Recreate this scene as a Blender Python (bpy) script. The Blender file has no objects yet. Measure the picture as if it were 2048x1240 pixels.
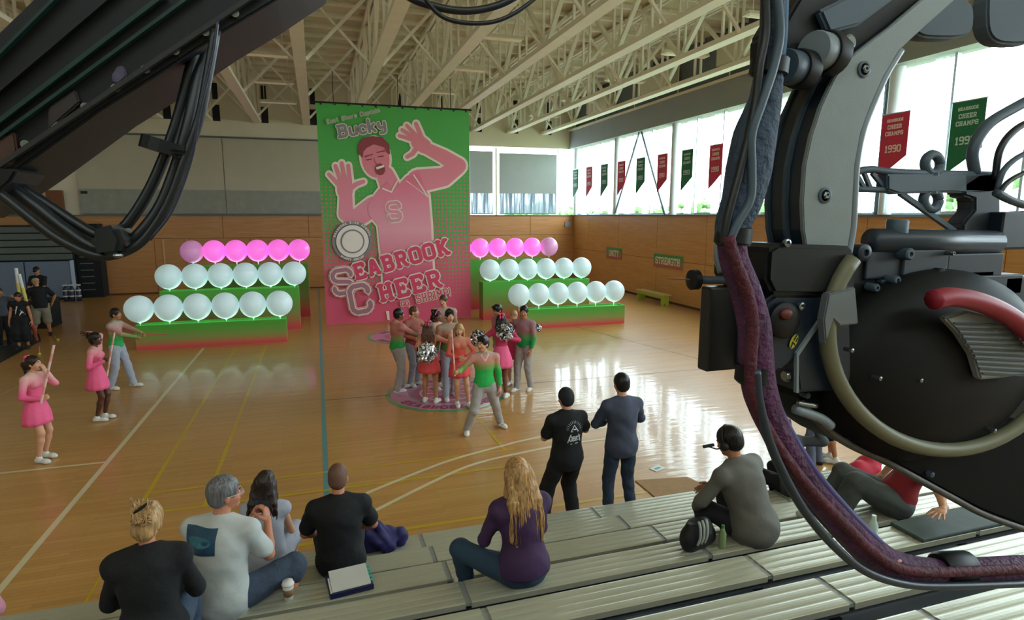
import bpy, bmesh, math, random
import numpy as np
from mathutils import Vector, Matrix
random.seed(7)
S = bpy.context.scene
COL = S.collection
pi = math.pi

# ------------------------------------------------------------------ camera
EYE = Vector((0, 0, 3.75))
FPX = 1217.905
Rm = np.array([[0.952970987, 0.0467142641, -0.299439603],
               [-0.303061542, 0.146892074, -0.941581871],
               [0.0, 0.988048833, 0.154141181]])
cam_d = bpy.data.cameras.new('camera')
cam = bpy.data.objects.new('camera', cam_d)
COL.objects.link(cam)
cam_d.sensor_width = 36.0
cam_d.lens = 36.0 * FPX / 2048.0
cam_d.clip_start = 0.05
cam_d.clip_end = 500
M4 = Matrix([list(Rm[0]) + [EYE[0]], list(Rm[1]) + [EYE[1]], list(Rm[2]) + [EYE[2]], [0, 0, 0, 1]])
cam.matrix_world = M4
S.camera = cam

# ------------------------------------------------------------------ colour management, sky, light
S.view_settings.view_transform = 'Standard'
S.view_settings.look = 'None'
S.view_settings.gamma = 1.0
S.view_settings.use_curve_mapping = False
S.view_settings.exposure = 1.35
S.cycles.max_bounces = 8
S.cycles.diffuse_bounces = 4
S.cycles.glossy_bounces = 4
S.cycles.transparent_max_bounces = 40
S.cycles.sample_clamp_indirect = 6.0
S.cycles.use_denoising = True

SKY_STRENGTH = 5.0
W = bpy.data.worlds.new('sky')
S.world = W
W.use_nodes = True
bg = W.node_tree.nodes['Background']
bg.inputs[0].default_value = (0.80, 0.93, 1.0, 1)
bg.inputs[1].default_value = SKY_STRENGTH


def area_light(name, loc, size, size_y, energy, color, direction, spread=180):
    d = bpy.data.lights.new(name, 'AREA')
    d.shape = 'RECTANGLE'
    d.size = size
    d.size_y = size_y
    d.energy = energy
    d.color = color
    d.spread = math.radians(spread)
    o = bpy.data.objects.new(name, d)
    COL.objects.link(o)
    o.location = loc
    o.rotation_euler = Vector(direction).to_track_quat('-Z', 'Y').to_euler()
    return o


# portal that guides the sky through the long window band (gives off no light of its own)
p = area_light('window_portal', (14.9, 14.5, 5.6), 37.0, 3.7, 1.0, (1, 1, 1), (-1, 0, 0))
p.rotation_euler = (pi / 2, 0, -pi / 2 + pi)
p.matrix_world = Matrix.Translation((14.9, 14.5, 5.6)) @ Matrix(((0, 0, 1, 0), (1, 0, 0, 0), (0, 1, 0, 0), (0, 0, 0, 1)))
p.data.cycles.is_portal = True
p2 = area_light('window_portal', (-0.8, -5.2, 9.1), 30.0, 1.0, 1.0, (1, 1, 1), (0, 1, 0))  # guides sky through the added opening in the near wall
p2.matrix_world = Matrix.Translation((-0.8, -5.2, 9.1)) @ Matrix(((1, 0, 0, 0), (0, 0, -1, 0), (0, 1, 0, 0), (0, 0, 0, 1)))
p2.data.cycles.is_portal = True

NEARBOT, NEARTOP = 8.6, 9.6    # unseen window strip behind us, added to let in fill light
FIXTURE_W = 0.0       # watts of each hanging fluorescent fixture
FIXTURE_COL = (1.0, 0.90, 0.72)

# ------------------------------------------------------------------ helpers


def ray(px, py):
    v = Rm @ np.array([(px - 1024) / FPX, -(py - 620) / FPX, -1.0])
    return Vector(v)


def onY(px, py, Y):
    d = ray(px, py)
    return EYE + d * ((Y - EYE[1]) / d[1])


def onX(px, py, X):
    d = ray(px, py)
    return EYE + d * ((X - EYE[0]) / d[0])


def onZ(px, py, z=0.0):
    d = ray(px, py)
    return EYE + d * ((z - EYE[2]) / d[2])


def lin(c):
    return c / 12.92 if c <= 0.04045 else ((c + 0.055) / 1.055) ** 2.4


def rgb(h):
    h = h.lstrip('#')
    return tuple(lin(int(h[i:i + 2], 16) / 255) for i in (0, 2, 4))


MATS = {}


def mat(name, color, rough=0.6, metal=0.0, noise=0.0, nscale=8.0, bump=0.0, bscale=40.0, spec=0.5, coat=0.0,
        emit=None, estr=0.0, trans=0.0, alpha=1.0, sss=0.0, sheen=0.0):
    if name in MATS:
        return MATS[name]
    if isinstance(color, str):
        color = rgb(color)
    m = bpy.data.materials.new(name)
    m.use_nodes = True
    nt = m.node_tree
    b = nt.nodes['Principled BSDF']
    b.inputs['Base Color'].default_value = (*color, 1)
    b.inputs['Roughness'].default_value = rough
    b.inputs['Metallic'].default_value = metal
    b.inputs['Specular IOR Level'].default_value = spec
    b.inputs['Coat Weight'].default_value = coat
    b.inputs['Coat Roughness'].default_value = 0.08
    b.inputs['Transmission Weight'].default_value = trans
    b.inputs['Alpha'].default_value = alpha
    b.inputs['Sheen Weight'].default_value = sheen
    if emit is not None:
        if isinstance(emit, str):
            emit = rgb(emit)
        b.inputs['Emission Color'].default_value = (*emit, 1)
        b.inputs['Emission Strength'].default_value = estr
    tc = nt.nodes.new('ShaderNodeTexCoord')
    if noise > 0:
        n = nt.nodes.new('ShaderNodeTexNoise')
        n.inputs['Scale'].default_value = nscale
        n.inputs['Detail'].default_value = 4
        nt.links.new(tc.outputs['Object'], n.inputs['Vector'])
        r = nt.nodes.new('ShaderNodeMapRange')
        r.inputs['From Min'].default_value = 0.25
        r.inputs['From Max'].default_value = 0.75
        r.inputs['To Min'].default_value = 1 - noise
        r.inputs['To Max'].default_value = 1 + noise
        nt.links.new(n.outputs['Fac'], r.inputs['Value'])
        mx = nt.nodes.new('ShaderNodeMix')
        mx.data_type = 'RGBA'
        mx.blend_type = 'MULTIPLY'
        mx.inputs[0].default_value = 1.0
        mx.inputs[6].default_value = (*color, 1)
        nt.links.new(r.outputs[0], mx.inputs[7])
        nt.links.new(mx.outputs[2], b.inputs['Base Color'])
    if bump > 0:
        n2 = nt.nodes.new('ShaderNodeTexNoise')
        n2.inputs['Scale'].default_value = bscale
        n2.inputs['Detail'].default_value = 3
        nt.links.new(tc.outputs['Object'], n2.inputs['Vector'])
        bp = nt.nodes.new('ShaderNodeBump')
        bp.inputs['Strength'].default_value = bump
        bp.inputs['Distance'].default_value = 0.02
        nt.links.new(n2.outputs['Fac'], bp.inputs['Height'])
        nt.links.new(bp.outputs[0], b.inputs['Normal'])
    MATS[name] = m
    return m


def ramp_mat(name, stops, axis='Z', lo=0.0, hi=1.0, rough=0.7, coords='Object', wav=0.02, bump=0.25, bscale=25, spec=0.3):
    """paint or dye that fades from one colour to another along an axis of the thing itself"""
    if name in MATS:
        return MATS[name]
    m = bpy.data.materials.new(name)
    m.use_nodes = True
    nt = m.node_tree
    b = nt.nodes['Principled BSDF']
    b.inputs['Roughness'].default_value = rough
    b.inputs['Specular IOR Level'].default_value = spec
    tc = nt.nodes.new('ShaderNodeTexCoord')
    sp = nt.nodes.new('ShaderNodeSeparateXYZ')
    nt.links.new(tc.outputs[coords], sp.inputs[0])
    mr = nt.nodes.new('ShaderNodeMapRange')
    mr.inputs['From Min'].default_value = lo
    mr.inputs['From Max'].default_value = hi
    nt.links.new(sp.outputs[axis], mr.inputs['Value'])
    n = nt.nodes.new('ShaderNodeTexNoise')
    n.inputs['Scale'].default_value = 3
    nt.links.new(tc.outputs[coords], n.inputs['Vector'])
    ad = nt.nodes.new('ShaderNodeMath')
    ad.operation = 'MULTIPLY_ADD'
    ad.inputs[1].default_value = wav
    nt.links.new(n.outputs['Fac'], ad.inputs[0])
    nt.links.new(mr.outputs[0], ad.inputs[2])
    cr = nt.nodes.new('ShaderNodeValToRGB')
    nt.links.new(ad.outputs[0], cr.inputs[0])
    el = cr.color_ramp.elements
    while len(el) < len(stops):
        el.new(0.5)
    for e, (pos, c) in zip(el, stops):
        e.position = pos
        e.color = (*rgb(c), 1)
    nt.links.new(cr.outputs[0], b.inputs['Base Color'])
    if bump:
        n2 = nt.nodes.new('ShaderNodeTexNoise')
        n2.inputs['Scale'].default_value = bscale
        nt.links.new(tc.outputs['Object'], n2.inputs['Vector'])
        bp = nt.nodes.new('ShaderNodeBump')
        bp.inputs['Strength'].default_value = bump
        bp.inputs['Distance'].default_value = 0.02
        nt.links.new(n2.outputs['Fac'], bp.inputs['Height'])
        nt.links.new(bp.outputs[0], b.inputs['Normal'])
    MATS[name] = m
    return m


def tag(o, label=None, cat=None, group=None, kind=None):
    if label:
        o['label'] = label
    if cat:
        o['category'] = cat
    if group:
        o['group'] = group
    if kind:
        o['kind'] = kind
    return o


def empty(name, loc=(0, 0, 0), rz=0.0, label=None, cat=None, group=None, kind=None):
    o = bpy.data.objects.new(name, None)
    COL.objects.link(o)
    o.location = loc
    o.rotation_euler = (0, 0, rz)
    o.empty_display_size = 0.1
    return tag(o, label, cat, group, kind)


class MB:
    """collects shapes for ONE mesh object"""

    def __init__(s):
        s.v = []
        s.f = []
        s.mi = []
        s.cur = 0

    def add(s, vs, fs):
        n = len(s.v)
        s.v += [tuple(v) for v in vs]
        s.f += [tuple(i + n for i in f) for f in fs]
        s.mi += [s.cur] * len(fs)
        return s

    def box(s, a, b):
        x0, y0, z0 = [min(a[i], b[i]) for i in range(3)]
        x1, y1, z1 = [max(a[i], b[i]) for i in range(3)]
        return s.add([(x0, y0, z0), (x1, y0, z0), (x1, y1, z0), (x0, y1, z0), (x0, y0, z1), (x1, y0, z1), (x1, y1, z1), (x0, y1, z1)],
                     [(0, 3, 2, 1), (4, 5, 6, 7), (0, 1, 5, 4), (1, 2, 6, 5), (2, 3, 7, 6), (3, 0, 4, 7)])

    def cbox(s, c, d):
        return s.box([c[i] - d[i] / 2 for i in range(3)], [c[i] + d[i] / 2 for i in range(3)])

    def rbox(s, a, b, r=0.01):
        """box with chamfered vertical and horizontal edges"""
        bm = bmesh.new()
        bmesh.ops.create_cube(bm, size=1)
        c = [(a[i] + b[i]) / 2 for i in range(3)]
        d = [abs(a[i] - b[i]) for i in range(3)]
        for v in bm.verts:
            v.co = Vector([c[i] + v.co[i] * d[i] for i in range(3)])
        bmesh.ops.bevel(bm, geom=bm.edges[:], offset=r, segments=2, affect='EDGES', profile=0.5)
        bm.verts.index_update()
        s.add([v.co[:] for v in bm.verts], [[v.index for v in f.verts] for f in bm.faces])
        bm.free()
        return s

    def bar(s, p, q, w, h, up=(0, 0, 1)):
        """rectangular bar from p to q"""
        p = Vector(p)
        q = Vector(q)
        d = (q - p).normalized()
        u = Vector(up)
        if abs(d.dot(u)) > 0.98:
            u = Vector((0, 1, 0))
        x = d.cross(u).normalized()
        y = x.cross(d).normalized()
        vs = []
        for c in (p, q):
            for sx, sy in ((-1, -1), (1, -1), (1, 1), (-1, 1)):
                vs.append(c + x * (sx * w / 2) + y * (sy * h / 2))
        return s.add(vs, [(0, 1, 2, 3), (7, 6, 5, 4), (0, 4, 5, 1), (1, 5, 6, 2), (2, 6, 7, 3), (3, 7, 4, 0)])

    def tube(s, pts, r, n=8, cap=True, rs=None):
        pts = [Vector(p) for p in pts]
        N = len(pts)
        vs = []
        fs = []
        up = None
        for i, p in enumerate(pts):
            t = (pts[min(i + 1, N - 1)] - pts[max(i - 1, 0)])
            if t.length < 1e-9:
                t = Vector((0, 0, 1))
            t.normalize()
            if up is None:
                up = Vector((0, 0, 1)) if abs(t.z) < 0.9 else Vector((1, 0, 0))
            x = t.cross(up).normalized()
            up = x.cross(t).normalized()
            rr = rs[i] if rs else r
            for k in range(n):
                a = 2 * pi * k / n
                vs.append(p + x * (math.cos(a) * rr) + up * (math.sin(a) * rr))
        for i in range(N - 1):
            for k in range(n):
                a = i * n + k
                b = i * n + (k + 1) % n
                fs.append((a, b, b + n, a + n))
        if cap:
            fs.append(tuple(range(n))[::-1])
            fs.append(tuple(range((N - 1) * n, N * n)))
        return s.add(vs, fs)

    def lathe(s, prof, c=(0, 0, 0), n=20, axis='Z', M=None):
        vs = []
        fs = []
        c = Vector(c)
        for (r, z) in prof:
            for k in range(n):
                a = 2 * pi * k / n
                v = Vector((r * math.cos(a), r * math.sin(a), z))
                if axis == 'Y':
                    v = Vector((v.x, v.z, -v.y))
                elif axis == 'X':
                    v = Vector((v.z, v.x, v.y))
                if M is not None:
                    v = M @ v
                vs.append(c + v)
        for i in range(len(prof) - 1):
            for k in range(n):
                a = i * n + k
                b = i * n + (k + 1) % n
                fs.append((a, b, b + n, a + n))
        fs.append(tuple(range(n))[::-1])
        fs.append(tuple(range((len(prof) - 1) * n, len(prof) * n)))
        return s.add(vs, fs)

    def sphere(s, c, r, n=16, m=10):
        if not hasattr(r, '__len__'):
            r = (r, r, r)
        vs = [(c[0], c[1], c[2] + r[2])]
        for i in range(1, m):
            t = pi * i / m
            for k in range(n):
                a = 2 * pi * k / n
                vs.append((c[0] + r[0] * math.sin(t) * math.cos(a), c[1] + r[1] * math.sin(t) * math.sin(a), c[2] + r[2] * math.cos(t)))
        vs.append((c[0], c[1], c[2] - r[2]))
        fs = []
        for k in range(n):
            fs.append((0, 1 + k, 1 + (k + 1) % n))
        for i in range(m - 2):
            for k in range(n):
                a = 1 + i * n + k
                b = 1 + i * n + (k + 1) % n
                fs.append((a, a + n, b + n, b))
        L = len(vs) - 1
        for k in range(n):
            fs.append((L, L - n + (k + 1) % n, L - n + k))
        return s.add(vs, fs)

    def prism(s, poly, vec):
        """flat polygon (3-D points) extruded along vec"""
        n = len(poly)
        vec = Vector(vec)
        vs = [Vector(p) for p in poly] + [Vector(p) + vec for p in poly]
        fs = [tuple(range(n)), tuple(range(n, 2 * n))[::-1]]
        for i in range(n):
            j = (i + 1) % n
            fs.append((i, i + n, j + n, j))
        return s.add(vs, fs)

    def build(s, name, material, parent=None, smooth=False, bevel=0.0, autosm=None, loc=None):
        me = bpy.data.meshes.new(name)
        me.from_pydata(s.v, [], s.f)
        ms = material if isinstance(material, (list, tuple)) else [material]
        for m in ms:
            me.materials.append(m)
        if len(ms) > 1:
            me.polygons.foreach_set('material_index', s.mi)
        bm = bmesh.new()
        bm.from_mesh(me)
        bmesh.ops.recalc_face_normals(bm, faces=bm.faces)
        if bevel:
            bmesh.ops.bevel(bm, geom=[e for e in bm.edges if e.is_manifold and e.calc_face_angle(0) > 0.6], offset=bevel, segments=2, affect='EDGES', clamp_overlap=True)
        bm.to_mesh(me)
        bm.free()
        if smooth:
            me.polygons.foreach_set('use_smooth', [True] * len(me.polygons))
        o = bpy.data.objects.new(name, me)
        COL.objects.link(o)
        if autosm:
            me.set_sharp_from_angle(angle=math.radians(autosm))
            me.polygons.foreach_set('use_smooth', [True] * len(me.polygons))
        if parent:
            o.parent = parent
        if loc is not None:
            o.location = loc
        return o


def place(me_obj, name, parent, loc=(0, 0, 0), rot=(0, 0, 0), scale=(1, 1, 1)):
    """another object on the same mesh"""
    o = me_obj.copy()
    o.name = name
    COL.objects.link(o)
    o.parent = parent
    o.location = loc
    o.rotation_euler = rot
    o.scale = scale
    return o


def copy_tree(o, parent=None):
    c = o.copy()
    COL.objects.link(c)
    c.parent = parent
    for ch in list(o.children):
        copy_tree(ch, c)
    return c


def smooth_path(pts, sub=6):
    """Catmull-Rom through the points"""
    P = [Vector(p) for p in pts]
    P = [P[0] * 2 - P[1]] + P + [P[-1] * 2 - P[-2]]
    out = []
    for i in range(1, len(P) - 2):
        for k in range(sub):
            t = k / sub
            a, b, c, d = P[i - 1], P[i], P[i + 1], P[i + 2]
            out.append(0.5 * ((2 * b) + (c - a) * t + (2 * a - 5 * b + 4 * c - d) * t * t + (3 * b - a - 3 * c + d) * t ** 3))
    out.append(P[-2])
    return out
# ================================================================== the room
XR, XL, YB, YN, ZC = 14.3, -16.0, 33.1, -5.0, 10.35   # right wall, left wall, back wall, near wall, ceiling

# floor: varnished maple strips
mf = bpy.data.materials.new('maple_floor')
mf.use_nodes = True
nt = mf.node_tree
b = nt.nodes['Principled BSDF']
tc = nt.nodes.new('ShaderNodeTexCoord')
mp = nt.nodes.new('ShaderNodeMapping')
nt.links.new(tc.outputs['Object'], mp.inputs[0])
br = nt.nodes.new('ShaderNodeTexBrick')
br.inputs['Color1'].default_value = (*rgb('#c49350'), 1)
br.inputs['Color2'].default_value = (*rgb('#b98646'), 1)
br.inputs['Mortar'].default_value = (*rgb('#a8763a'), 1)
br.inputs['Scale'].default_value = 1.0
br.inputs['Mortar Size'].default_value = 0.003
br.inputs['Brick Width'].default_value = 1.4
br.inputs['Row Height'].default_value = 0.07
nt.links.new(mp.outputs[0], br.inputs['Vector'])
nz = nt.nodes.new('ShaderNodeTexNoise')
nz.inputs['Scale'].default_value = 0.35
nt.links.new(tc.outputs['Object'], nz.inputs['Vector'])
mr = nt.nodes.new('ShaderNodeMapRange')
mr.inputs['From Min'].default_value = 0.3
mr.inputs['From Max'].default_value = 0.7
mr.inputs['To Min'].default_value = 0.9
mr.inputs['To Max'].default_value = 1.08
nt.links.new(nz.outputs['Fac'], mr.inputs['Value'])
mx = nt.nodes.new('ShaderNodeMix')
mx.data_type = 'RGBA'
mx.blend_type = 'MULTIPLY'
mx.inputs[0].default_value = 1
nt.links.new(br.outputs['Color'], mx.inputs[6])
nt.links.new(mr.outputs[0], mx.inputs[7])
nt.links.new(mx.outputs[2], b.inputs['Base Color'])
b.inputs['Roughness'].default_value = 0.34
b.inputs['Coat Weight'].default_value = 0.34
b.inputs['Coat Roughness'].default_value = 0.055
# the boards cup a little, which ripples the reflections
sc = nt.nodes.new('ShaderNodeMapping')
sc.inputs['Scale'].default_value = (0.8, 9.0, 1)
nt.links.new(tc.outputs['Object'], sc.inputs[0])
n2 = nt.nodes.new('ShaderNodeTexNoise')
n2.inputs['Scale'].default_value = 1.0
n2.inputs['Detail'].default_value = 2
nt.links.new(sc.outputs[0], n2.inputs['Vector'])
bp = nt.nodes.new('ShaderNodeBump')
bp.inputs['Strength'].default_value = 0.22
bp.inputs['Distance'].default_value = 0.012
nt.links.new(n2.outputs['Fac'], bp.inputs['Height'])
nt.links.new(bp.outputs[0], b.inputs['Coat Normal'])
nt.links.new(bp.outputs[0], b.inputs['Normal'])

floor_o = tag(MB().box((XL, YN, -0.2), (XR, YB, 0)).build('floor', mf), kind='structure', label='glossy maple gym floor with painted court lines')

M_cream = mat('cream_paint', '#ded5ba', 0.75, noise=0.05, nscale=0.6)
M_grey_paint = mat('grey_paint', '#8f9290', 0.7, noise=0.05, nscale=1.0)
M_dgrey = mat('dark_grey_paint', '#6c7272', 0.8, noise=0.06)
M_steel = mat('white_steel_paint', '#efe8d4', 0.5, noise=0.04, nscale=2)
M_black = mat('matt_black', '#0c0e10', 0.6, noise=0.2, nscale=5)
M_alu = mat('window_aluminium', '#bfcbd0', 0.35, metal=0.7, noise=0.05)
M_ceiling = mat('ceiling_paint', '#d8cfb4', 0.85, noise=0.05, nscale=0.7)


def wood_mat(name, c1, c2, horizontal=True, rough=0.38):
    m = bpy.data.materials.new(name)
    m.use_nodes = True
    nt = m.node_tree
    b = nt.nodes['Principled BSDF']
    tc = nt.nodes.new('ShaderNodeTexCoord')
    mp = nt.nodes.new('ShaderNodeMapping')
    mp.inputs['Scale'].default_value = (0.5, 0.5, 7) if horizontal else (7, 7, 0.5)
    nt.links.new(tc.outputs['Object'], mp.inputs[0])
    n = nt.nodes.new('ShaderNodeTexNoise')
    n.inputs['Scale'].default_value = 2.2
    n.inputs['Detail'].default_value = 6
    n.inputs['Distortion'].default_value = 0.6
    nt.links.new(mp.outputs[0], n.inputs['Vector'])
    cr = nt.nodes.new('ShaderNodeValToRGB')
    cr.color_ramp.elements[0].position = 0.3
    cr.color_ramp.elements[0].color = (*rgb(c1), 1)
    cr.color_ramp.elements[1].position = 0.75
    cr.color_ramp.elements[1].color = (*rgb(c2), 1)
    nt.links.new(n.outputs['Fac'], cr.inputs[0])
    nt.links.new(cr.outputs[0], b.inputs['Base Color'])
    b.inputs['Roughness'].default_value = rough
    return m


M_wood = wood_mat('birch_panel', '#b27a42', '#c48f58')
M_wood_r = wood_mat('birch_panel_side', '#b98449', '#cb985c')
M_seam = mat('panel_seam', '#5a3518', 0.7)

# ---- back wall: wood below, painted above, a window bay at the right
wb = tag(MB().box((XL, YB, 0), (XR + 0.3, YB + 0.3, 3.72)).build('wall_back', M_seam), kind='structure', label='back wall with honey birch panels below a cream upper wall')
edges = [(-9.55, -7.45), (-7.43, -5.95), (-5.93, -3.2), (-3.18, -0.9), (-0.88, 1.9), (1.92, 4.7), (4.72, 7.6), (7.62, 10.5), (10.52, 13.1), (13.12, 14.28)]
for x0, x1 in edges:
    MB().box((x0, YB - 0.03, 0.06), (x1, YB, 2.62)).build('panel', M_wood, wb)
for x0, x1 in [(-16, -12.4), (-12.38, -8.4), (-8.38, -4.4), (-4.38, -0.4), (-0.38, 3.6), (3.62, 7.6), (7.62, 11.6), (11.62, 14.28)]:
    MB().box((x0, YB - 0.035, 2.64), (x1, YB, 3.70)).build('panel', M_wood, wb)
for x in (-7.05, -6.0):
    MB().box((x - 0.03, YB - 0.06, 0.06), (x + 0.03, YB - 0.02, 2.6)).build('door_jamb', mat('pale_wood', '#d6a878', 0.5), wb)
MB().box((XL, YB, 7.47), (XR + 0.3, YB + 0.3, ZC)).build('upper_wall', M_cream, wb)
MB().box((XL, YB + 0.18, 3.72), (8.05, YB + 0.3, 7.47)).build('upper_wall', M_cream, wb)
tag(MB().box((XL, YB - 0.10, 3.70), (XR, YB + 0.18, 3.76)).build('trim_1', M_dgrey), kind='structure')
tag(MB().box((XL, YB - 0.06, 7.44), (8.05, YB + 0.18, 7.50)).build('trim_2', M_dgrey), kind='structure')
# dark slots where the trusses bear on the wall
TX = [-8.9, -6.76, -4.66, -2.5, -0.24, 1.95, 4.1, 6.2, 8.3, 10.38, 12.35]
for x in TX:
    MB().box((x + 0.18, YB - 0.03, 8.2), (x + 0.50, YB + 0.02, 8.95)).build('dark_slot', M_black, wb)
    MB().box((x + 0.22, YB - 0.03, 9.2), (x + 0.46, YB + 0.02, 9.95)).build('dark_slot', M_black, wb)

# roller shades on the back wall: dense cloth above, thinner cloth below
M_shade = mat('shade_cloth', '#bdb69e', 0.9, noise=0.04, nscale=1.5)
M_shade_low = mat('shade_cloth_low', '#98998d', 0.85, noise=0.10, nscale=3)
M_shade_r = mat('shade_cloth_bright', '#a9b0aa', 0.9, noise=0.04, nscale=1.5, trans=0.0)


def sheer(name, color, fac=0.5):
    m = bpy.data.materials.new(name)
    m.use_nodes = True
    nt = m.node_tree
    b = nt.nodes['Principled BSDF']
    out = nt.nodes['Material Output']
    b.inputs['Base Color'].default_value = (*color, 1)
    b.inputs['Roughness'].default_value = 0.9
    tl = nt.nodes.new('ShaderNodeBsdfTranslucent')
    tl.inputs[0].default_value = (*color, 1)
    mxs = nt.nodes.new('ShaderNodeMixShader')
    mxs.inputs[0].default_value = 0.6
    nt.links.new(b.outputs[0], mxs.inputs[1])
    nt.links.new(tl.outputs[0], mxs.inputs[2])
    tp = nt.nodes.new('ShaderNodeBsdfTransparent')
    tc = nt.nodes.new('ShaderNodeTexCoord')
    mp = nt.nodes.new('ShaderNodeMapping')
    mp.inputs['Scale'].default_value = (9, 9, 0.5)
    nt.links.new(tc.outputs['Object'], mp.inputs[0])
    n = nt.nodes.new('ShaderNodeTexNoise')
    n.inputs['Scale'].default_value = 1.0
    nt.links.new(mp.outputs[0], n.inputs['Vector'])
    mr = nt.nodes.new('ShaderNodeMapRange')
    mr.inputs['From Min'].default_value = 0.35
    mr.inputs['From Max'].default_value = 0.65
    mr.inputs['To Min'].default_value = fac - 0.2
    mr.inputs['To Max'].default_value = fac + 0.2
    nt.links.new(n.outputs['Fac'], mr.inputs[0])
    m2 = nt.nodes.new('ShaderNodeMixShader')
    nt.links.new(mr.outputs[0], m2.inputs[0])
    nt.links.new(tp.outputs[0], m2.inputs[1])
    nt.links.new(mxs.outputs[0], m2.inputs[2])
    nt.links.new(m2.outputs[0], out.inputs['Surface'])
    return m


M_sheer = sheer('sheer_curtain', (0.75, 0.80, 0.82), 0.55)
M_scrim = sheer('shade_scrim', (0.22, 0.25, 0.27), 0.86)


def shade(x0, x1, y, ztop, zmid, zbot, label, mats, group=None):
    t = empty('roller_shade', ((x0 + x1) / 2, y, zbot), 0, label, 'roller shade', group)
    cx = (x0 + x1) / 2
    h = (x1 - x0) / 2
    MB().box((-h, -0.012, zmid - zbot), (h, 0.012, ztop - zbot)).build('upper_cloth', mats[0], t)
    MB().box((-h, -0.012, 0.03), (h, 0.012, zmid - zbot)).build('lower_cloth', mats[1], t)
    MB().bar((-h, 0, 0.02), (h, 0, 0.02), 0.05, 0.05).build('hem_bar', M_dgrey, t)
    return t


shade(-10.35, -4.2, YB + 0.10, 7.42, 4.95, 3.78, 'wide grey roller shade on the back wall left of the black cable loop', (M_shade, M_shade_low))
shade(-4.15, 0.9, YB + 0.10, 7.42, 4.95, 3.78, 'wide grey roller shade on the back wall just left of the big banner', (M_shade, M_shade_low))
shade(0.95, 8.0, YB + 0.10, 7.42, 4.95, 3.78, 'wide grey roller shade on the back wall behind the big banner', (M_shade, M_shade_low))
shade(8.10, 9.46, YB + 0.14, 7.22, 4.95, 3.80, 'narrow grey roller shade in the back window right beside the banner', (M_shade_r, M_scrim))
shade(9.82, 13.25, YB + 0.14, 7.15, 4.95, 3.80, 'wide grey roller shade in the back window beside the corner', (M_shade_r, M_scrim))
# back window frame
fr = tag(MB().box((8.05, YB + 0.0, 3.72), (8.11, YB + 0.3, 7.47)).build('window_1', M_alu), kind='structure')
for x in (9.66, 13.33, 13.72):
    MB().box((x - 0.05, YB + 0.16, 3.76), (x + 0.05, YB + 0.26, 7.45)).build('mullion', M_cream if x < 10 else M_alu, fr)
MB().box((8.05, YB + 0.2, 7.30), (14.3, YB + 0.26, 7.34)).build('transom', M_alu, fr)

# glass panes
M_glass = bpy.data.materials.new('window_glass')
M_glass.use_nodes = True
nt = M_glass.node_tree
out = nt.nodes['Material Output']
nt.nodes.remove(nt.nodes['Principled BSDF'])
tp = nt.nodes.new('ShaderNodeBsdfTransparent')
tp.inputs[0].default_value = (0.95, 0.98, 0.98, 1)
gl = nt.nodes.new('ShaderNodeBsdfGlossy')
gl.inputs['Roughness'].default_value = 0.02
fz = nt.nodes.new('ShaderNodeFresnel')
ge = nt.nodes.new('ShaderNodeNewGeometry')
io = nt.nodes.new('ShaderNodeMath')
io.operation = 'MULTIPLY_ADD'
io.inputs[1].default_value = 1 / 1.12 - 1.12
io.inputs[2].default_value = 1.12
nt.links.new(ge.outputs['Backfacing'], io.inputs[0])
nt.links.new(io.outputs[0], fz.inputs[0])
ms = nt.nodes.new('ShaderNodeMixShader')
nt.links.new(fz.outputs[0], ms.inputs[0])
nt.links.new(tp.outputs[0], ms.inputs[1])
nt.links.new(gl.outputs[0], ms.inputs[2])
nt.links.new(ms.outputs[0], out.inputs['Surface'])
for x0, x1 in ((8.11, 9.61), (9.71, 13.28), (13.38, 13.67), (13.77, 14.3)):
    MB().box((x0, YB + 0.215, 3.76), (x1, YB + 0.222, 7.45)).build('pane', M_glass, fr)

ORD = ['first', 'second', 'third', 'fourth', 'fifth', 'sixth', 'seventh', 'eighth', 'ninth', 'tenth', 'eleventh', 'twelfth', 'thirteenth', 'fourteenth', 'fifteenth', 'sixteenth', 'seventeenth', 'eighteenth', 'nineteenth', 'twentieth', 'twenty-first', 'twenty-second', 'twenty-third', 'twenty-fourth']
# ---- right wall: birch panels, long window band, grey beam over it
wr = tag(MB().box((XR, YN, 0), (XR + 0.3, YB, 3.72)).build('wall_right', M_seam), kind='structure', label='right wall of honey birch panels under the long window band')
ys = [YN, -1.4, 2.2, 5.8, 9.4, 13.0, 16.6, 20.2, 23.8, 27.4, 31.0, YB - 0.04]
for y0, y1 in zip(ys[:-1], ys[1:]):
    MB().box((XR - 0.03, y0 + 0.01, 0.10), (XR, y1 - 0.01, 1.83)).build('panel', M_wood_r, wr)
    MB().box((XR - 0.03, y0 + 0.01, 1.845), (XR, y1 - 0.01, 3.70)).build('panel', M_wood_r, wr)
tag(MB().box((XR - 0.02, YN, 0), (XR, YB, 0.09)).build('baseboard_right', mat('base_dark', '#4a3626', 0.6)), kind='structure')
tag(MB().box((XR - 0.10, YN, 3.70), (XR + 0.3, YB, 3.76)).build('trim_3', M_dgrey), kind='structure')
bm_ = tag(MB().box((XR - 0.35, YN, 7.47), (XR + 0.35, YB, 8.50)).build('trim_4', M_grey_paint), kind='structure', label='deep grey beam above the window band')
MB().box((XR - 0.43, YN, 8.42), (XR - 0.352, YB, 8.52)).build('ledge', M_cream, bm_)
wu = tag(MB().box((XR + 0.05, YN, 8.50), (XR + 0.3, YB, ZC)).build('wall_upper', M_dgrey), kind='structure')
for y in (15.5, 18.8, 22.0, 25.5, 29.5):
    MB().tube([(XR - 0.4, y, 8.5), (XR - 0.4, y, ZC)], 0.025, 6).build('hanger_rod', M_cream, bm_)
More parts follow.
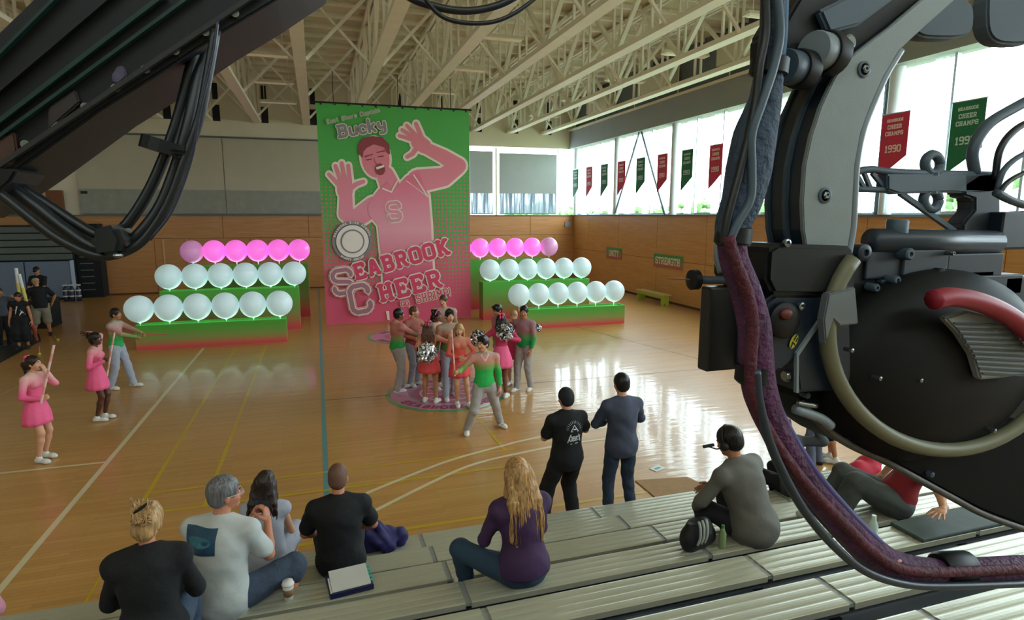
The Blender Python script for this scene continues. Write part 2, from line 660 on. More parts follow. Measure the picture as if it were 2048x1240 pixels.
for y in (11.5, 17.0, 22.5, 28.0):
    MB().rbox((XR - 0.55, y, 8.95), (XR - 0.1, y + 2.4, 9.6), 0.02).build('air_duct', M_ceiling, bm_)

wf = tag(MB().box((XR + 0.05, YN, 3.76), (XR + 0.15, YB, 3.84)).build('window_2', M_alu), kind='structure', label='long bright window band of the right wall')
cols = [33.0, 28.0, 22.85, 17.9, 12.75, 7.6, 2.4, -2.8]
M_col = mat('white_column', '#cfd6d6', 0.4, noise=0.03)
for y in cols:
    MB().tube([(XR - 0.02, y - 0.25, 3.76), (XR - 0.02, y - 0.25, 7.5)], 0.17, 20).build('round_column', M_col, wf, autosm=40)
    MB().box((XR + 0.0, y - 0.02, 3.76), (XR + 0.25, y + 0.12, 7.48)).build('mullion', mat('mullion_dark', '#4e6a74', 0.5), wf)
my = []
for a, c in zip(cols[:-1], cols[1:]):
    for k in (1, 2):
        y = a + (c - a) * k / 3
        my.append(y)
        MB().box((XR + 0.02, y - 0.03, 3.76), (XR + 0.14, y + 0.03, 7.48)).build('mullion', M_alu, wf)
for a, c in zip(cols[:-1], cols[1:]):
    yy = [a, a + (c - a) / 3, a + (c - a) * 2 / 3, c]
    for k in range(3):
        MB().box((XR + 0.08, yy[k + 1] + 0.03, 3.84), (XR + 0.087, yy[k] - 0.03, 7.47)).build('pane', M_glass, wf)
# crossing steel braces between two of the columns
for (yb, yt) in ((27.7, 25.5), (23.1, 25.3)):
    MB().tube([(XR - 0.12, yb, 3.78), (XR - 0.12, yt, 7.47)], 0.045, 8).build('steel_brace', mat('brace_grey', '#5d7076', 0.5), wf)
# sheer curtain strips gathered beside the mullions
random.seed(3)
for y in my + cols[1:-1]:
    w = random.uniform(0.3, 0.55)
    m = MB()
    n = 14
    vs = []
    for i in range(n + 1):
        yy = y + 0.1 + w * i / n
        xx = XR - 0.06 + 0.035 * math.sin(i * 2.1 + y)
        vs.append((xx, yy))
    V = []
    F = []
    for (xx, yy) in vs:
        V += [(xx, yy, 3.8), (xx + 0.01, yy, 7.42)]
    for i in range(n):
        F.append((2 * i, 2 * i + 2, 2 * i + 3, 2 * i + 1))
    m.add(V, F)
    c = m.build('sheer_curtain', M_sheer)
    ordy = sorted(my + cols[1:-1], reverse=True).index(y)
    tag(c, 'white sheer curtain strip in the long window, %s from the back corner' % ORD[ordy], 'curtain', 'sheer curtain strips along the right window band')
# wide gathered curtain seen through the camera rig
for (y0, y1) in ((11.2, 12.4),):
    m = MB()
    V, F = [], []
    n = 60
    for i in range(n + 1):
        yy = y0 + (y1 - y0) * i / n
        xx = XR - 0.22 + 0.05 * math.sin(i * 1.3)
        V += [(xx, yy, 3.8), (xx, yy, 6.3)]
    for i in range(n):
        F.append((2 * i, 2 * i + 2, 2 * i + 3, 2 * i + 1))
    m.add(V, F)
    tag(m.build('gathered_curtain', M_sheer), 'wide pale gathered curtain hung low behind the film camera', 'curtain')

# walls out of view and the ceiling
tag(MB().box((XL - 0.3, YN, 0), (XL, YB, ZC)).build('wall_left', M_cream), kind='structure')
wn = tag(MB().box((XL - 0.3, YN - 0.3, 0), (XR + 0.3, YN, NEARBOT)).build('wall_near', M_cream), kind='structure')
MB().box((XL - 0.3, YN - 0.3, NEARTOP), (XR + 0.3, YN, ZC)).build('upper_wall', M_cream, wn)
for i in range(12):  # bars across the added fill-light opening
    MB().box((XL + 2.6 * i, YN - 0.2, NEARBOT), (XL + 0.15 + 2.6 * i, YN - 0.05, NEARTOP)).build('mullion', M_alu, wn)
ce = tag(MB().box((XL - 0.3, YN - 0.3, ZC), (XR + 0.5, YB + 0.3, ZC + 0.3)).build('ceiling', M_ceiling), kind='structure', label='cream painted roof deck above the trusses')
pur = None
for i in range(24):
    y = 3.5 + i * 1.25
    if pur is None:
        pur = MB().box((XL, -0.05, ZC - 0.14), (XR, 0.05, ZC)).build('purlin', M_steel, ce)
        pur.location = (0, y, 0)
    else:
        place(pur, 'purlin', ce, (0, y, 0))

# ---- roof trusses
Z0, Z1 = 8.18, 10.12
proto = {}


def truss(x, k):
    t = empty('roof_truss', (x, 0, 0), 0, None, None, None, 'structure')
    t['label'] = 'white painted steel roof truss running towards the back wall'
    t['group'] = 'roof trusses'
    y0 = 2.0
    if not proto:
        m = MB()
        m.box((-0.17, y0, Z0), (0.17, YB - 0.02, Z0 + 0.03)).box((-0.17, y0, Z0 + 0.03), (-0.05, YB - 0.02, Z0 + 0.13)).box((0.05, y0, Z0 + 0.03), (0.17, YB - 0.02, Z0 + 0.13))
        proto['bc'] = m.build('bottom_chord', M_steel, t)
        m = MB()
        m.box((-0.14, y0, Z1), (-0.03, YB - 0.02, Z1 + 0.14)).box((0.03, y0, Z1), (0.14, YB - 0.02, Z1 + 0.14))
        proto['tc'] = m.build('top_chord', M_steel, t)
        m = MB()
        for s in (-0.11, 0.11):
            m.box((s - 0.03, -0.035, Z0 + 0.1), (s + 0.03, 0.035, Z1 + 0.05))
        proto['v'] = m.build('web_post', M_steel, t)
        P = 2.07
        for nm, a, c in (('d0', 0, P), ('d1', P, 0)):
            m = MB()
            m.bar((0, a, Z0 + 0.1), (0, c, Z1 + 0.03), 0.12, 0.09)
            proto[nm] = m.build('web_diagonal', M_steel, t)
        proto['v'].location = (0, YB - 0.2, 0)
        first = True
    else:
        place(proto['bc'], 'bottom_chord', t)
        place(proto['tc'], 'top_chord', t)
        place(proto['v'], 'web_post', t, (0, YB - 0.2, 0))
    P = 2.07
    for i in range(15):
        y = YB - 0.2 - (i + 1) * P
        place(proto['v'], 'web_post', t, (0, y, 0))
        d = proto['d0'] if i % 2 else proto['d1']
        if k == 0 and i < 2:
            d.location = (0, y, 0)
        else:
            place(d, 'web_diagonal', t, (0, y, 0))
    return t


for k, x in enumerate(TX):
    truss(x, k)
for i, x in enumerate(TX[:-1]):
    x1 = TX[i + 1]
    for y in (13.4, 19.6, 25.2, 31.0):
        e = empty('cross_brace', ((x + x1) / 2, y, Z0), 0, 'white steel cross brace between two neighbouring roof trusses', None, 'cross braces between the roof trusses', 'structure')
        h = (x1 - x) / 2 - 0.17
        MB().bar((-h, 0, 0.05), (h, 0.05, Z1 - Z0 + 0.08), 0.09, 0.09).build('brace_member', M_steel, e)
        MB().bar((-h, 0.1, Z1 - Z0 + 0.08), (h, 0.1, 0.05), 0.07, 0.07).build('brace_member', M_steel, e)

# hanging fluorescent fixtures, one bay in three
fixp = None
M_fix = mat('fixture_enamel', '#efe8d2', 0.4)
M_tube = mat('fixture_tube', '#fff6e0', 0.4, emit='#fff0d0', estr=0.02)
fixp = None
for bx, bn in ((-7.8, 'left'), (-1.37, 'left middle'), (5.15, 'right middle'), (11.4, 'right')):
    for j, y in enumerate((6.0, 10.0, 13.8, 17.7, 21.7, 26.0, 30.4)):
        if fixp is None:
            t = empty('ceiling_light', (bx, y, 8.75))
            m = MB()
            m.prism([(-0.8, -0.16, 0), (-0.8, -0.10, 0.10), (-0.8, 0.10, 0.10), (-0.8, 0.16, 0)], (1.6, 0, 0))
            m.build('housing', M_fix, t)
            MB().tube([(-0.75, -0.06, -0.02), (0.75, -0.06, -0.02)], 0.02, 8).build('tube_lamp', M_tube, t)
            MB().tube([(-0.75, 0.06, -0.02), (0.75, 0.06, -0.02)], 0.02, 8).build('tube_lamp', M_tube, t)
            MB().tube([(-0.6, 0, 0.1), (-0.6, 0, 1.4)], 0.012, 5).build('hanger', M_steel, t)
            MB().tube([(0.6, 0, 0.1), (0.6, 0, 1.4)], 0.012, 5).build('hanger', M_steel, t)
            fixp = t
        else:
            t = copy_tree(fixp)
            t.location = (bx, y, 8.75)
        tag(t, 'white hanging fluorescent fixture, %s from the back wall in the %s row of fixtures' % (ORD[6 - j], bn), 'ceiling light', 'hanging fluorescent fixtures')
        if FIXTURE_W > 0 and j in (0, 2, 4, 6):
            l = area_light('lamp_light', (bx, y, 8.68), 1.5, 0.25, FIXTURE_W, FIXTURE_COL, (0, 0, -1))
            l.rotation_euler = (0, 0, 0)

# ---- outside: ground, trees beyond the glass
tag(MB().box((XR + 0.4, -40, -0.4), (120, 110, -0.05)).build('ground_outside', mat('outdoor_ground', '#8d9a78', 0.9, noise=0.2, nscale=0.3)), kind='structure')
M_leaf = mat('tree_leaves', '#5f7d4c', 0.8, noise=0.35, nscale=3)
M_bark = mat('tree_bark', '#5b4a3a', 0.9)
random.seed(11)


def tree(x, y, h, r, label):
    t = empty('tree', (x, y, -0.05), 0, label, 'tree', 'trees outside the right windows')
    MB().tube([(0, 0, 0), (0.1, 0, h * 0.4), (0, 0.1, h * 0.7)], 0.2, 7, rs=[0.22, 0.16, 0.08]).build('trunk', M_bark, t)
    m = MB()
    for k in range(26):
        a = random.uniform(0, 2 * pi)
        rr = r * random.uniform(0.1, 0.9)
        zz = h * random.uniform(0.45, 0.93)
        m.sphere((rr * math.cos(a), rr * math.sin(a), zz), (r * random.uniform(0.22, 0.4), r * random.uniform(0.22, 0.4), r * random.uniform(0.18, 0.3)), 8, 6)
    o = m.build('crown', M_leaf, t)
    for v in o.data.vertices:
        v.co += Vector((random.uniform(-1, 1), random.uniform(-1, 1), random.uniform(-1, 1))) * 0.09
    return t


for k in range(22):
    y = 8 + k * 5.2 + random.uniform(-.3, .3)
    tree(34 + random.uniform(-2, 5), y, random.uniform(4.6, 6.2), random.uniform(1.7, 2.1), 'green leafy tree outside the long window, %s from the near end' % ORD[k])
# ================================================================== lettering helpers
LET = {
    'S': (.68, [[(.68, .72), (.68, .86), (.55, 1), (.13, 1), (0, .86), (0, .66), (.12, .54), (.56, .46), (.68, .34), (.68, .14), (.55, 0), (.13, 0), (0, .14), (0, .28)]]),
    'E': (.66, [[(.1, 0), (.1, 1)], [(0, 1), (.64, 1), (.64, .8)], [(0, 0), (.66, 0), (.66, .2)], [(.1, .5), (.42, .5)], [(.42, .4), (.42, .6)]]),
    'A': (.76, [[(.1, 0), (.32, 1), (.44, 1), (.66, 0)], [(.18, .3), (.58, .3)], [(0, 0), (.2, 0)], [(.56, 0), (.76, 0)]]),
    'B': (.68, [[(.1, 0), (.1, 1)], [(0, 1), (.5, 1), (.62, .9), (.62, .62), (.52, .52), (.1, .52)], [(.52, .52), (.66, .4), (.66, .12), (.54, 0), (0, 0)]]),
    'R': (.74, [[(.1, 0), (.1, 1)], [(0, 1), (.5, 1), (.64, .88), (.64, .6), (.52, .48), (.1, .48)], [(.4, .48), (.62, 0), (.74, 0)], [(0, 0), (.22, 0)]]),
    'O': (.68, [[(.14, 0), (0, .14), (0, .86), (.14, 1), (.54, 1), (.68, .86), (.68, .14), (.54, 0), (.14, 0)]]),
    'K': (.76, [[(.1, 0), (.1, 1)], [(.12, .4), (.62, 1)], [(.28, .56), (.62, 0)], [(0, 0), (.22, 0)], [(0, 1), (.22, 1)], [(.52, 1), (.74, 1)], [(.52, 0), (.76, 0)]]),
    'C': (.66, [[(.66, .7), (.66, .86), (.52, 1), (.14, 1), (0, .86), (0, .14), (.14, 0), (.52, 0), (.66, .14), (.66, .3)]]),
    'H': (.74, [[(.12, 0), (.12, 1)], [(.62, 0), (.62, 1)], [(.12, .5), (.62, .5)], [(0, 0), (.24, 0)], [(0, 1), (.24, 1)], [(.5, 0), (.74, 0)], [(.5, 1), (.74, 1)]]),
    'G': (.68, [[(.66, .74), (.66, .86), (.52, 1), (.14, 1), (0, .86), (0, .14), (.14, 0), (.54, 0), (.68, .14), (.68, .44), (.4, .44)]]),
    'I': (.24, [[(.12, 0), (.12, 1)], [(0, 0), (.24, 0)], [(0, 1), (.24, 1)]]),
    'M': (.86, [[(.1, 0), (.1, 1), (.43, .35), (.76, 1), (.76, 0)], [(0, 0), (.2, 0)], [(.66, 0), (.86, 0)]]),
    'P': (.66, [[(.1, 0), (.1, 1)], [(0, 1), (.5, 1), (.64, .88), (.64, .56), (.52, .44), (.1, .44)], [(0, 0), (.22, 0)]]),
    '!': (.12, [[(.06, .3), (.06, 1)], [(.06, 0), (.06, .04)]]),
    'N': (.74, [[(.1, 0), (.1, 1), (.62, 0), (.62, 1)], [(0, 0), (.22, 0)], [(.5, 1), (.74, 1)]]),
    'T': (.66, [[(.33, 0), (.33, 1)], [(0, .8), (0, 1), (.66, 1), (.66, .8)], [(.22, 0), (.44, 0)]]),
    'U': (.7, [[(.08, 1), (.08, .14), (.2, 0), (.5, 0), (.62, .14), (.62, 1)], [(0, 1), (.18, 1)], [(.52, 1), (.7, 1)]]),
    'Y': (.7, [[(.08, 1), (.35, .5), (.62, 1)], [(.35, .5), (.35, 0)], [(0, 1), (.2, 1)], [(.5, 1), (.7, 1)], [(.24, 0), (.46, 0)]]),
    'D': (.68, [[(.1, 0), (.1, 1)], [(0, 1), (.54, 1), (.68, .86), (.68, .14), (.54, 0), (0, 0)]]),
    '1': (.3, [[(0, .8), (.15, 1), (.15, 0)], [(0, 0), (.3, 0)]]),
    '9': (.56, [[(.56, .5), (.1, .5), (0, .6), (0, .9), (.1, 1), (.46, 1), (.56, .9), (.56, .1), (.46, 0), (.05, 0)]]),
    '0': (.56, [[(.1, 0), (0, .12), (0, .88), (.1, 1), (.46, 1), (.56, .88), (.56, .12), (.46, 0), (.1, 0)]]),
    '3': (.54, [[(0, .88), (.1, 1), (.44, 1), (.54, .9), (.54, .6), (.44, .5), (.2, .5)], [(.44, .5), (.54, .4), (.54, .1), (.44, 0), (.1, 0), (0, .12)]]),
    'u': (.5, [[(0, .66), (0, .12), (.12, 0), (.3, 0), (.5, .16)], [(.5, .66), (.5, 0)]]),
    'c': (.46, [[(.46, .5), (.44, .6), (.32, .68), (.14, .68), (0, .54), (0, .12), (.14, 0), (.34, 0), (.46, .08)]]),
    'k': (.5, [[(0, 0), (0, 1.1)], [(.05, .3), (.42, .66)], [(.16, .36), (.46, 0)]]),
    'y': (.48, [[(0, .66), (0, .34), (.12, .22), (.48, .22)], [(.48, .66), (.48, -.12), (.38, -.26), (.1, -.26)]]),
    'e': (.46, [[(.02, .34), (.46, .34), (.46, .54), (.34, .66), (.12, .66), (0, .54), (0, .12), (.12, 0), (.42, 0)]]),
    'a': (.46, [[(.04, .62), (.34, .66), (.46, .54), (.46, 0)], [(.46, .36), (.1, .36), (0, .26), (0, .1), (.1, 0), (.34, 0), (.46, .1)]]),
    's': (.42, [[(.4, .6), (.1, .66), (0, .54), (.06, .38), (.36, .3), (.42, .14), (.32, 0), (0, .04)]]),
    't': (.34, [[(.14, .95), (.14, .1), (.24, 0), (.34, 0)], [(0, .66), (.32, .66)]]),
    'h': (.46, [[(0, 0), (0, 1.05)], [(0, .52), (.14, .66), (.34, .66), (.46, .54), (.46, 0)]]),
    'o': (.46, [[(.12, 0), (0, .12), (0, .54), (.12, .66), (.34, .66), (.46, .54), (.46, .12), (.34, 0), (.12, 0)]]),
    'r': (.34, [[(0, 0), (0, .66)], [(0, .5), (.14, .66), (.34, .66)]]),
    'p': (.46, [[(0, -.28), (0, .66)], [(0, .66), (.34, .66), (.46, .54), (.46, .12), (.34, 0), (0, 0)]]),
    'i': (.06, [[(.03, 0), (.03, .6)], [(.03, .86), (.03, .92)]]),
    'n': (.46, [[(0, 0), (0, .66)], [(0, .5), (.14, .66), (.34, .66), (.46, .54), (.46, 0)]]),
    'L': (.6, [[(.1, 0), (.1, 1)], [(0, 1), (.22, 1)], [(0, 0), (.6, 0), (.6, .22)]]),
    ' ': (.4, []),
}


def stroke2d(m, fn, p, q, w0, w1, n=8):
    """fat stroke between two 2-D points, with rounded ends; fn maps 2-D to 3-D"""
    px, py = p
    qx, qy = q
    a = math.atan2(qy - py, qx - px)
    poly = []
    for k in range(n + 1):
        t = a + pi / 2 + pi * k / n
        poly.append((px + w0 / 2 * math.cos(t), py + w0 / 2 * math.sin(t)))
    for k in range(n + 1):
        t = a - pi / 2 + pi * k / n
        poly.append((qx + w1 / 2 * math.cos(t), qy + w1 / 2 * math.sin(t)))
    lay(m, [fn(x, y) for x, y in poly])


def lay(m, pts):
    """adds one flat printed patch a hair in front of the one before it, so that no two coincide"""
    m.cnt = (getattr(m, 'cnt', 0) + 1) % 70
    pts = [Vector(p) for p in pts]
    k = len(pts) // 3
    nrm = (pts[k] - pts[0]).cross(pts[2 * k] - pts[0])
    a = [abs(c) for c in nrm]
    if a[1] >= max(a):
        off = Vector((0, -1, 0))
    elif a[0] >= max(a):
        off = Vector((-1, 0, 0))
    else:
        off = Vector((0, 0, 1))
    st = 1.5e-4 if off.z == 0 else 1.2e-5
    m.add([p + off * st * m.cnt for p in pts], [tuple(range(len(pts)))])


def letters(m, text, fn, size, w, gap=0.28, n=2, wide=1.0):
    """block lettering; returns its width. fn maps (x, y) in text units to a 3-D point"""
    x = 0.0
    for ch in text:
        wd, pls = LET[ch]
        for pl in pls:
            for a, c in zip(pl[:-1], pl[1:]):
                stroke2d(m, fn, ((x + a[0] * wide) * size, a[1] * size), ((x + c[0] * wide) * size, c[1] * size), w, w, n)
        x += wd * wide + gap
    return (x - gap) * size


def text_width(text, size, gap=0.28, wide=1.0):
    return (sum(LET[c][0] * wide + gap for c in text) - gap) * size


def rot2(ox, oy, ang, fn):
    ca, sa = math.cos(ang), math.sin(ang)
    return lambda x, y: fn(ox + x * ca - y * sa, oy + x * sa + y * ca)


# ================================================================== the big banner
YBN = 21.5
BX0, BX1, BZ1 = 0.17, 5.26, 7.33
ban = empty('hanging_banner', ((BX0 + BX1) / 2, YBN, 0.02), 0, 'huge green to pink cheer banner hanging from the roof to the floor', 'banner')
cx_, cz_ = (BX0 + BX1) / 2, 0.02

mb = bpy.data.materials.new('banner_cloth')
mb.use_nodes = True
nt = mb.node_tree
b = nt.nodes['Principled BSDF']
b.inputs['Roughness'].default_value = 0.55
tc = nt.nodes.new('ShaderNodeTexCoord')
sp = nt.nodes.new('ShaderNodeSeparateXYZ')
nt.links.new(tc.outputs['Object'], sp.inputs[0])


def mth(op, a, b_=None, c=None):
    n = nt.nodes.new('ShaderNodeMath')
    n.operation = op
    for i, v in enumerate((a, b_, c)):
        if v is None:
            continue
        if isinstance(v, (int, float)):
            n.inputs[i].default_value = v
        else:
            nt.links.new(v, n.inputs[i])
    return n.outputs[0]


PT = 0.135
fx = mth('SUBTRACT', mth('FRACT', mth('DIVIDE', sp.outputs['X'], PT)), 0.5)
fz_ = mth('SUBTRACT', mth('FRACT', mth('DIVIDE', sp.outputs['Z'], PT)), 0.5)
rr = mth('SQRT', mth('ADD', mth('MULTIPLY', fx, fx), mth('MULTIPLY', fz_, fz_)))
# dot radius grows towards the floor
rad = mth('MULTIPLY_ADD', sp.outputs['Z'], -0.113, 0.74)
dot = mth('MULTIPLY', mth('SUBTRACT', rad, rr), 9.0)
dotc = nt.nodes.new('ShaderNodeClamp')
nt.links.new(dot, dotc.inputs[0])
cr = nt.nodes.new('ShaderNodeValToRGB')
mrz = nt.nodes.new('ShaderNodeMapRange')
mrz.inputs['From Max'].default_value = 7.3
nt.links.new(sp.outputs['Z'], mrz.inputs[0])
nt.links.new(mrz.outputs[0], cr.inputs[0])
el = cr.color_ramp.elements
el.new(0.35)
el[0].position = 0.0
el[0].color = (*rgb('#d04f78'), 1)
el[1].position = 0.22
el[1].color = (*rgb('#5f9a58'), 1)
el[2].position = 0.62
el[2].color = (*rgb('#419f3a'), 1)
mx = nt.nodes.new('ShaderNodeMix')
mx.data_type = 'RGBA'
nt.links.new(dotc.outputs[0], mx.inputs[0])
nt.links.new(cr.outputs[0], mx.inputs[6])
mx.inputs[7].default_value = (*rgb('#d8506f'), 1)
nt.links.new(mx.outputs[2], b.inputs['Base Color'])
m = MB()
NXB, NZB = 24, 8
V, F = [], []
for i in range(NXB + 1):
    x = BX0 + (BX1 - BX0) * i / NXB - cx_
    for j in range(NZB + 1):
        z = BZ1 * j / NZB
        V.append((x, 0.012 * math.sin(i * 0.9) * (1 - j / NZB) + 0.02, z))
for i in range(NXB):
    for j in range(NZB):
        a = i * (NZB + 1) + j
        F.append((a, a + NZB + 1, a + NZB + 2, a + 1))
n0 = len(V)
V += [(x, y + 0.012, z) for x, y, z in V]
F += [tuple(i + n0 for i in f)[::-1] for f in F]
m.add(V, F)
m.build('banner_sheet', mb, ban, smooth=True)


def bf(layer):
    """banner plane: takes photo-frame pixels of the print and returns points on the cloth"""
    def f(px, py):
        q = onY(px, py, YBN)
        return Vector((q.x - cx_, -0.006 - 0.012 * layer, q.z - cz_))
    return f


M_pr_cream = mat('print_cream', '#e6d3c0', 0.6)
M_pr_pink = ramp_mat('print_pink_figure', [(0.0, '#d4456c'), (0.45, '#e08c9c'), (0.8, '#dc7d88'), (1.0, '#dc7f88')], 'Z', 1.5, 6.6, 0.6, bump=0)
M_pr_shirt = ramp_mat('print_pink_shirt', [(0.0, '#d2486c'), (0.5, '#e59dab'), (1.0, '#dc6f86')], 'Z', 1.5, 5.0, 0.6, bump=0)
M_pr_dark = mat('print_dark_red', '#8c3038', 0.6, noise=0.1, nscale=6)
M_pr_hot = mat('print_hot_pink', '#d43a62', 0.6)
M_pr_grey = mat('print_grey', '#857f80', 0.6)
M_pr_mauve = mat('print_mauve', '#a4707f', 0.6)
M_pr_white = mat('print_white', '#e8dcd2', 0.6)


def zb(x, y):
    return (620 + x / 2.584, 180 + y / 2.584)


def draw(layer, items, material, name, pad=0.0):
    m = MB()
    fn = bf(layer)
    g = lambda x, y: fn(*zb(x, y))
    for it in items:
        if it[0] == 's':
            _, pts, ws = it
            for i in range(len(pts) - 1):
                stroke2d(m, g, pts[i], pts[i + 1], ws[i] + 2 * pad, ws[i + 1] + 2 * pad, 9)
        elif it[0] == 'e':
            _, c, r, ang = it
            ca, sa = math.cos(ang), math.sin(ang)
            P = []
            for k in range(36):
                t = 2 * pi * k / 36
                x, y = (r[0] + pad) * math.cos(t), (r[1] + pad) * math.sin(t)
                P.append((c[0] + x * ca - y * sa, c[1] + x * sa + y * ca))
            lay(m, [g(*p) for p in P])
        elif it[0] == 'p':
            P = it[1]
            lay(m, [g(*p) for p in P])
            if pad:
                for i in range(len(P)):
                    stroke2d(m, g, P[i], P[(i + 1) % len(P)], 2 * pad, 2 * pad, 8)
    return m.build(name, material, ban)


# a plain cheering athlete, both hands up
skin_items = [
    ('e', (338, 350), (72, 104), -0.16),
    ('s', [(390, 440), (415, 500)], [88, 100]),
    # left arm of the picture, forearm up, open hand
    ('s', [(330, 600), (235, 668), (186, 640), (186, 520)], [100, 92, 74, 62]),
    ('s', [(182, 520), (180, 490)], [80, 78]),
    ('s', [(150, 490), (98, 436)], [24, 18]), ('s', [(160, 470), (132, 392)], [24, 19]),
    ('s', [(182, 468), (164, 378)], [24, 19]), ('s', [(206, 472), (198, 390)], [23, 18]),
    ('s', [(205, 512), (240, 486), (276, 474)], [28, 24, 20]),
    # right arm of the picture, elbow out, open hand beside the head
    ('s', [(560, 470), (690, 450), (760, 398)], [118, 96, 82]),
    ('s', [(766, 392), (690, 344), (600, 300)], [80, 70, 58]),
    ('s', [(590, 290), (560, 268)], [74, 76]),
    ('s', [(545, 262), (462, 236)], [24, 18]), ('s', [(540, 248), (476, 206)], [24, 18]),
    ('s', [(556, 244), (500, 184)], [24, 18]), ('s', [(578, 250), (548, 174)], [25, 19]),
    ('s', [(556, 292), (530, 330), (502, 346)], [28, 24, 20]),
]
shirt_items = [('p', [(352, 520), (400, 470), (430, 520), (500, 445), (560, 420), (612, 545), (625, 700), (632, 880), (640, 1010), (385, 1060), (372, 900), (352, 700), (300, 640), (300, 590)])]
draw(0, skin_items + shirt_items, M_pr_cream, 'printed_outline', 12)
draw(1, skin_items, M_pr_pink, 'printed_figure')
draw(2, shirt_items, M_pr_shirt, 'printed_shirt')
draw(3, [('s', [(375, 510), (420, 528), (455, 462)], [8, 8, 8]), ('s', [(535, 440), (608, 552)], [7, 7]), ('s', [(498, 470), (608, 552)], [4, 4])], M_pr_cream, 'printed_collar')
draw(3, [('p', [(252, 330), (248, 285), (272, 250), (320, 238), (372, 244), (408, 280), (414, 335), (396, 322), (384, 296), (330, 280), (292, 300), (276, 320), (272, 350)])], M_pr_dark, 'printed_hair')
draw(4, [('s', [(286, 345), (322, 333)], [7, 5]), ('s', [(345, 324), (384, 315)], [5, 7]), ('s', [(294, 362), (318, 358)], [6, 5]), ('s', [(352, 346), (378, 342)], [5, 6]),
         ('s', [(330, 350), (336, 378), (346, 380)], [2, 3, 3])], M_pr_dark, 'printed_brow')
draw(4, [('e', (362, 410), (25, 30), -0.15)], M_pr_dark, 'printed_mouth')
draw(5, [('p', [(340, 400), (380, 388), (383, 398), (344, 412)])], M_pr_white, 'printed_teeth')

# chest letter
mS = MB()
fn4 = bf(3)
g4 = rot2(408, 678, -0.12, lambda x, y: fn4(*zb(x, y)))
g4f = lambda x, y: g4(x, -y)
letters(mS, 'S', g4f, 92, 26, n=4)
mS.build('printed_chest_letter', M_pr_cream, ban)
mS = MB()
fn5 = bf(4)
g5 = rot2(408, 678, -0.12, lambda x, y: fn5(*zb(x, y)))
letters(mS, 'S', lambda x, y: g5(x, -y), 92, 15, n=4)
mS.build('printed_chest_letter', M_pr_pink, ban)

# round badge: ring and disc, lettering round the rim
draw(4, [('e', (219, 780), (104, 104), 0)], M_pr_grey, 'badge_ring')
draw(5, [('e', (219, 782), (88, 88), 0)], mat('print_badge_line', '#4f4d55', 0.6), 'badge_line')
draw(6, [('e', (219, 782), (84, 84), 0)], M_pr_white, 'badge_disc')
draw(7, [('e', (219, 782), (62, 62), 0)], M_pr_grey, 'badge_core')
draw(8, [('e', (219, 782), (54, 54), 0)], M_pr_white, 'badge_core')


def arc_text(text, cx, cy, R, a0, a1, size, w, layer, name, material, inside=False):
    m = MB()
    fn = bf(layer)
    n = len(text)
    for i, ch in enumerate(text):
        if ch == ' ':
            continue
        a = a0 + (a1 - a0) * i / (n - 1)
        th = math.radians(a)
        ox, oy = cx + R * math.cos(th), cy - R * math.sin(th)
        ang = -(th - pi / 2) if not inside else -(th + pi / 2)
        wd = LET[ch][0]
        g = rot2(ox, oy, ang, lambda x, y: fn(*zb(x, y)))
        letters(m, ch, lambda x, y, g=g, wd=wd: g(x - wd * size / 2, -y + 0), size, w, n=2)
    m.build(name, material, ban)


arc_text('SEABROOK HIGH SCHOOL', 219, 780, 91, 165, 20, 9, 2.6, 6, 'badge_lettering', M_pr_white)
arc_text('MIGHTY SHRIMP', 219, 780, 100, 235, 305, 9, 2.6, 6, 'badge_lettering', M_pr_white, True)

# title lettering in photo pixels, rising to the right
FLAT = lambda layer: (lambda x, y: bf(layer)(x, y))


def title(text, ox, oy, ang, size, w, layers, wide=1.0, gap=0.28, n=2):
    for (layer, dw, material, name) in layers:
        g = rot2(ox, oy, ang, FLAT(layer))
        x0 = 0.0
        for ch in text:
            if ch != ' ':
                m = MB()
                letters(m, ch, lambda x, y, g=g, x0=x0: g(x + x0, -y), size, w + dw, gap=gap, wide=wide, n=n)
                m.build(name, material, ban)
            x0 += (LET[ch][0] * wide + gap) * size


two = lambda L: [(L, 5.0, M_pr_cream, 'lettering_outline'), (L + 1, 0, M_pr_hot, 'lettering')]
title('EABROOK', 714, 557, -0.275, 27, 7.5, two(6), wide=1.02, gap=.34)
title('HEER', 763, 601, -0.25, 30, 8.0, two(6), wide=1.08, gap=.36)
big = lambda L: [(L, 9, M_pr_cream, 'lettering_outline'), (L + 1, 7.4, M_pr_hot, 'lettering_line'), (L + 2, 5.2, M_pr_cream, 'lettering_outline'), (L + 3, 0, M_pr_mauve, 'lettering')]
title('S', 671, 588, -0.16, 46, 8, big(8), wide=1.15)
title('C', 707, 625, -0.2, 52, 9, big(12), wide=1.05)
title('GO', 803, 612, -0.22, 8.5, 2.2, [(6, 2.6, M_pr_cream, 'lettering_outline'), (7, 0, M_pr_hot, 'lettering')], gap=.3)
title('SHRIMP!', 834, 605, -0.22, 15, 2.2, [(6, 3.0, M_pr_cream, 'lettering_outline'), (7, 0, M_pr_hot, 'lettering')], gap=.22, wide=.8)
title('Bucky', 678, 275, -0.17, 22, 5.6, [(6, 3.2, M_pr_cream, 'lettering_outline'), (7, 0, M_pr_grey, 'lettering')], gap=.34, wide=1.1, n=4)
title('East Shore Captain', 654, 248, -0.22, 7.6, 1.7, [(6, 1.5, mat('print_pale_green', '#a9c99a', 0.6), 'lettering_outline'), (7, 0, mat('print_tan', '#a5a58a', 0.6), 'lettering')], gap=.36, n=2)
# pale block partly hidden behind the cheerleaders
draw(1, [('p', [(392, 1142), (408, 1142), (412, 1188), (400, 1188)]), ('p', [(510, 1118), (528, 1112), (532, 1165), (514, 1170)])], M_pr_cream, 'printed_block')

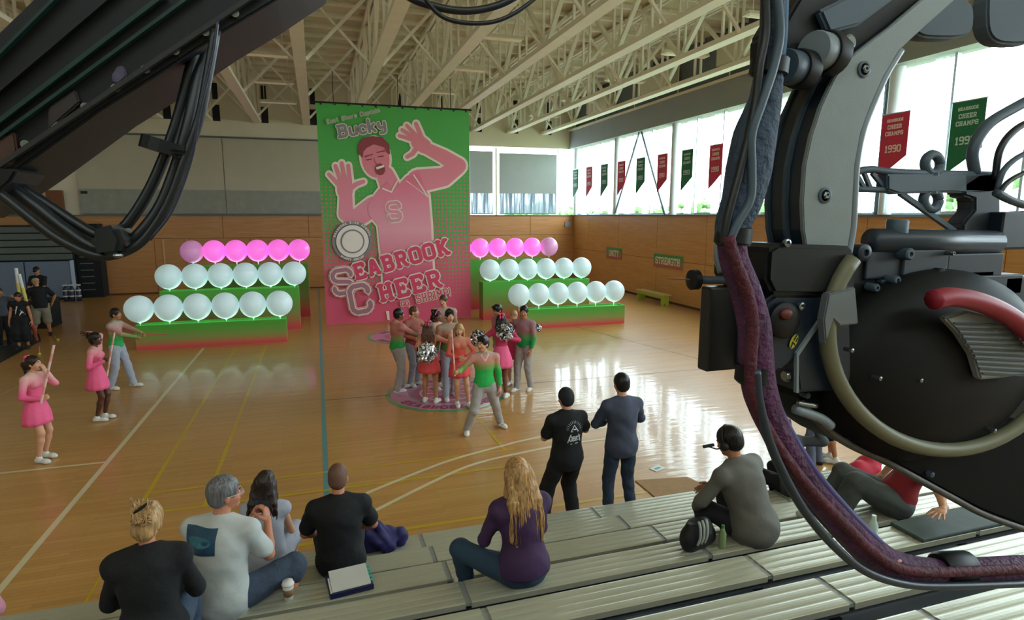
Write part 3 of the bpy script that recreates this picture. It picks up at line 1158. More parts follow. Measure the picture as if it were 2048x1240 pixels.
# pipe and ties that hold the banner
rig = empty('banner_pipe', (cx_, YBN + 0.05, BZ1 + 0.05), 0, 'black pipe that carries the top hem of the big banner', 'pipe')
MB().tube([(-2.7, 0, 0), (2.65, 0, 0)], 0.03, 8).build('pipe', M_black, rig)
for i in range(12):
    x = -2.4 + i * 0.44
    MB().cbox((x, -0.05, -0.03), (0.05, 0.06, 0.10)).build('clip', M_black, rig)
for x in (-2.0, 0.1, 1.9):
    MB().tube([(x, 0, 0), (x, 0, 1.0)], 0.012, 5).build('cable', M_black, rig)

# ================================================================== pennants along the window band
M_red_p = mat('pennant_red', '#c0304a', 0.8, noise=0.05)
M_grn_p = mat('pennant_green', '#1d6b45', 0.8, noise=0.05)
M_txt_p = mat('pennant_print', '#e9c9c4', 0.7)
M_txt_g = mat('pennant_print_pale', '#b9d2c2', 0.7)
for k in range(13):
    yc = 32.14 - 1.817 * k
    if k > 12:
        break
    red = (k % 2 == 1)
    if k == 8:
        red = True
    if k == 8 or k == 9 or k == 10:
        red = (k % 2 == 1)
    o = empty('pennant', (13.95, yc, 6.26))
    hw, H, H2 = 0.38, 1.57, 1.05
    pts = [(0, -hw, 0), (0, hw, 0), (0, hw, -H), (0, -hw, -H2)]
    pc_ = MB().prism(pts, (0.012, 0, 0)).build('cloth', M_red_p if red else M_grn_p, o)
    MB().bar((0, -hw - 0.03, 0.01), (0, hw + 0.03, 0.01), 0.025, 0.025).build('rod', M_alu, o)
    for yy in (-hw, hw):
        MB().tube([(0.01, yy, 0.01), (0.02, yy * 0.98, 1.22)], 0.004, 4).build('cord', M_alu, o)
    mt = M_txt_p if red else M_txt_g
    g = lambda x, y: Vector((-0.004, 0, 0)) + Vector((0, -x, y))
    yr = '1990' if red else '1993'
    for txt, size, z, w in (('SEABROOK', .06, -0.19, .018), ('CHEER', .085, -0.36, .024), ('CHAMPS', .085, -0.52, .024), (yr, .15, -0.93, .035)):
        tw = text_width(txt, size)
        m = MB()
        letters(m, txt, lambda x, y, z=z, tw=tw: g(x - tw / 2, y + z), size, w)
        m.build('lettering', mt, pc_)
    where = {0: 'green championship pennant nearest the back corner of the gym',
             1: 'red championship pennant second from the back corner',
             2: 'green championship pennant third from the back corner',
             3: 'red championship pennant just right of the first round column',
             4: 'green championship pennant inside the inverted V of the steel braces',
             5: 'red championship pennant just left of the second round column',
             6: 'green championship pennant just right of the second round column',
             7: 'red championship pennant left of the camera crane cables',
             8: 'green championship pennant behind the curved rig arm, ninth from the corner',
             9: 'red championship pennant behind the curved rig arm, tenth from the corner',
             10: 'green championship pennant behind the pale curved plate',
             11: 'large red championship pennant reading 1990 above the film camera',
             12: 'large green championship pennant reading 1993 above the film camera'}[k]
    tag(o, where, 'pennant', 'championship pennants along the window')

# ================================================================== signs, bench, vent
def wall_sign(text, y0, y1, z0, z1, label):
    o = empty('wall_sign', (XR - 0.05, (y0 + y1) / 2, z0), 0, label, 'sign')
    h = abs(y1 - y0) / 2
    H = z1 - z0
    bd_ = MB().box((-0.01, -h, 0), (0.015, h, H)).build('board', ramp_mat('sign_fade', [(0.0, '#b0585a'), (0.45, '#9a7a5c'), (0.75, '#4e8f56')], 'Z', 0, 0.56, 0.7, bump=0), o)
    m = MB()
    tw = text_width(text, 0.26, gap=.24)
    s = 0.26
    sc = min(1.0, 1.85 * h / tw)
    x0 = 0.0
    for ch in text:
        m = MB()
        letters(m, ch, lambda x, y: Vector((-0.014, -((x + x0) * sc - tw * sc / 2), y + 0.16)), s, 0.055 * (0.7 + 0.3 * sc), gap=.24)
        m.build('letter', mat('sign_letters', '#e2d6b4', 0.7), bd_)
        x0 += (LET[ch][0] + .24) * s


wall_sign('UNITY', 27.0, 28.65, 1.55, 2.11, 'small green and red wall sign reading UNITY')
wall_sign('STRENGTH', 21.7, 23.97, 1.50, 2.06, 'long green and red wall sign reading STRENGTH')

M_bench = mat('lime_paint', '#a9bb3c', 0.5, noise=0.08)
bn = empty('low_bench', (13.75, 23.1, 0), 0, 'low lime green wooden bench against the right wall', 'bench')
MB().rbox((-0.2, -1.15, 0.42), (0.2, 1.15, 0.47), 0.01).build('seat', mat('bench_top', '#c9b26a', 0.5), bn)
MB().box((-0.16, -1.1, 0.30), (-0.12, 1.1, 0.42)).build('apron', M_bench, bn)
for y in (-1.0, 0.96):
    m = MB()
    m.prism([(-0.18, y, 0), (-0.18, y, 0.42), (0.18, y, 0.42), (0.18, y, 0), (0.06, y, 0), (0.0, y, 0.09), (-0.06, y, 0)], (0, 0.05, 0))
    m.build('leg', M_bench, bn)
vt = tag(MB().rbox((13.72, YB - 0.10, 3.05), (14.12, YB - 0.03, 3.35), 0.01).build('wall_speaker', M_grey_paint), 'small grey box on the back wall close to the corner', 'wall box')

# ================================================================== tiered boxes and balloons
M_boxf = ramp_mat('box_fade', [(0.0, '#d8405a'), (0.12, '#cf5a4c'), (0.4, '#8f9450'), (0.85, '#55a53a')], 'Z', 0, 1.0, 0.55, coords='Generated', bump=0.05)
M_boxg = mat('box_green_top', '#4ac455', 0.5)
M_led = mat('led_strip_green', '#40ff60', 0.5, emit='#20ff50', estr=0.1)


def tier_box(x0, x1, y, d, h, label, glow=True):
    o = empty('display_box', ((x0 + x1) / 2, y + d / 2, 0), 0, label, 'box', 'green and pink display boxes')
    w = (x1 - x0) / 2
    m = MB()
    t = 0.04
    m.box((-w, -d / 2, 0), (w, -d / 2 + t, h)).box((-w, d / 2 - t, 0), (w, d / 2, h)).box((-w, -d / 2 + t, 0), (-w + t, d / 2 - t, h)).box((w - t, -d / 2 + t, 0), (w, d / 2 - t, h))
    m.box((-w + t, -d / 2 + t, 0), (w - t, d / 2 - t, h - 0.07))
    m.build('case', M_boxf, o)
    MB().box((-w + t, -d / 2 + t, h - 0.069), (w - t, d / 2 - t, h - 0.05)).build('top_tray', M_boxg, o)
    if glow:
        MB().box((-w + 0.05, -d / 2 + 0.05, h - 0.049), (w - 0.05, -d / 2 + 0.09, h - 0.02)).build('led_strip', M_led, o)
        l = area_light('strip_glow', ((x0 + x1) / 2, y + d / 2, h + 0.02), x1 - x0 - 0.1, 0.3, 3, (0.85, 1.0, 1.0), (0, 0, 1))
        l.rotation_euler = (pi, 0, 0)
    return o


tier_box(-4.97, -1.0, 19.1, 0.55, 0.69, 'green display box in front of the left balloon wall')
tier_box(-4.75, -0.66, 21.2, 0.55, 1.39, 'middle height display box of the left balloon wall')
tier_box(-4.35, -0.37, 23.75, 0.55, 1.97, 'tallest display box at the rear of the left balloon wall', True)
tier_box(6.45, 10.13, 18.85, 0.55, 0.64, 'green display box in front of the right balloon wall')
tier_box(5.58, 9.75, 20.98, 0.55, 1.36, 'middle height display box of the right balloon wall')
tier_box(5.0, 8.9, 23.6, 0.55, 1.97, 'tallest display box of the right balloon wall, beside the banner', True)

M_bw = mat('balloon_white', '#cfdadb', 0.35, spec=0.4, emit='#bfe6ea', estr=0.12)  # faint glow put into the skin for the light these balloons catch
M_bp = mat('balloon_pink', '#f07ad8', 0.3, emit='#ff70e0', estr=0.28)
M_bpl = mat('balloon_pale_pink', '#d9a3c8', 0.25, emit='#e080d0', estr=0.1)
M_bps = mat('balloon_stem', '#e8eeee', 0.5)


def balloon_mesh(r, material):
    m = MB()
    prof = []
    for i in range(0, 17):
        a = -pi / 2 + pi * i / 16
        z = r * math.sin(a)
        rr = r * math.cos(a)
        if z < 0:
            z *= 1.06
        prof.append((max(rr, 0.001), z))
    m.lathe(prof, n=28)
    return m.build('balloon_skin', material, smooth=True)


def row(x0, x1, y, z, n, r, which, side, rown, names):
    protos = {}
    for i in range(n):
        x = x0 + (x1 - x0) * i / (n - 1)
        kind = which[i]
        if kind not in protos:
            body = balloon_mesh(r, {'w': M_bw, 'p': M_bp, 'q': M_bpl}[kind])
            e = empty('balloon', (x, y, z - r * 1.12))
            body.parent = e
            body.location = (0, 0, r * 1.12)
            MB().lathe([(0.02, 0.0), (0.035, 0.0), (0.012, 0.05), (0.02, 0.09)], n=8).build('knot', M_bps, e)
            MB().tube([(0, 0, 0.01), (0, 0, -(z - r * 1.12 - names[1]))], 0.012, 5).build('stick', M_bps, e)
            protos[kind] = e
        else:
            e = copy_tree(protos[kind])
            e.location = (x, y, z - r * 1.12)
        colr = {'w': 'white', 'p': 'glowing pink', 'q': 'pale pink'}[kind]
        pos = ['leftmost', 'second from left', 'third from left', 'fourth from left', 'fifth from left', 'rightmost'][i]
        tag(e, 'round %s balloon, %s in the %s row of the %s balloon wall' % (colr, pos, rown, side), 'balloon', '%s row of the %s balloon wall' % (rown, side))


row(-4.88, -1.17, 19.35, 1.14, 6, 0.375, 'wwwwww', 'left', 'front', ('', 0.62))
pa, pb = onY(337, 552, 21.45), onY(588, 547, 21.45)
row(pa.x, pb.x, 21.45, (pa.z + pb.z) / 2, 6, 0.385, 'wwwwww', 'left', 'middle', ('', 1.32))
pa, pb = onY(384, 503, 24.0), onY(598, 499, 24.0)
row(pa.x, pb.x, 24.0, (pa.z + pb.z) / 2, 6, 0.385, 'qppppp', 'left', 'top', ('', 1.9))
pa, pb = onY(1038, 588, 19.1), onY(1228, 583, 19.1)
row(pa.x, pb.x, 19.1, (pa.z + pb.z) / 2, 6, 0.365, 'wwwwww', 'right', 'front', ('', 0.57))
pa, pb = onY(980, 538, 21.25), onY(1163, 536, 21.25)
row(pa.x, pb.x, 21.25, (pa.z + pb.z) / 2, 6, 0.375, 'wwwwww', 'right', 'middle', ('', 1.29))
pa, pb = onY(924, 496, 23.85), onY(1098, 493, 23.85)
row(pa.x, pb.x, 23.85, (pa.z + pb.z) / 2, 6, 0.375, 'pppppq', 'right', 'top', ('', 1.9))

# ================================================================== painted marks on the floor
M_lw = mat('line_white', '#d9c9a0', 0.4, coat=0.4)
M_lf = mat('line_faint', '#cfa56c', 0.4, coat=0.4)
M_ly = mat('line_yellow', '#c8a417', 0.4, coat=0.4)
M_lb = mat('line_blue', '#4f8d93', 0.4, coat=0.4)
M_ld = mat('line_dark', '#6b5433', 0.4, coat=0.4)
LZ = [0.0012]


def fline(pts, w, material):
    pts = [Vector((p[0], p[1])) for p in pts]
    LZ[0] += 0.00015
    V, F = [], []
    for i, p in enumerate(pts):
        t = (pts[min(i + 1, len(pts) - 1)] - pts[max(0, i - 1)]).normalized()
        n = Vector((-t.y, t.x)) * w / 2
        V += [(p.x + n.x, p.y + n.y, LZ[0]), (p.x - n.x, p.y - n.y, LZ[0])]
    for i in range(len(pts) - 1):
        F.append((2 * i, 2 * i + 1, 2 * i + 3, 2 * i + 2))
    MB().add(V, F).build('court_line', material, floor_o)


def P2(px, py):
    q = onZ(px, py, 0)
    return (q.x, q.y)


fline([(-3.23, 0), (-3.23, 18.85)], 0.075, M_lw)
fline([(-3.23, 10.35), (-15, 10.35)], 0.06, M_lw)
fline([(-0.04, 2), (-0.04, 32.9)], 0.075, M_lb)
fline([(-2.36, 8.32), (-2.36, 18.8)], 0.055, M_ly)
fline([(-1.56, 8.32), (-1.56, 18.8)], 0.055, M_ly)
fline([(-2.36, 8.32), (2.9, 8.32)], 0.05, M_ly)
fline([(-2.36, 8.95), (2.9, 8.95)], 0.045, M_ly)
fline([(-2.33, 4.0), (-2.33, 6.93), (4.6, 6.93)], 0.06, M_ly)
fline([P2(950, 830), P2(1010, 900)], 0.05, M_ly)
fline(smooth_path([P2(*p) + (0,) for p in ((690, 1010), (714, 995), (823, 950), (900, 921), (974, 900), (1060, 878), (1150, 862), (1250, 850))], 5), 0.065, M_lw)
fline(smooth_path([P2(*p) + (0,) for p in ((690, 1052), (733, 1030), (886, 954), (960, 925), (1061, 902), (1150, 886), (1260, 872))], 5), 0.065, M_lw)
fline([(0.0, 12.63), (14.2, 12.4)], 0.03, M_ld)
fline([P2(1130, 648), P2(1412, 722)], 0.035, M_ld)
fline([(0.0, 15.9), (14.2, 15.6)], 0.03, M_lf)
fline([P2(1080, 1010), P2(1130, 1075)], 0.05, M_lf)
fline([P2(98, 715), P2(170, 673)], 0.05, M_lf)
fline([P2(0, 790), P2(40, 772)], 0.05, M_lf)


def decal(cx, cy, R, label, sc=1.0):
    t = empty('floor_decal', (cx, cy, 0.001), 0, label, 'floor decal', 'round cheer decals on the floor')
    cols_ = [(1.0, mat('decal_green', '#4f9a46', 0.4, coat=0.4)), (0.92, mat('decal_pink', '#c983a0', 0.4, coat=0.4)), (0.63, mat('decal_grey', '#9c8f92', 0.4, coat=0.4)),
             (0.58, mat('decal_rose', '#b9597c', 0.4, coat=0.4)), (0.46, M_lw if False else mat('decal_pale', '#d8b3bd', 0.4, coat=0.4)), (0.42, mat('decal_rose', '#b9597c'))]
    for k, (f, m_) in enumerate(cols_):
        z = 0.002 + 0.001 * k
        MB().add([(R * f * math.cos(2 * pi * i / 64), R * f * math.sin(2 * pi * i / 64), z) for i in range(64)], [tuple(range(64))]).build('ring' if k else 'disc', m_, t)
    for text, a0, a1, flip in (('SEABROOK CHEER', 205, 335, True), ('GO SHRIMP', 140, 40, False)):
        for i, ch in enumerate(text):
            if ch == ' ':
                continue
            a = math.radians(a0 + (a1 - a0) * i / (len(text) - 1))
            rb = R * (0.86 if flip else 0.7)
            ang = a + pi / 2 if flip else a - pi / 2
            ca, sa = math.cos(ang), math.sin(ang)
            wd = LET[ch][0]
            s = R * 0.13
            def g(x, y, a=a, rb=rb, ca=ca, sa=sa, wd=wd, s=s):
                x = x - wd * s / 2
                return Vector((rb * math.cos(a) + x * ca - y * sa, rb * math.sin(a) + x * sa + y * ca, 0.0085))
            m = MB()
            letters(m, ch, g, s, R * 0.03)
            m.build('letter', mat('decal_letters', '#93355c', 0.4), t)
    m = MB()
    for k in range(10):
        a = 2 * pi * k / 10
        m.add([(R * r_ * math.cos(a + d), R * r_ * math.sin(a + d), 0.0086) for r_, d in ((.12, -.12), (.4, -.05), (.4, .05), (.12, .12))], [(0, 1, 2, 3)])
    m.build('ray', mat('decal_pale', '#d8b3bd'), t)


decal(2.5, 12.42, 1.30, 'round pink and green cheer decal under the cheerleaders')
decal(2.62, 18.9, 1.30, 'round pink cheer decal just in front of the big banner')

# dull mat and loose paper on the floor
q1, q2, q3 = onZ(1270, 962, 0), onZ(1375, 955, 0), onZ(1408, 985, 0)
mt_ = MB().prism([(q1.x, q1.y, 0), (q2.x, q2.y, 0), (q3.x + 0.3, 6.1, 0), (q1.x, 6.1, 0)], (0, 0, 0.012)).build('floor_mat', mat('tan_mat', '#a27c50', 0.8, noise=0.1))
tag(mt_, 'flat tan mat on the floor in front of the bleachers', 'mat')
q = onZ(1315, 937, 0)
pp = empty('loose_card', (q.x, q.y, 0), 0.35, 'small white card lying on the floor near the standing men', 'card')
MB().box((-0.11, -0.07, 0.001), (0.11, 0.07, 0.008)).build('sheet', mat('paper_white', '#e4ecec', 0.6), pp)
MB().box((-0.07, -0.03, 0.0082), (0.05, 0.02, 0.0095)).build('printed_patch', mat('paper_grey', '#8fa3a0', 0.6), pp)

# ================================================================== folded far bleachers at the left
fb = empty('folded_bleachers', (-12.6, 32.6, 0), 0, 'dark grey folded bleachers recessed at the far left of the gym', 'bleachers')
M_slat = mat('grey_slat', '#5b6460', 0.5, noise=0.08)
M_slat_d = mat('dark_gap', '#15191a', 0.8)
MB().box((-3.3, -0.5, 0), (2.12, 0.4, 3.30)).build('carcass', M_slat_d, fb)
for i, z in enumerate((1.78, 2.08, 2.38, 2.68, 2.98)):
    MB().rbox((-3.3, -0.62 - 0.0 * i, z), (2.10, -0.5, z + 0.26), 0.02).build('slat', M_slat, fb)
M_pad = mat('blue_grey_pad', '#71819a', 0.6, noise=0.06)
for x0, x1 in ((-3.3, -2.3), (-2.28, -1.2), (-1.18, 0.3), (0.34, 2.04)):
    MB().rbox((x0, -0.78, 0.08), (x1, -0.52, 1.72), 0.03).build('wall_pad', M_pad, fb)
MB().box((2.05, -0.8, 0), (2.11, -0.5, 1.75)).build('pad_edge', mat('pale_edge', '#b9c6d6', 0.5), fb)
tw = empty('stair_tower', (-9.85, 32.7, 0), 0, 'black stair tower beside the folded bleachers with pale treads', 'stair tower')
MB().box((-0.60, -0.4, 0), (0.35, 0.35, 3.35)).build('frame', M_slat_d, tw)
for i in range(7):
    MB().box((-0.45, -0.46, 0.35 + i * 0.3), (0.05, -0.40, 0.39 + i * 0.3)).build('tread', mat('tread_grey', '#5c6a62', 0.6), tw)
pl = tag(MB().box((-11.5, YB - 0.35, 3.78), (-10.9, YB - 0.05, 4.85)).build('upper_pillar', mat('rust_pillar', '#7b4a2c', 0.7, noise=0.1)), 'rust brown pillar on the ledge above the folded bleachers', 'pillar')
pd = tag(MB().rbox((-10.25, YB - 0.0, 4.72), (-10.0, YB + 0.08, 4.84), 0.01).build('wall_lamp', M_black), 'tiny black lamp on the upper back wall', 'wall lamp')
MB().box((-15.9, YB - 0.2, 3.78), (-12.3, YB - 0.15, 4.75)).build('rail_panel', mat('rail_dark', '#3c4a44', 0.5), wb)
# ================================================================== people: smooth bodies grown from a distance field
V3 = lambda *a: np.array(a, float)


def nrm(v):
    v = np.asarray(v, float)
    return v / (np.linalg.norm(v) + 1e-9)


class Field:
    """union of round cones and ellipsoids, meshed with surface nets"""

    def __init__(s):
        s.p = []

    def cone(s, a, b, ra, rb, k=0.03):
        s.p.append(('c', V3(*a), V3(*b), ra, rb, k))
        return s

    def ell(s, c, r, R=None, k=0.03, cut=False):
        s.p.append(('x' if cut else 'e', V3(*c), V3(*r), R, 0, k))
        return s

    def plane(s, pt, n):
        """keep what lies behind the plane"""
        s.p.append(('p', V3(*pt), nrm(n), 0, 0, 0))
        return s

    def bounds(s):
        lo = V3(9, 9, 9)
        hi = -lo
        for t, a, b, c, d, k in s.p:
            if t == 'c':
                r = max(c, d)
                lo = np.minimum(lo, np.minimum(a, b) - r)
                hi = np.maximum(hi, np.maximum(a, b) + r)
            elif t == 'e':
                r = max(b) if c is not None else b
                lo = np.minimum(lo, a - r)
                hi = np.maximum(hi, a + r)
        return lo, hi

    def mesh(s, h, wob=0.0, wf=14.0, seed=0.0):
        lo, hi = s.bounds()
        lo = lo - 3 * h
        hi = hi + 3 * h
        n = np.ceil((hi - lo) / h).astype(int) + 1
        ax = [lo[i] + h * np.arange(n[i]) for i in range(3)]
        D = np.full(n, 0.2, np.float32)
        for t, a, b, c, d, k in s.p:
            if t == 'p':
                g = (ax[0][:, None, None] - a[0]) * b[0] + (ax[1][None, :, None] - a[1]) * b[1] + (ax[2][None, None, :] - a[2]) * b[2]
                D = np.maximum(D, g.astype(np.float32))
                continue
            if t == 'c':
                mlo = np.minimum(a, b) - max(c, d)
                mhi = np.maximum(a, b) + max(c, d)
            else:
                r = max(b) if c is not None else b
                mlo, mhi = a - r, a + r
            mg = max(k, 2 * h) + 2 * h
            i0 = np.clip(((mlo - mg - lo) / h).astype(int), 0, n)
            i1 = np.clip(((mhi + mg - lo) / h).astype(int) + 2, 0, n)
            X = ax[0][i0[0]:i1[0], None, None]
            Y = ax[1][None, i0[1]:i1[1], None]
            Z = ax[2][None, None, i0[2]:i1[2]]
            if t == 'c':
                ba = b - a
                L = ba.dot(ba) + 1e-12
                px, py, pz = X - a[0], Y - a[1], Z - a[2]
                tt = np.clip((px * ba[0] + py * ba[1] + pz * ba[2]) / L, 0, 1)
                q = np.sqrt((px - tt * ba[0]) ** 2 + (py - tt * ba[1]) ** 2 + (pz - tt * ba[2]) ** 2) - (c + (d - c) * tt)
            else:
                px, py, pz = X - a[0], Y - a[1], Z - a[2]
                if c is not None:
                    px, py, pz = [px * c[i][0] + py * c[i][1] + pz * c[i][2] for i in range(3)]
                k0 = np.sqrt((px / b[0]) ** 2 + (py / b[1]) ** 2 + (pz / b[2]) ** 2)
                k1 = np.sqrt((px / b[0] ** 2) ** 2 + (py / b[1] ** 2) ** 2 + (pz / b[2] ** 2) ** 2)
                q = k0 * (k0 - 1) / (k1 + 1e-9)
            sub = D[i0[0]:i1[0], i0[1]:i1[1], i0[2]:i1[2]]
            if t == 'x':
                q = -q
                hh = np.clip(0.5 - 0.5 * (q - sub) / k, 0, 1)
                D[i0[0]:i1[0], i0[1]:i1[1], i0[2]:i1[2]] = np.maximum(sub, q) if k < 1e-4 else q * (1 - hh) + sub * hh + k * hh * (1 - hh)
            else:
                hh = np.clip(0.5 + 0.5 * (q - sub) / k, 0, 1)
                D[i0[0]:i1[0], i0[1]:i1[1], i0[2]:i1[2]] = q * (1 - hh) + sub * hh - k * hh * (1 - hh)
        if wob:
            X = ax[0][:, None, None]
            Y = ax[1][None, :, None]
            Z = ax[2][None, None, :]
            w = np.sin(X * wf * 1.3 + 2.0 * np.sin(Z * wf * 0.9 + seed) + seed) * np.sin(Y * wf * 1.1 + 1.7 * np.sin(Z * wf * 0.7 + seed * 2)) * 0.6 + 0.4 * np.sin(Z * wf * 1.6 + 2 * np.sin((X + Y) * wf * 0.8 + seed))
            D = D + (wob * w).astype(np.float32)
        return nets(D, lo, h)


def nets(D, lo, h):
    S_ = D < 0
    n = D.shape
    # cells with a sign change
    c = [S_[i:n[0] - 1 + i, j:n[1] - 1 + j, k:n[2] - 1 + k] for i in (0, 1) for j in (0, 1) for k in (0, 1)]
    sm = sum(x.astype(np.int8) for x in c)
    act = (sm > 0) & (sm < 8)
    idx = np.argwhere(act)
    if len(idx) == 0:
        return np.zeros((0, 3)), np.zeros((0, 4), int)
    vid = np.full(act.shape, -1, int)
    vid[act] = np.arange(len(idx))
    acc = np.zeros((len(idx), 3))
    cnt = np.zeros(len(idx))
    cor = [(i, j, k) for i in (0, 1) for j in (0, 1) for k in (0, 1)]
    vals = [D[idx[:, 0] + a, idx[:, 1] + b, idx[:, 2] + d] for a, b, d in cor]
    for p in range(8):
        for q in range(p + 1, 8):
            df = [cor[q][t] - cor[p][t] for t in range(3)]
            if sum(abs(x) for x in df) != 1:
                continue
            va, vb = vals[p], vals[q]
            m = (va < 0) != (vb < 0)
            t = np.where(m, va / (va - vb + 1e-12), 0)
            for a in range(3):
                acc[:, a] += np.where(m, cor[p][a] + t * df[a], 0)
            cnt += m
    vs = (acc / cnt[:, None] + idx) * h + lo
    F = []
    for a in range(3):
        b, d = (a + 1) % 3, (a + 2) % 3
        sl0 = [slice(None)] * 3
        sl1 = [slice(None)] * 3
        sl0[a] = slice(0, n[a] - 1)
        sl1[a] = slice(1, n[a])
        e = S_[tuple(sl0)] != S_[tuple(sl1)]
        ii = np.argwhere(e)
        ii = ii[(ii[:, b] > 0) & (ii[:, d] > 0) & (ii[:, b] < n[b] - 1) & (ii[:, d] < n[d] - 1)]
        ob = np.zeros(3, int)
        ob[b] = 1
        od = np.zeros(3, int)
        od[d] = 1
        g = lambda z: vid[z[:, 0], z[:, 1], z[:, 2]]
        q = np.stack([g(ii), g(ii - ob), g(ii - ob - od), g(ii - od)], 1)
        flip = ~S_[ii[:, 0], ii[:, 1], ii[:, 2]]
        q[flip] = q[flip][:, ::-1]
        F.append(q)
    F = np.concatenate(F)
    # F winding: inside at the low end of the edge must face up the axis
    return vs, F[:, ::-1]


def relax(v, f, it=1, lam=0.5):
    for _ in range(it):
        s = np.zeros_like(v)
        c = np.zeros(len(v))
        for a, b in ((0, 1), (1, 2), (2, 3), (3, 0)):
            np.add.at(s, f[:, a], v[f[:, b]])
            np.add.at(s, f[:, b], v[f[:, a]])
            np.add.at(c, f[:, a], 1)
            np.add.at(c, f[:, b], 1)
        v = v * (1 - lam) + lam * s / np.maximum(c, 1)[:, None]
    return v


def mesh_obj(name, parts, mats, parent, smooth=True):
    """parts: list of (verts, faces, material index or array)"""
    off = 0
    VV, FF, MI = [], [], []
    for v, f, mi in parts:
        if len(v) == 0:
            continue
        VV.append(v)
        FF.append(f + off)
        MI.append(np.full(len(f), mi) if np.isscalar(mi) else mi)
        off += len(v)
    v = np.concatenate(VV)
    f = np.concatenate(FF)
    mi = np.concatenate(MI)
    me = bpy.data.meshes.new(name)
    me.vertices.add(len(v))
    me.vertices.foreach_set('co', v.astype(np.float32).ravel())
    me.loops.add(len(f) * 4)
    me.loops.foreach_set('vertex_index', f.astype(np.int32).ravel())
    me.polygons.add(len(f))
    me.polygons.foreach_set('loop_start', np.arange(len(f), dtype=np.int32) * 4)
    me.polygons.foreach_set('loop_total', np.full(len(f), 4, np.int32))
    for m in mats:
        me.materials.append(m)
    me.polygons.foreach_set('material_index', mi.astype(np.int32))
    me.polygons.foreach_set('use_smooth', [smooth] * len(f))
    me.update(calc_edges=True)
    me.validate()
    o = bpy.data.objects.new(name, me)
    COL.objects.link(o)
    o.parent = parent
    return o


def ik(a, t, l1, l2, pole):
    """two-bone chain from a towards t, the joint bending towards the pole direction"""
    a, t = V3(*a), V3(*t)
    d = t - a
    L = np.linalg.norm(d)
    mxl = (l1 + l2) * 0.999
    if L > mxl:
        t = a + d / L * mxl
        d = t - a
        L = mxl
    u = d / (L + 1e-9)
    c = (l1 * l1 + L * L - l2 * l2) / (2 * L + 1e-9)
    hh = math.sqrt(max(l1 * l1 - c * c, 0))
    pole = V3(*pole)
    pv = pole - u * pole.dot(u)
    pv = nrm(pv)
    return a + u * c + pv * hh, t


def basis(fwd, up):
    """rows: right, forward, up"""
    f = nrm(fwd)
    r = nrm(np.cross(f, up))
    u = np.cross(r, f)
    return np.array([r, f, u])


SKIN = {}
M_black_h = mat('clip_black', '#15110f', 0.3)


def skin(tone):
    c = {'fair': '#d9a384', 'light': '#cf9877', 'tan': '#b67d58', 'olive': '#a9754f', 'brown': '#7a4c34', 'dark': '#5a3626', 'ruddy': '#c78468'}[tone]
    return mat('skin_' + tone, c, 0.5, noise=0.04, nscale=12, spec=0.35)


M_lip = mat('lips', '#a35149', 0.45)
M_eye = mat('eye_dark', '#1b1512', 0.25)
M_eyew = mat('eye_white', '#ddd6cc', 0.35)
M_brow = mat('brow', '#2c1c12', 0.8)


def hand_parts(W, d, nrml, side, s, h, pose='relax', spread=0.0):
    """hand at wrist W, fingers along d, palm facing nrml; side +1 right hand"""
    F = Field()
    d = nrm(d)
    nrml = nrm(V3(*nrml) - d * np.dot(d, nrml))
    x = np.cross(d, nrml) * side      # towards the thumb side
    P = lambda a, b, c: W + (d * a + x * b + nrml * c) * s
    F.cone(P(-0.03, 0, 0), P(0.02, 0, 0), 0.026 * s, 0.026 * s, 0.01)
    R = np.array([x, d, nrml])
    F.ell(P(0.055, 0.0, 0), (0.040 * s, 0.050 * s, 0.017 * s), R, 0.012)
    curl = {'relax': (0.35, 0.45, 0.3), 'grip': (1.25, 1.45, 0.9), 'flat': (0.06, 0.08, 0.05), 'half': (0.7, 0.8, 0.5), 'open': (0.1, 0.12, 0.1)}[pose]
    L = ((0.042, 0.026, 0.020), (0.046, 0.030, 0.022), (0.042, 0.027, 0.021), (0.033, 0.020, 0.018))
    for i, (off, ln) in enumerate(zip((0.028, 0.0095, -0.0095, -0.028), L)):
        fan = (off / 0.028) * (0.10 + spread)
        a0 = P(0.085 - abs(i - 1.2) * 0.004, off, 0.0)
        ang = 0.0
        pt = a0
        r0 = 0.0098 if i < 3 else 0.0085
        for j in range(3):
            ang += curl[j]
            dr = d * math.cos(ang) + nrml * math.sin(ang) + x * fan * math.cos(ang)
            nx = pt + nrm(dr) * ln[j] * s
            F.cone(pt, nx, r0 * s * (1 - 0.07 * j), r0 * s * (0.93 - 0.07 * j), 0.004)
            pt = nx
    # thumb
    t0 = P(0.015, 0.026, 0.006)
    cl = 0.9 if pose in ('grip', 'half') else 0.25
    d1 = nrm(d * 0.75 + x * (0.75 + spread) + nrml * (0.3 + cl * 0.4))
    t1 = t0 + d1 * 0.042 * s
    d2 = nrm(d * (0.9) + x * (0.35 + spread * .6 - cl * 0.35) + nrml * (0.25 + cl * 0.6))
    t2 = t1 + d2 * 0.032 * s
    t3 = t2 + nrm(d2 + nrml * cl * 0.3) * 0.026 * s
    F.cone(t0, t1, 0.015 * s, 0.012 * s, 0.01).cone(t1, t2, 0.0115 * s, 0.0105 * s, 0.004).cone(t2, t3, 0.0105 * s, 0.009 * s, 0.004)
    return F.mesh(h)


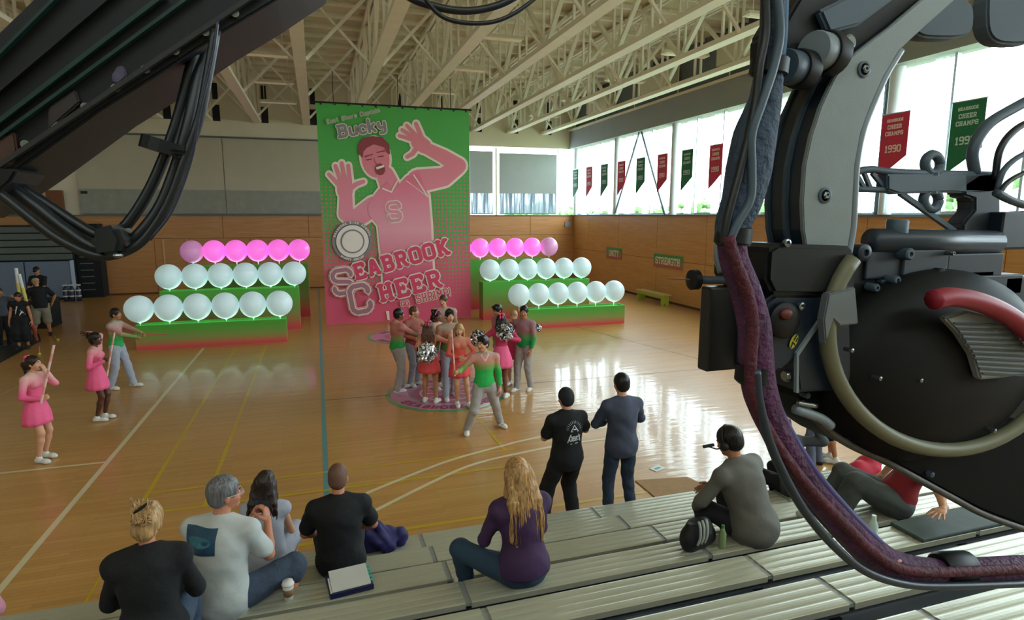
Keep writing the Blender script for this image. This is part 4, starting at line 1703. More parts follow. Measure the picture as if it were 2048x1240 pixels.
def person(label, loc, yaw, H=1.75, tone='light', sex='m', build=1.0, pelvis=None, lean=(0, 0), twist=0.0,
           head=(0, 0, 0), hands=None, elbows=None, hpose=('relax', 'relax'), hdir=(None, None), hnorm=(None, None),
           feet=None, knees=None, footyaw=(0.15, 0.15), top=None, bottom=None, hair=None, shoes='white', near=False, group=None,
           extra=None, spread=0.0, name='person', neckfwd=0.02):
    """a clothed figure. Local frame: x to its right, y forward, z up; loc is on the ground (or seat level reference)."""
    s = H / 1.78
    root = empty(name, loc, yaw, label, 'person', group)
    hb = 0.013 if near else 0.016
    hh_ = 0.0062 if near else 0.009
    hf = 0.0042 if near else 0.0058
    pel = V3(*(pelvis if pelvis is not None else (0, 0, 0.95)))
    if pelvis is None:
        pel = pel * s
    ln = V3(math.sin(lean[1]), math.sin(lean[0]), math.cos(lean[0]) * math.cos(lean[1]))
    ln = nrm(ln)
    ct, st = math.cos(twist), math.sin(twist)
    right = V3(ct, st, 0)
    right = nrm(right - ln * right.dot(ln))
    fwd = np.cross(ln, right)
    pr = V3(1, 0, 0)
    pf = V3(0, 1, 0)
    f_ = sex == 'f'
    shw = (0.165 if f_ else 0.19) * s * (0.5 + 0.5 * build)
    waist = pel + ln * 0.17 * s
    # the upper back curves over when the figure leans
    chest = pel + ln * 0.33 * s
    neck = pel + ln * 0.53 * s + fwd * neckfwd * 0.5 * s
    hy, hp, hr = head
    cy, sy = math.cos(hy), math.sin(hy)
    base_f = nrm(V3(fwd[0] * cy - fwd[1] * sy, fwd[0] * sy + fwd[1] * cy, 0))
    hfw = nrm(base_f * math.cos(hp) + V3(0, 0, 1) * math.sin(hp))
    hup = nrm(V3(0, 0, 1) * math.cos(hp) - base_f * math.sin(hp) + np.cross(base_f, V3(0, 0, 1)) * math.sin(hr))
    HB = basis(hfw, hup)
    hr_, hf_, hu_ = HB
    skull = neck + (nrm(ln + V3(0, 0, 1.2)) * 0.155 + base_f * (neckfwd + 0.02)) * s
    hs = s ** 0.5 * (0.96 if f_ else 1.0)

    def HP(x, y, z):
        return skull + (hr_ * x + hf_ * y + hu_ * z) * hs

    sh = [neck - ln * 0.075 * s + right * sg * shw for sg in (-1, 1)]
    hip = [pel - V3(0, 0, 0.03 * s) + pr * sg * 0.092 * s for sg in (-1, 1)]
    ua, fa = 0.285 * s, 0.255 * s
    tl, sl = 0.43 * s, 0.425 * s
    if hands is None:
        hands = ((-0.26, 0.02, 0.80), (0.26, 0.02, 0.80))
        hands = [tuple(c * s for c in x) for x in hands]
    if elbows is None:
        elbows = ((-0.4, -1, -0.1), (0.4, -1, -0.1))
    if feet is None:
        feet = ((-0.11 * s, 0, 0.085 * s), (0.11 * s, 0, 0.085 * s))
    if knees is None:
        knees = ((0, 1, 0), (0, 1, 0))
    el, wr_, kn, an = [], [], [], []
    for i in (0, 1):
        e, w = ik(sh[i], hands[i], ua, fa, elbows[i])
        el.append(e)
        wr_.append(w)
        k, a = ik(hip[i], feet[i], tl, sl, knees[i])
        kn.append(k)
        an.append(a)
    B = build

    def torso(F, g, kk=0.05, low=0.0):
        """trunk; g = extra thickness"""
        T = np.array([right, fwd, ln])
        Tp = np.array([pr, pf, V3(0, 0, 1)])
        hw = (0.158 if f_ else 0.145) * B
        F.ell(pel - V3(0, 0, 0.01) + pf * (-0.012 * s), (hw * s + g, 0.108 * s * B + g, 0.125 * s + g), Tp, kk)
        F.ell(waist, ((0.118 if f_ else 0.138) * s * B + g, 0.092 * s * B + g, 0.14 * s + g), T, kk)
        F.ell(chest + ln * 0.02 * s, ((0.137 if f_ else 0.160) * s * B + g, 0.106 * s * B + g, 0.16 * s + g), T, kk)
        F.ell(neck - ln * 0.10 * s - fwd * 0.01 * s, (shw * 0.86 + g, 0.085 * s * B + g, 0.085 * s + g), T, kk)
        for i in (0, 1):
            F.cone(neck - ln * 0.035 * s, sh[i] + ln * 0.0 * s, 0.05 * s + g, 0.052 * s * B + g, kk)
        if f_:
            for sg in (-1, 1):
                F.ell(chest + ln * 0.035 * s + fwd * 0.085 * s + right * sg * 0.065 * s, (0.058 * s + g, 0.052 * s + g, 0.058 * s + g), T, 0.03)

    am = (0.80 if f_ else 0.95) * (0.4 + 0.6 * B)
    lm = (0.98 if f_ else 1.0) * (0.4 + 0.6 * B)
    covL = bool(bottom) and bottom['kind'] in ('pants', 'leggings', 'shorts')
    sv_ = (top or {}).get('sleeve', 'long') if top else 'none'
    cA = 0.010 if sv_ in ('long',) else 0.0
    cL = 0.024 if covL else 0.0
    Bd = Field()
    torso(Bd, -0.014 if top else -0.004)
    Bd.cone(neck - ln * 0.05 * s, skull - hu_ * 0.05 * hs - hf_ * 0.012, 0.056 * s * (0.86 if f_ else 1), 0.052 * s * (0.86 if f_ else 1), 0.03)
    for i in (0, 1):
        Bd.cone(sh[i], el[i], 0.050 * s * am - (0.008 if sv_ != 'none' else 0), 0.040 * s * am - cA - (0.006 if sv_ == 'three' else 0), 0.03)
        m_ = el[i] + (wr_[i] - el[i]) * 0.3
        Bd.cone(el[i], m_, 0.039 * s * am - cA, 0.042 * s * am - cA, 0.02)
        Bd.cone(m_, wr_[i], 0.041 * s * am - cA, 0.026 * s, 0.02)
        Bd.cone(hip[i], kn[i], 0.086 * s * lm * (0.72 if covL else 1), 0.056 * s * lm * (0.55 if covL else 1), 0.04 if not covL else 0.015)
        c_ = kn[i] + (an[i] - kn[i]) * 0.32
        fS = 0.6 if covL and bottom['kind'] != 'shorts' else 1.0
        Bd.cone(kn[i], c_, 0.053 * s * lm * (0.58 if covL else 1), 0.056 * s * lm * fS, 0.03 if fS == 1 else 0.012)
        Bd.cone(c_, an[i], 0.055 * s * lm * fS, 0.034 * s * lm * (0.85 if fS < 1 else 1), 0.03 if fS == 1 else 0.012)
    bv, bfc = Bd.mesh(hb)
    # head
    Hd = Field()
    Hd.ell(HP(0, -0.012, 0.035), (0.076 * hs, 0.096 * hs, 0.092 * hs), HB, 0.02)
    Hd.ell(HP(0, 0.022, -0.035), (0.060 * hs, 0.070 * hs, 0.078 * hs), HB, 0.04)
    Hd.ell(HP(0, 0.062, -0.086), (0.028 * hs, 0.024 * hs, 0.020 * hs), HB, 0.03)
    for sg in (-1, 1):
        Hd.ell(HP(sg * 0.038, 0.058, -0.028), (0.024 * hs, 0.024 * hs, 0.024 * hs), HB, 0.025)
        Hd.ell(HP(sg * 0.031, 0.098, 0.008), (0.017 * hs, 0.014 * hs, 0.012 * hs), HB, 0.012, cut=True)
        Hd.cone(HP(sg * 0.012, 0.086, 0.026), HP(sg * 0.046, 0.076, 0.026), 0.009 * hs, 0.009 * hs, 0.012)
        Hd.ell(HP(sg * 0.079, -0.010, -0.008), (0.010 * hs, 0.019 * hs, 0.032 * hs), HB, 0.008)
        Hd.ell(HP(sg * 0.012, 0.100, -0.030), (0.009 * hs, 0.009 * hs, 0.008 * hs), HB, 0.006)
    Hd.cone(HP(0, 0.088, 0.016), HP(0, 0.108, -0.026), 0.008 * hs, 0.0115 * hs, 0.010)
    Hd.ell(HP(0, 0.089, -0.054), (0.023 * hs, 0.012 * hs, 0.0065 * hs), HB, 0.006)
    Hd.ell(HP(0, 0.087, -0.064), (0.020 * hs, 0.012 * hs, 0.0065 * hs), HB, 0.006)
    Hd.cone(HP(0, -0.02, -0.06), neck + nrm(skull - neck) * 0.02, 0.048 * hs * (0.88 if f_ else 1.0), 0.054 * s * (0.86 if f_ else 1), 0.02)
    hv, hfc = Hd.mesh(hh_)
    fc = hv[hfc].mean(1) - skull
    lx, ly, lz = fc @ hr_ / hs, fc @ hf_ / hs, fc @ hu_ / hs
    lips = (np.abs(lx) < 0.023) & (ly > 0.082) & (lz < -0.047) & (lz > -0.071)
    hmi = lips.astype(int)
    parts = [(bv, bfc, 0), (hv, hfc, hmi)]
    for i in (0, 1):
        sg = -1 if i == 0 else 1
        dd = hdir[i] if hdir[i] is not None else (wr_[i] - el[i])
        nn = hnorm[i] if hnorm[i] is not None else right * (-sg) + V3(0, -0.2, 0)
        v, f = hand_parts(wr_[i], V3(*dd), V3(*nn), sg, s * (0.93 if f_ else 1.0), hf, hpose[i], spread)
        parts.append((v, f, 0))
    mesh_obj('body', parts, [skin(tone), M_lip], root)
    # eyes and brows
    me_ = MB()
    for sg in (-1, 1):
        c = HP(sg * 0.031, 0.083, 0.007)
        me_.sphere(c, 0.0115 * hs, 10, 8)
    me_.build('eyes', M_eyew, root, smooth=True)
    me_ = MB()
    for sg in (-1, 1):
        me_.sphere(HP(sg * 0.031, 0.0905, 0.007), 0.0062 * hs, 8, 6)
        me_.tube([HP(sg * 0.016, 0.097, 0.030), HP(sg * 0.032, 0.094, 0.035), HP(sg * 0.050, 0.080, 0.030)], 0.0035 * hs, 5)
    me_.build('brows_and_irises', M_brow, root)

    # ---- lower clothing
    if bottom:
        kind = bottom['kind']
        bmtl = bottom['mat']
        if kind in ('pants', 'shorts', 'leggings'):
            g = {'pants': 0.016, 'shorts': 0.024, 'leggings': 0.005}[kind] + bottom.get('g', 0)
            F = Field()
            F.ell(pel + V3(0, -0.012, -0.02) * s, ((0.158 if f_ else 0.145) * s * B + g, 0.106 * s * B + g, 0.13 * s + g), None, 0.04)
            for i in (0, 1):
                if kind == 'shorts':
                    q = kn[i] + (an[i] - kn[i]) * bottom.get('len', 0.1)
                    F.cone(hip[i], kn[i], 0.088 * s * lm + g, 0.066 * s * lm + g, 0.03)
                    F.cone(kn[i], q, 0.066 * s * lm + g, 0.070 * s * lm + g, 0.02)
                else:
                    F.cone(hip[i], kn[i], 0.087 * s * lm + g, 0.058 * s * lm + g, 0.03)
                    u = nrm(an[i] - kn[i])
                    F.cone(kn[i], an[i] + u * 0.005, 0.058 * s * lm + g, (0.040 if kind == 'leggings' else 0.046) * s * lm + g, 0.02)
            if max(kn[0][2], kn[1][2]) < pel[2]:
                F.plane(pel + V3(0, 0, 0.125 * s), V3(0, 0, 1))
            v, f = F.mesh(hb * 0.95, wob=0.0 if kind == 'leggings' else 0.0065, wf=23, seed=len(label))
            mesh_obj({'pants': 'trousers', 'shorts': 'shorts', 'leggings': 'leggings'}[kind], [(v, f, 0)], [bmtl], root)
        elif kind == 'skirt':
            m = MB()
            zt = pel[2] + 0.16 * s
            zb_ = pel[2] - bottom.get('len', 0.26) * s
            rings = []
            N = 40
            for j in range(9):
                t = j / 8
                z = zt + (zb_ - zt) * t
                rx = (0.128 + 0.085 * min(1, t * 1.5) + 0.02 * t + bottom.get('flare', 0.0) * t) * s * B
                ry = (0.102 + 0.060 * min(1, t * 1.5) + 0.03 * t + bottom.get('flare', 0.0) * t) * s * B
                cx = pel[0] * 1.0 + (waist[0] - pel[0]) * (1 - t) * 0.6
                cy = pel[1] * 1.0 + (waist[1] - pel[1]) * (1 - t) * 0.6
                for k in range(N):
                    a = 2 * pi * k / N
                    w = 1 + 0.035 * t * math.sin(a * 10)
                    rings.append((cx + rx * w * math.cos(a), cy + ry * w * math.sin(a), z))
            F2 = []
            for j in range(8):
                for k in range(N):
                    F2.append((j * N + k, j * N + (k + 1) % N, (j + 1) * N + (k + 1) % N, (j + 1) * N + k))
            # inner side so that the cloth has thickness
            n0 = len(rings)
            cxy = V3(pel[0], pel[1], 0)
            inner = [(cxy[0] + (x - cxy[0]) * 0.96, cxy[1] + (y - cxy[1]) * 0.96, z) for x, y, z in rings]
            F3 = [tuple(i + n0 for i in f)[::-1] for f in F2]
            rim = [(8 * N + k, 8 * N + (k + 1) % N, n0 + 8 * N + (k + 1) % N, n0 + 8 * N + k) for k in range(N)]
            m.add(rings + inner, F2 + F3 + rim)
            m.build('skirt', bmtl, root, smooth=True)
    # ---- upper clothing
    if top:
        g = (0.019 if covL else 0.010) + top.get('g', 0) * 0.6
        F = Field()
        torso(F, g)
        if covL and not top.get('loose'):
            F.ell(pel + ln * 0.04 * s + pf * (-0.008 * s), ((0.168 if f_ else 0.156) * s * B + 0.022, 0.114 * s * B + 0.022, 0.17 * s), None, 0.05)
        if top.get('loose'):
            F.cone(chest, pel + V3(0, 0, -0.03 * s), 0.12 * s + g, 0.115 * s + g, 0.1)
            F.ell(pel + V3(0, 0, -0.02 * s), (0.165 * s * B + g, 0.125 * s * B + g, 0.16 * s + g), None, 0.08)
        sv = top.get('sleeve', 'long')
        for i in (0, 1):
            if sv == 'none':
                continue
            if sv == 'short':
                q = sh[i] + (el[i] - sh[i]) * 0.72
                F.cone(sh[i], q, 0.055 * s * am + 0.010, 0.058 * s * am + 0.016, 0.03)
            elif sv == 'three':
                q = el[i] + (wr_[i] - el[i]) * 0.35
                F.cone(sh[i], el[i], 0.054 * s * am + 0.011, 0.048 * s * am + 0.012, 0.03)
                F.cone(el[i], q, 0.048 * s * am + 0.012, 0.044 * s * am + 0.014, 0.02)
            else:
                q = el[i] + (wr_[i] - el[i]) * 0.97
                F.cone(sh[i], el[i], 0.054 * s * am + 0.011, 0.044 * s * am + 0.011, 0.03)
                F.cone(el[i], q, 0.044 * s * am + 0.011, 0.031 * s + 0.010, 0.02)
        if top.get('hood'):
            F.ell(neck - fwd * 0.06 * s + ln * 0.005, (0.105 * s, 0.075 * s, 0.06 * s), None, 0.04)
        if top.get('collar'):
            F.cone(neck - ln * 0.02 * s, neck + nrm(skull - neck) * 0.03 * s, 0.068 * s, 0.064 * s, 0.02)
        F.ell(neck + nrm(skull - neck) * 0.075 * s + fwd * top.get('vneck', 0.012), (0.062 * s, 0.066 * s, 0.08 * s), None, 0.01, cut=True)
        hem = top.get('hem', -0.08)
        if covL and not top.get('loose'):
            hem = max(hem, -0.035)
        F.plane(pel + V3(0, 0, hem * s), V3(0, 0, -1))
        v, f = F.mesh(hb * 0.9, wob=top.get('wob', 0.0065 if near else 0.005), wf=19 if near else 16, seed=len(label) * 1.7)
        mesh_obj(top.get('name', 'shirt'), [(v, f, 0)], [top['mat']], root)
    # ---- hair
    if hair:
        k = hair['kind']
        F = Field()
        g = 0.008 if k == 'buzz' else 0.016
        if k != 'hat':
            F.ell(HP(0, -0.016, 0.040), ((0.076 + g) * hs, (0.096 + g) * hs, (0.092 + g) * hs), HB, 0.01)
            if k in ('short', 'quiff', 'buzz'):
                F.ell(HP(0, -0.055, -0.020), ((0.068 + g * .6) * hs, (0.052 + g * .6) * hs, 0.062 * hs), HB, 0.03)
            if k == 'quiff':
                F.cone(HP(-0.045, 0.055, 0.115), HP(0.05, 0.060, 0.112), 0.026 * hs, 0.026 * hs, 0.03)
                F.cone(HP(0, -0.02, 0.125), HP(0, 0.05, 0.12), 0.03 * hs, 0.03 * hs, 0.03)
            if k in ('long', 'pony', 'curly', 'bun'):
                F.ell(HP(0, -0.062, -0.015), (0.080 * hs, 0.062 * hs, 0.090 * hs), HB, 0.03)
            # clear the face and the ears
            F.ell(HP(0, 0.110, -0.035), (0.082 * hs, 0.075 * hs, 0.098 * hs), HB, 0.01, cut=True)
            if k in ('short', 'quiff', 'buzz'):
                for sg in (-1, 1):
                    F.ell(HP(sg * 0.095, 0.012, -0.045), (0.035 * hs, 0.055 * hs, 0.055 * hs), HB, 0.01, cut=True)
            if k == 'long':
                Lh = hair.get('len', 0.34)
                dn = -ln
                dn = nrm(dn * 0.6 + V3(0, 0, -1))
                for q in range(7):
                    ox = (q - 3) * 0.026
                    a = HP(ox, -0.062 - 0.004 * (3 - abs(q - 3)), 0.0)
                    b_ = neck - fwd * (0.085 * s) + right * ox * 1.3
                    c_ = b_ + dn * (Lh - 0.14 + 0.02 * ((q * 37) % 5)) * s - fwd * 0.035 * s + right * ox * 0.25
                    F.cone(a, b_, 0.040 * hs, 0.034 * hs, 0.015)
                    F.cone(b_, c_, 0.034 * hs, 0.016 * hs, 0.012)
                for sg in (-1, 1):
                    a = HP(sg * 0.078, 0.0, 0.02)
                    b_ = neck + right * sg * 0.105 * s - fwd * 0.01 * s - ln * 0.01
                    F.cone(a, b_, 0.028 * hs, 0.03 * hs, 0.03)
                    F.cone(b_, b_ + dn * 0.10 * s * hair.get('side', 1.0), 0.032 * hs, 0.016 * hs, 0.02)
            if k == 'pony':
                a = HP(0, -0.105, 0.055)
                b_ = HP(0, -0.155, 0.0)
                c_ = HP(0.01, -0.130, -0.20)
                F.cone(a, b_, 0.026 * hs, 0.036 * hs, 0.02)
                F.cone(b_, c_, 0.038 * hs, 0.016 * hs, 0.02)
            if k == 'bun':
                F.ell(HP(0.0, -0.112, 0.075), (0.062 * hs, 0.050 * hs, 0.062 * hs), HB, 0.012)
                F.ell(HP(0.03, -0.10, 0.125), (0.045 * hs, 0.040 * hs, 0.036 * hs), HB, 0.012)
                F.cone(HP(0.02, -0.13, 0.09), HP(0.035, -0.12, 0.15), 0.016 * hs, 0.008 * hs, 0.01)
                F.cone(HP(-0.02, -0.13, 0.08), HP(-0.06, -0.12, 0.12), 0.014 * hs, 0.006 * hs, 0.01)
            if k == 'curly':
                rnd = random.Random(len(label))
                for q in range(26):
                    th = rnd.uniform(0, 2 * pi)
                    z = rnd.uniform(-0.17, 0.10)
                    if math.sin(th) > 0.35 and z < 0.07:
                        continue
                    F.ell(HP(0.088 * math.cos(th), 0.085 * math.sin(th) - 0.035, z), (0.034 * hs,) * 3, None, 0.012)
        else:
            F.ell(HP(0, -0.010, 0.055), (0.090 * hs, 0.110 * hs, 0.082 * hs), HB, 0.01)
            F.plane(HP(0, 0, 0.035), -hu_)
            F.cone(HP(-0.03, 0.10, 0.045), HP(0.03, 0.10, 0.045), 0.012 * hs, 0.012 * hs, 0.02)
            F.ell(HP(0, 0.115, 0.042), (0.070 * hs, 0.065 * hs, 0.010 * hs), HB, 0.01)
        v, f = F.mesh(0.0075 if near else 0.011, wob=0.0035 if k in ('long', 'curly', 'bun', 'pony', 'quiff') else 0.001, wf=38 if k != 'curly' else 60, seed=3.0)
        mesh_obj('cap' if k == 'hat' else 'hair', [(v, f, 0)], [hair['mat']], root)
        if near and k in ('long', 'bun'):
            # loose locks lying over the mass of hair
            rnd = random.Random(4)
            m = MB()
            for q in range(120 if k == 'long' else 70):
                u = rnd.uniform(-1, 1)
                if k == 'long':
                    sx_ = u * 0.085
                    pts = [HP(sx_ * 0.35, -0.03, 0.135), HP(sx_ * 0.95, -0.085 - 0.028 * (1 - u * u), 0.07), HP(sx_ * 1.12, -0.098 - 0.028 * (1 - u * u), -0.03)]
                    b_ = neck - fwd * (0.122 * s) * (1 - 0.25 * u * u) + right * u * 0.115
                    e_ = b_ + nrm(-ln * 0.6 + V3(0, 0, -1)) * (hair.get('len', 0.3) - 0.16 + rnd.uniform(-0.05, 0.05)) * s - fwd * 0.03 * s + right * rnd.uniform(-.02, .02)
                    mid = (b_ + e_) / 2 + right * rnd.uniform(-0.018, 0.018) - fwd * rnd.uniform(0.004, 0.02)
                    pts += [b_, mid, e_]
                    m.tube(smooth_path(pts, 3), 0.005, 4, rs=[0.004 + 0.003 * math.sin(pi * t / 15) for t in range(16)])
                else:
                    a_ = rnd.uniform(0, 2 * pi)
                    p0_ = HP(0.083 * math.cos(a_), -0.03 + 0.03 * math.sin(a_), -0.05 + 0.09 * rnd.random())
                    p1_ = HP(0.055 * math.cos(a_ + .5), -0.10, 0.04 + 0.06 * rnd.random())
                    p2_ = HP(0.05 * rnd.uniform(-1, 1), -0.165, 0.08 + 0.06 * rnd.uniform(-1, 1))
                    p3_ = HP(0.07 * rnd.uniform(-1, 1), -0.15, 0.10 + 0.09 * rnd.uniform(-1, 1))
                    m.tube(smooth_path([p0_, p1_, p2_, p3_], 4), 0.0045, 4)
            lk = m.build('loose_locks', hair['mat'], root, smooth=True)
            lk['kind'] = 'stuff'
            if k == 'bun':
                MB().tube([HP(-0.03, -0.16, 0.10), HP(0.0, -0.178, 0.12), HP(0.045, -0.155, 0.15)], 0.010, 8).build('hair_clip', M_black_h, root)
        if hair.get('bow'):
            m = MB()
            for sg in (-1, 1):
                m.sphere(HP(sg * 0.035, -0.085, 0.125), (0.032, 0.018, 0.026), 10, 6)
                m.sphere(HP(sg * 0.025, -0.118, 0.06), (0.016, 0.012, 0.045), 8, 6)
            m.build('hair_bow', hair['bow'], root, smooth=True)
        if hair.get('band'):
            m = MB()
            pts = [HP(0.094 * math.cos(t), 0.028, 0.035 + 0.108 * math.sin(t)) for t in [pi * i / 12 for i in range(13)]]
            m.tube(pts, 0.011, 6)
            m.build('headband', hair['band'], root, smooth=True)
    # ---- shoes
    if shoes:
        sm = {'white': mat('shoe_white', '#dedbd6', 0.5), 'black': mat('shoe_black', '#17181a', 0.5), 'sock': mat('shoe_white', '#dedbd6', 0.5)}[shoes]
        for i in (0, 1):
            sg = -1 if i == 0 else 1
            a = an[i]
            yw = -sg * footyaw[i] if not isinstance(footyaw[i], tuple) else footyaw[i][0]
            fd = V3(-math.sin(yw), math.cos(yw), 0)
            z0 = a[2] - 0.085 * s
            F = Field()
            P_ = lambda d_, z: V3(a[0], a[1], z0) + fd * d_ * s + V3(0, 0, z * s)
            F.cone(P_(-0.045, 0.036), P_(0.02, 0.040), 0.038 * s, 0.038 * s, 0.03)
            F.cone(P_(0.02, 0.036), P_(0.125, 0.030), 0.040 * s, 0.044 * s, 0.03)
            F.cone(P_(0.125, 0.028), P_(0.165, 0.026), 0.042 * s, 0.034 * s, 0.03)
            F.cone(P_(-0.02, 0.05), a + V3(0, 0, 0.012), 0.040 * s, 0.040 * s, 0.03)
            F.plane(V3(0, 0, z0), V3(0, 0, -1))
            v, f = F.mesh(0.011)
            mesh_obj('shoe', [(v, f, 0)], [sm], root)
    info = dict(root=root, wrist=wr_, elbow=el, skull=skull, HP=HP, HB=HB, neck=neck, pel=pel, chest=chest, fwd=fwd, right=right, ln=ln, s=s, knee=kn, ankle=an, sh=sh)
    return info


def world_of(info, v):
    """local point of a person to world"""
    r = info['root']
    return Matrix.Translation(r.location) @ Matrix.Rotation(r.rotation_euler[2], 4, 'Z') @ Vector(v)
# ================================================================== the people
def ground(px, py, z=0.0):
    q = onZ(px, py, z)
    return (q.x, q.y, z)


def to_local(w, loc, yaw):
    d = Vector(w) - Vector(loc)
    c, s_ = math.cos(-yaw), math.sin(-yaw)
    return (d.x * c - d.y * s_, d.x * s_ + d.y * c, d.z)


def tall(px, py, Y):
    return (onY(px, py, Y).z - 0.01)


from mathutils.bvhtree import BVHTree


def print_on(info, shirt, polys, material, name, back=True, off=0.004, step=0.00006):
    """flat print that follows the cloth: local (x, z) outlines are projected onto the garment"""
    me = shirt.data
    tree_ = BVHTree.FromPolygons([v.co for v in me.vertices], [list(p.vertices) for p in me.polygons])
    m = MB()
    for n_, poly in enumerate(polys):
        out = []
        for x, z in poly:
            o = Vector((x, -1.0 if back else 1.0, z))
            h = tree_.ray_cast(o, Vector((0, 1 if back else -1, 0)), 2.5)
            if h[0] is None:
                out = None
                break
            q = h[0] + h[1] * 0.0 + Vector((0, (-1 if back else 1) * (off + (n_ % 40) * step), 0))
            out.append(q)
        if out:
            m.add(out, [tuple(range(len(out)))])
    return m.build(name, material, info['root'])


class Poly2:
    """collects flat outlines drawn by the lettering helpers"""

    def __init__(s):
        s.p = []

    def add(s, pts, faces):
        s.p.append([(p[0], p[2]) for p in pts])


def find(info, nm):
    for c in info['root'].children:
        if c.name.split('.')[0] == nm:
            return c


def HAIR(n, c):
    """hair colour with long fine streaks"""
    m = mat('hair_' + n, c, 0.42, spec=0.4)
    if 'streaks' in m.node_tree.nodes:
        return m
    nt = m.node_tree
    b = nt.nodes['Principled BSDF']
    tc = nt.nodes.new('ShaderNodeTexCoord')
    mp = nt.nodes.new('ShaderNodeMapping')
    mp.name = 'streaks'
    mp.inputs['Scale'].default_value = (70, 70, 7)
    nt.links.new(tc.outputs['Object'], mp.inputs[0])
    n_ = nt.nodes.new('ShaderNodeTexNoise')
    n_.inputs['Scale'].default_value = 1.0
    n_.inputs['Detail'].default_value = 3
    nt.links.new(mp.outputs[0], n_.inputs['Vector'])
    cr = nt.nodes.new('ShaderNodeValToRGB')
    c0 = rgb(c)
    cr.color_ramp.elements[0].position = 0.3
    cr.color_ramp.elements[0].color = (c0[0] * .45, c0[1] * .42, c0[2] * .4, 1)
    cr.color_ramp.elements[1].position = 0.72
    cr.color_ramp.elements[1].color = (min(1, c0[0] * 1.5), min(1, c0[1] * 1.5), min(1, c0[2] * 1.5), 1)
    nt.links.new(n_.outputs['Fac'], cr.inputs[0])
    nt.links.new(cr.outputs[0], b.inputs['Base Color'])
    bp = nt.nodes.new('ShaderNodeBump')
    bp.inputs['Strength'].default_value = 0.6
    bp.inputs['Distance'].default_value = 0.01
    nt.links.new(n_.outputs['Fac'], bp.inputs['Height'])
    nt.links.new(bp.outputs[0], b.inputs['Normal'])
    return m


H_black, H_dbrown, H_brown, H_blond, H_gold, H_grey = HAIR('black', '#17110e'), HAIR('dark_brown', '#2b1a12'), HAIR('brown', '#5a3622'), HAIR('blond', '#b99262'), HAIR('gold', '#b68c58'), HAIR('grey', '#6b6a6c')
G_man = lambda n, a=.95, b=1.45, lowc='#2fa852', mid='#7c9a58', hic='#c98684', top='#a99a8c': ramp_mat('fade_' + n, [(0.0, lowc), (0.30, lowc), (0.50, mid), (0.70, hic), (1.0, top)], 'Z', a, b, 0.8, wav=0.10, bump=0.4, bscale=18)
M_gpants = mat('grey_sweat', '#a49c98', 0.85, noise=0.06, nscale=9, bump=0.3, bscale=22)
M_bgpants = mat('pale_blue_grey', '#9fa3b0', 0.85, noise=0.06, nscale=9, bump=0.3, bscale=22)
M_pink = mat('bright_pink', '#ee5f8d', 0.75, noise=0.05, nscale=8, bump=0.25, bscale=20)
M_hotp = mat('deep_pink', '#c93a62', 0.75, noise=0.05, nscale=8, bump=0.25, bscale=20)
M_coral = mat('coral_red', '#dd4b4e', 0.75, noise=0.05, nscale=8, bump=0.25, bscale=20)
M_bow = mat('bow_pink', '#f0507c', 0.6)
G_wom = lambda n, lo, hi, a=.95, b=1.45: ramp_mat('fade_' + n, [(0.0, lo), (0.35, lo), (1.0, hi)], 'Z', a, b, 0.75, wav=0.08, bump=0.3, bscale=18)

# --- lead man with the staff
loc = ((ground(933, 872)[0] + ground(1003, 860)[0]) / 2, 9.78, 0)
yw = pi - 0.12
I = person('young man in front, pink to green sweater and grey trousers, holding a staff upright', loc, yw, H=1.80, tone='light', build=0.98,
           pelvis=(0, 0, 0.90), head=(-0.75, 0.02, 0), hands=(to_local(onY(1004, 800, 9.75), loc, yw), to_local(onY(917, 744, 9.55), loc, yw)),
           elbows=((-1, -0.3, -0.2), (1, -0.2, -1)), hpose=('relax', 'grip'), hnorm=(None, (-1, 0.2, 0)), hdir=(None, (0.8, 0.55, 0.1)),
           feet=(to_local(ground(1000, 853)[:2] + (0.085,), loc, yw), to_local(ground(934, 866)[:2] + (0.085,), loc, yw)),
           footyaw=(0.5, 0.15), top=dict(mat=G_man('lead', 1.02, 1.50, '#2fb455', '#8f9a5a', '#d88a7c', '#b0a498'), name='sweater', vneck=0.05, hem=-0.10, g=0.006), bottom=dict(kind='pants', mat=M_gpants, g=0.004), hair=dict(kind='quiff', mat=H_black))
def vcollar(I, nm, material):
    z0 = float(I['neck'][2])
    s_ = I['s']
    for c_ in I['root'].children:
        if c_.name.split('.')[0] == nm:
            P_ = Poly2()
            f3 = lambda x, y: Vector((x, 0, y))
            nx = float(I['neck'][0])
            for sg in (-1, 1):
                for k in range(4):
                    a_ = (nx + sg * 0.062 * s_ * (1 - k / 4), z0 - 0.01 - 0.10 * s_ * k / 4)
                    b_ = (nx + sg * 0.062 * s_ * (1 - (k + 1) / 4), z0 - 0.01 - 0.10 * s_ * (k + 1) / 4)
                    stroke2d(P_, f3, a_, b_, 0.020, 0.020, 3)
            print_on(I, c_, P_.p, mat('collar_pale', '#e9c9c0', 0.7), 'collar', back=False)


vcollar(I, 'sweater', None)
MB().tube([I['wrist'][1] + V3(-.01, .0, .0) * 0 + V3(-0.035, 0.03, 0.0) * 0 + V3(0, 0.03, 0), I['wrist'][1] + V3(0, 0.03, 0)], 0.01, 6) if False else None


def staff(px0, px1, Y0, Y1, r, label, name='staff', color=('#e8bdb2', '#de958c')):
    a, b = onY(px0[0], px0[1], Y0), onY(px1[0], px1[1], Y1)
    o = empty(name, a, 0, label, 'staff')
    d = b - a
    n = 7
    for i in range(n):
        MB().tube([d * (i / n), d * ((i + 1) / n)], r, 8).build('band', mat('staff_' + color[i % 2], color[i % 2], 0.5), o)
    return o


staff((910, 752), (903, 660), 9.52, 9.52, 0.014, 'pale pink staff held upright by the young man in front')

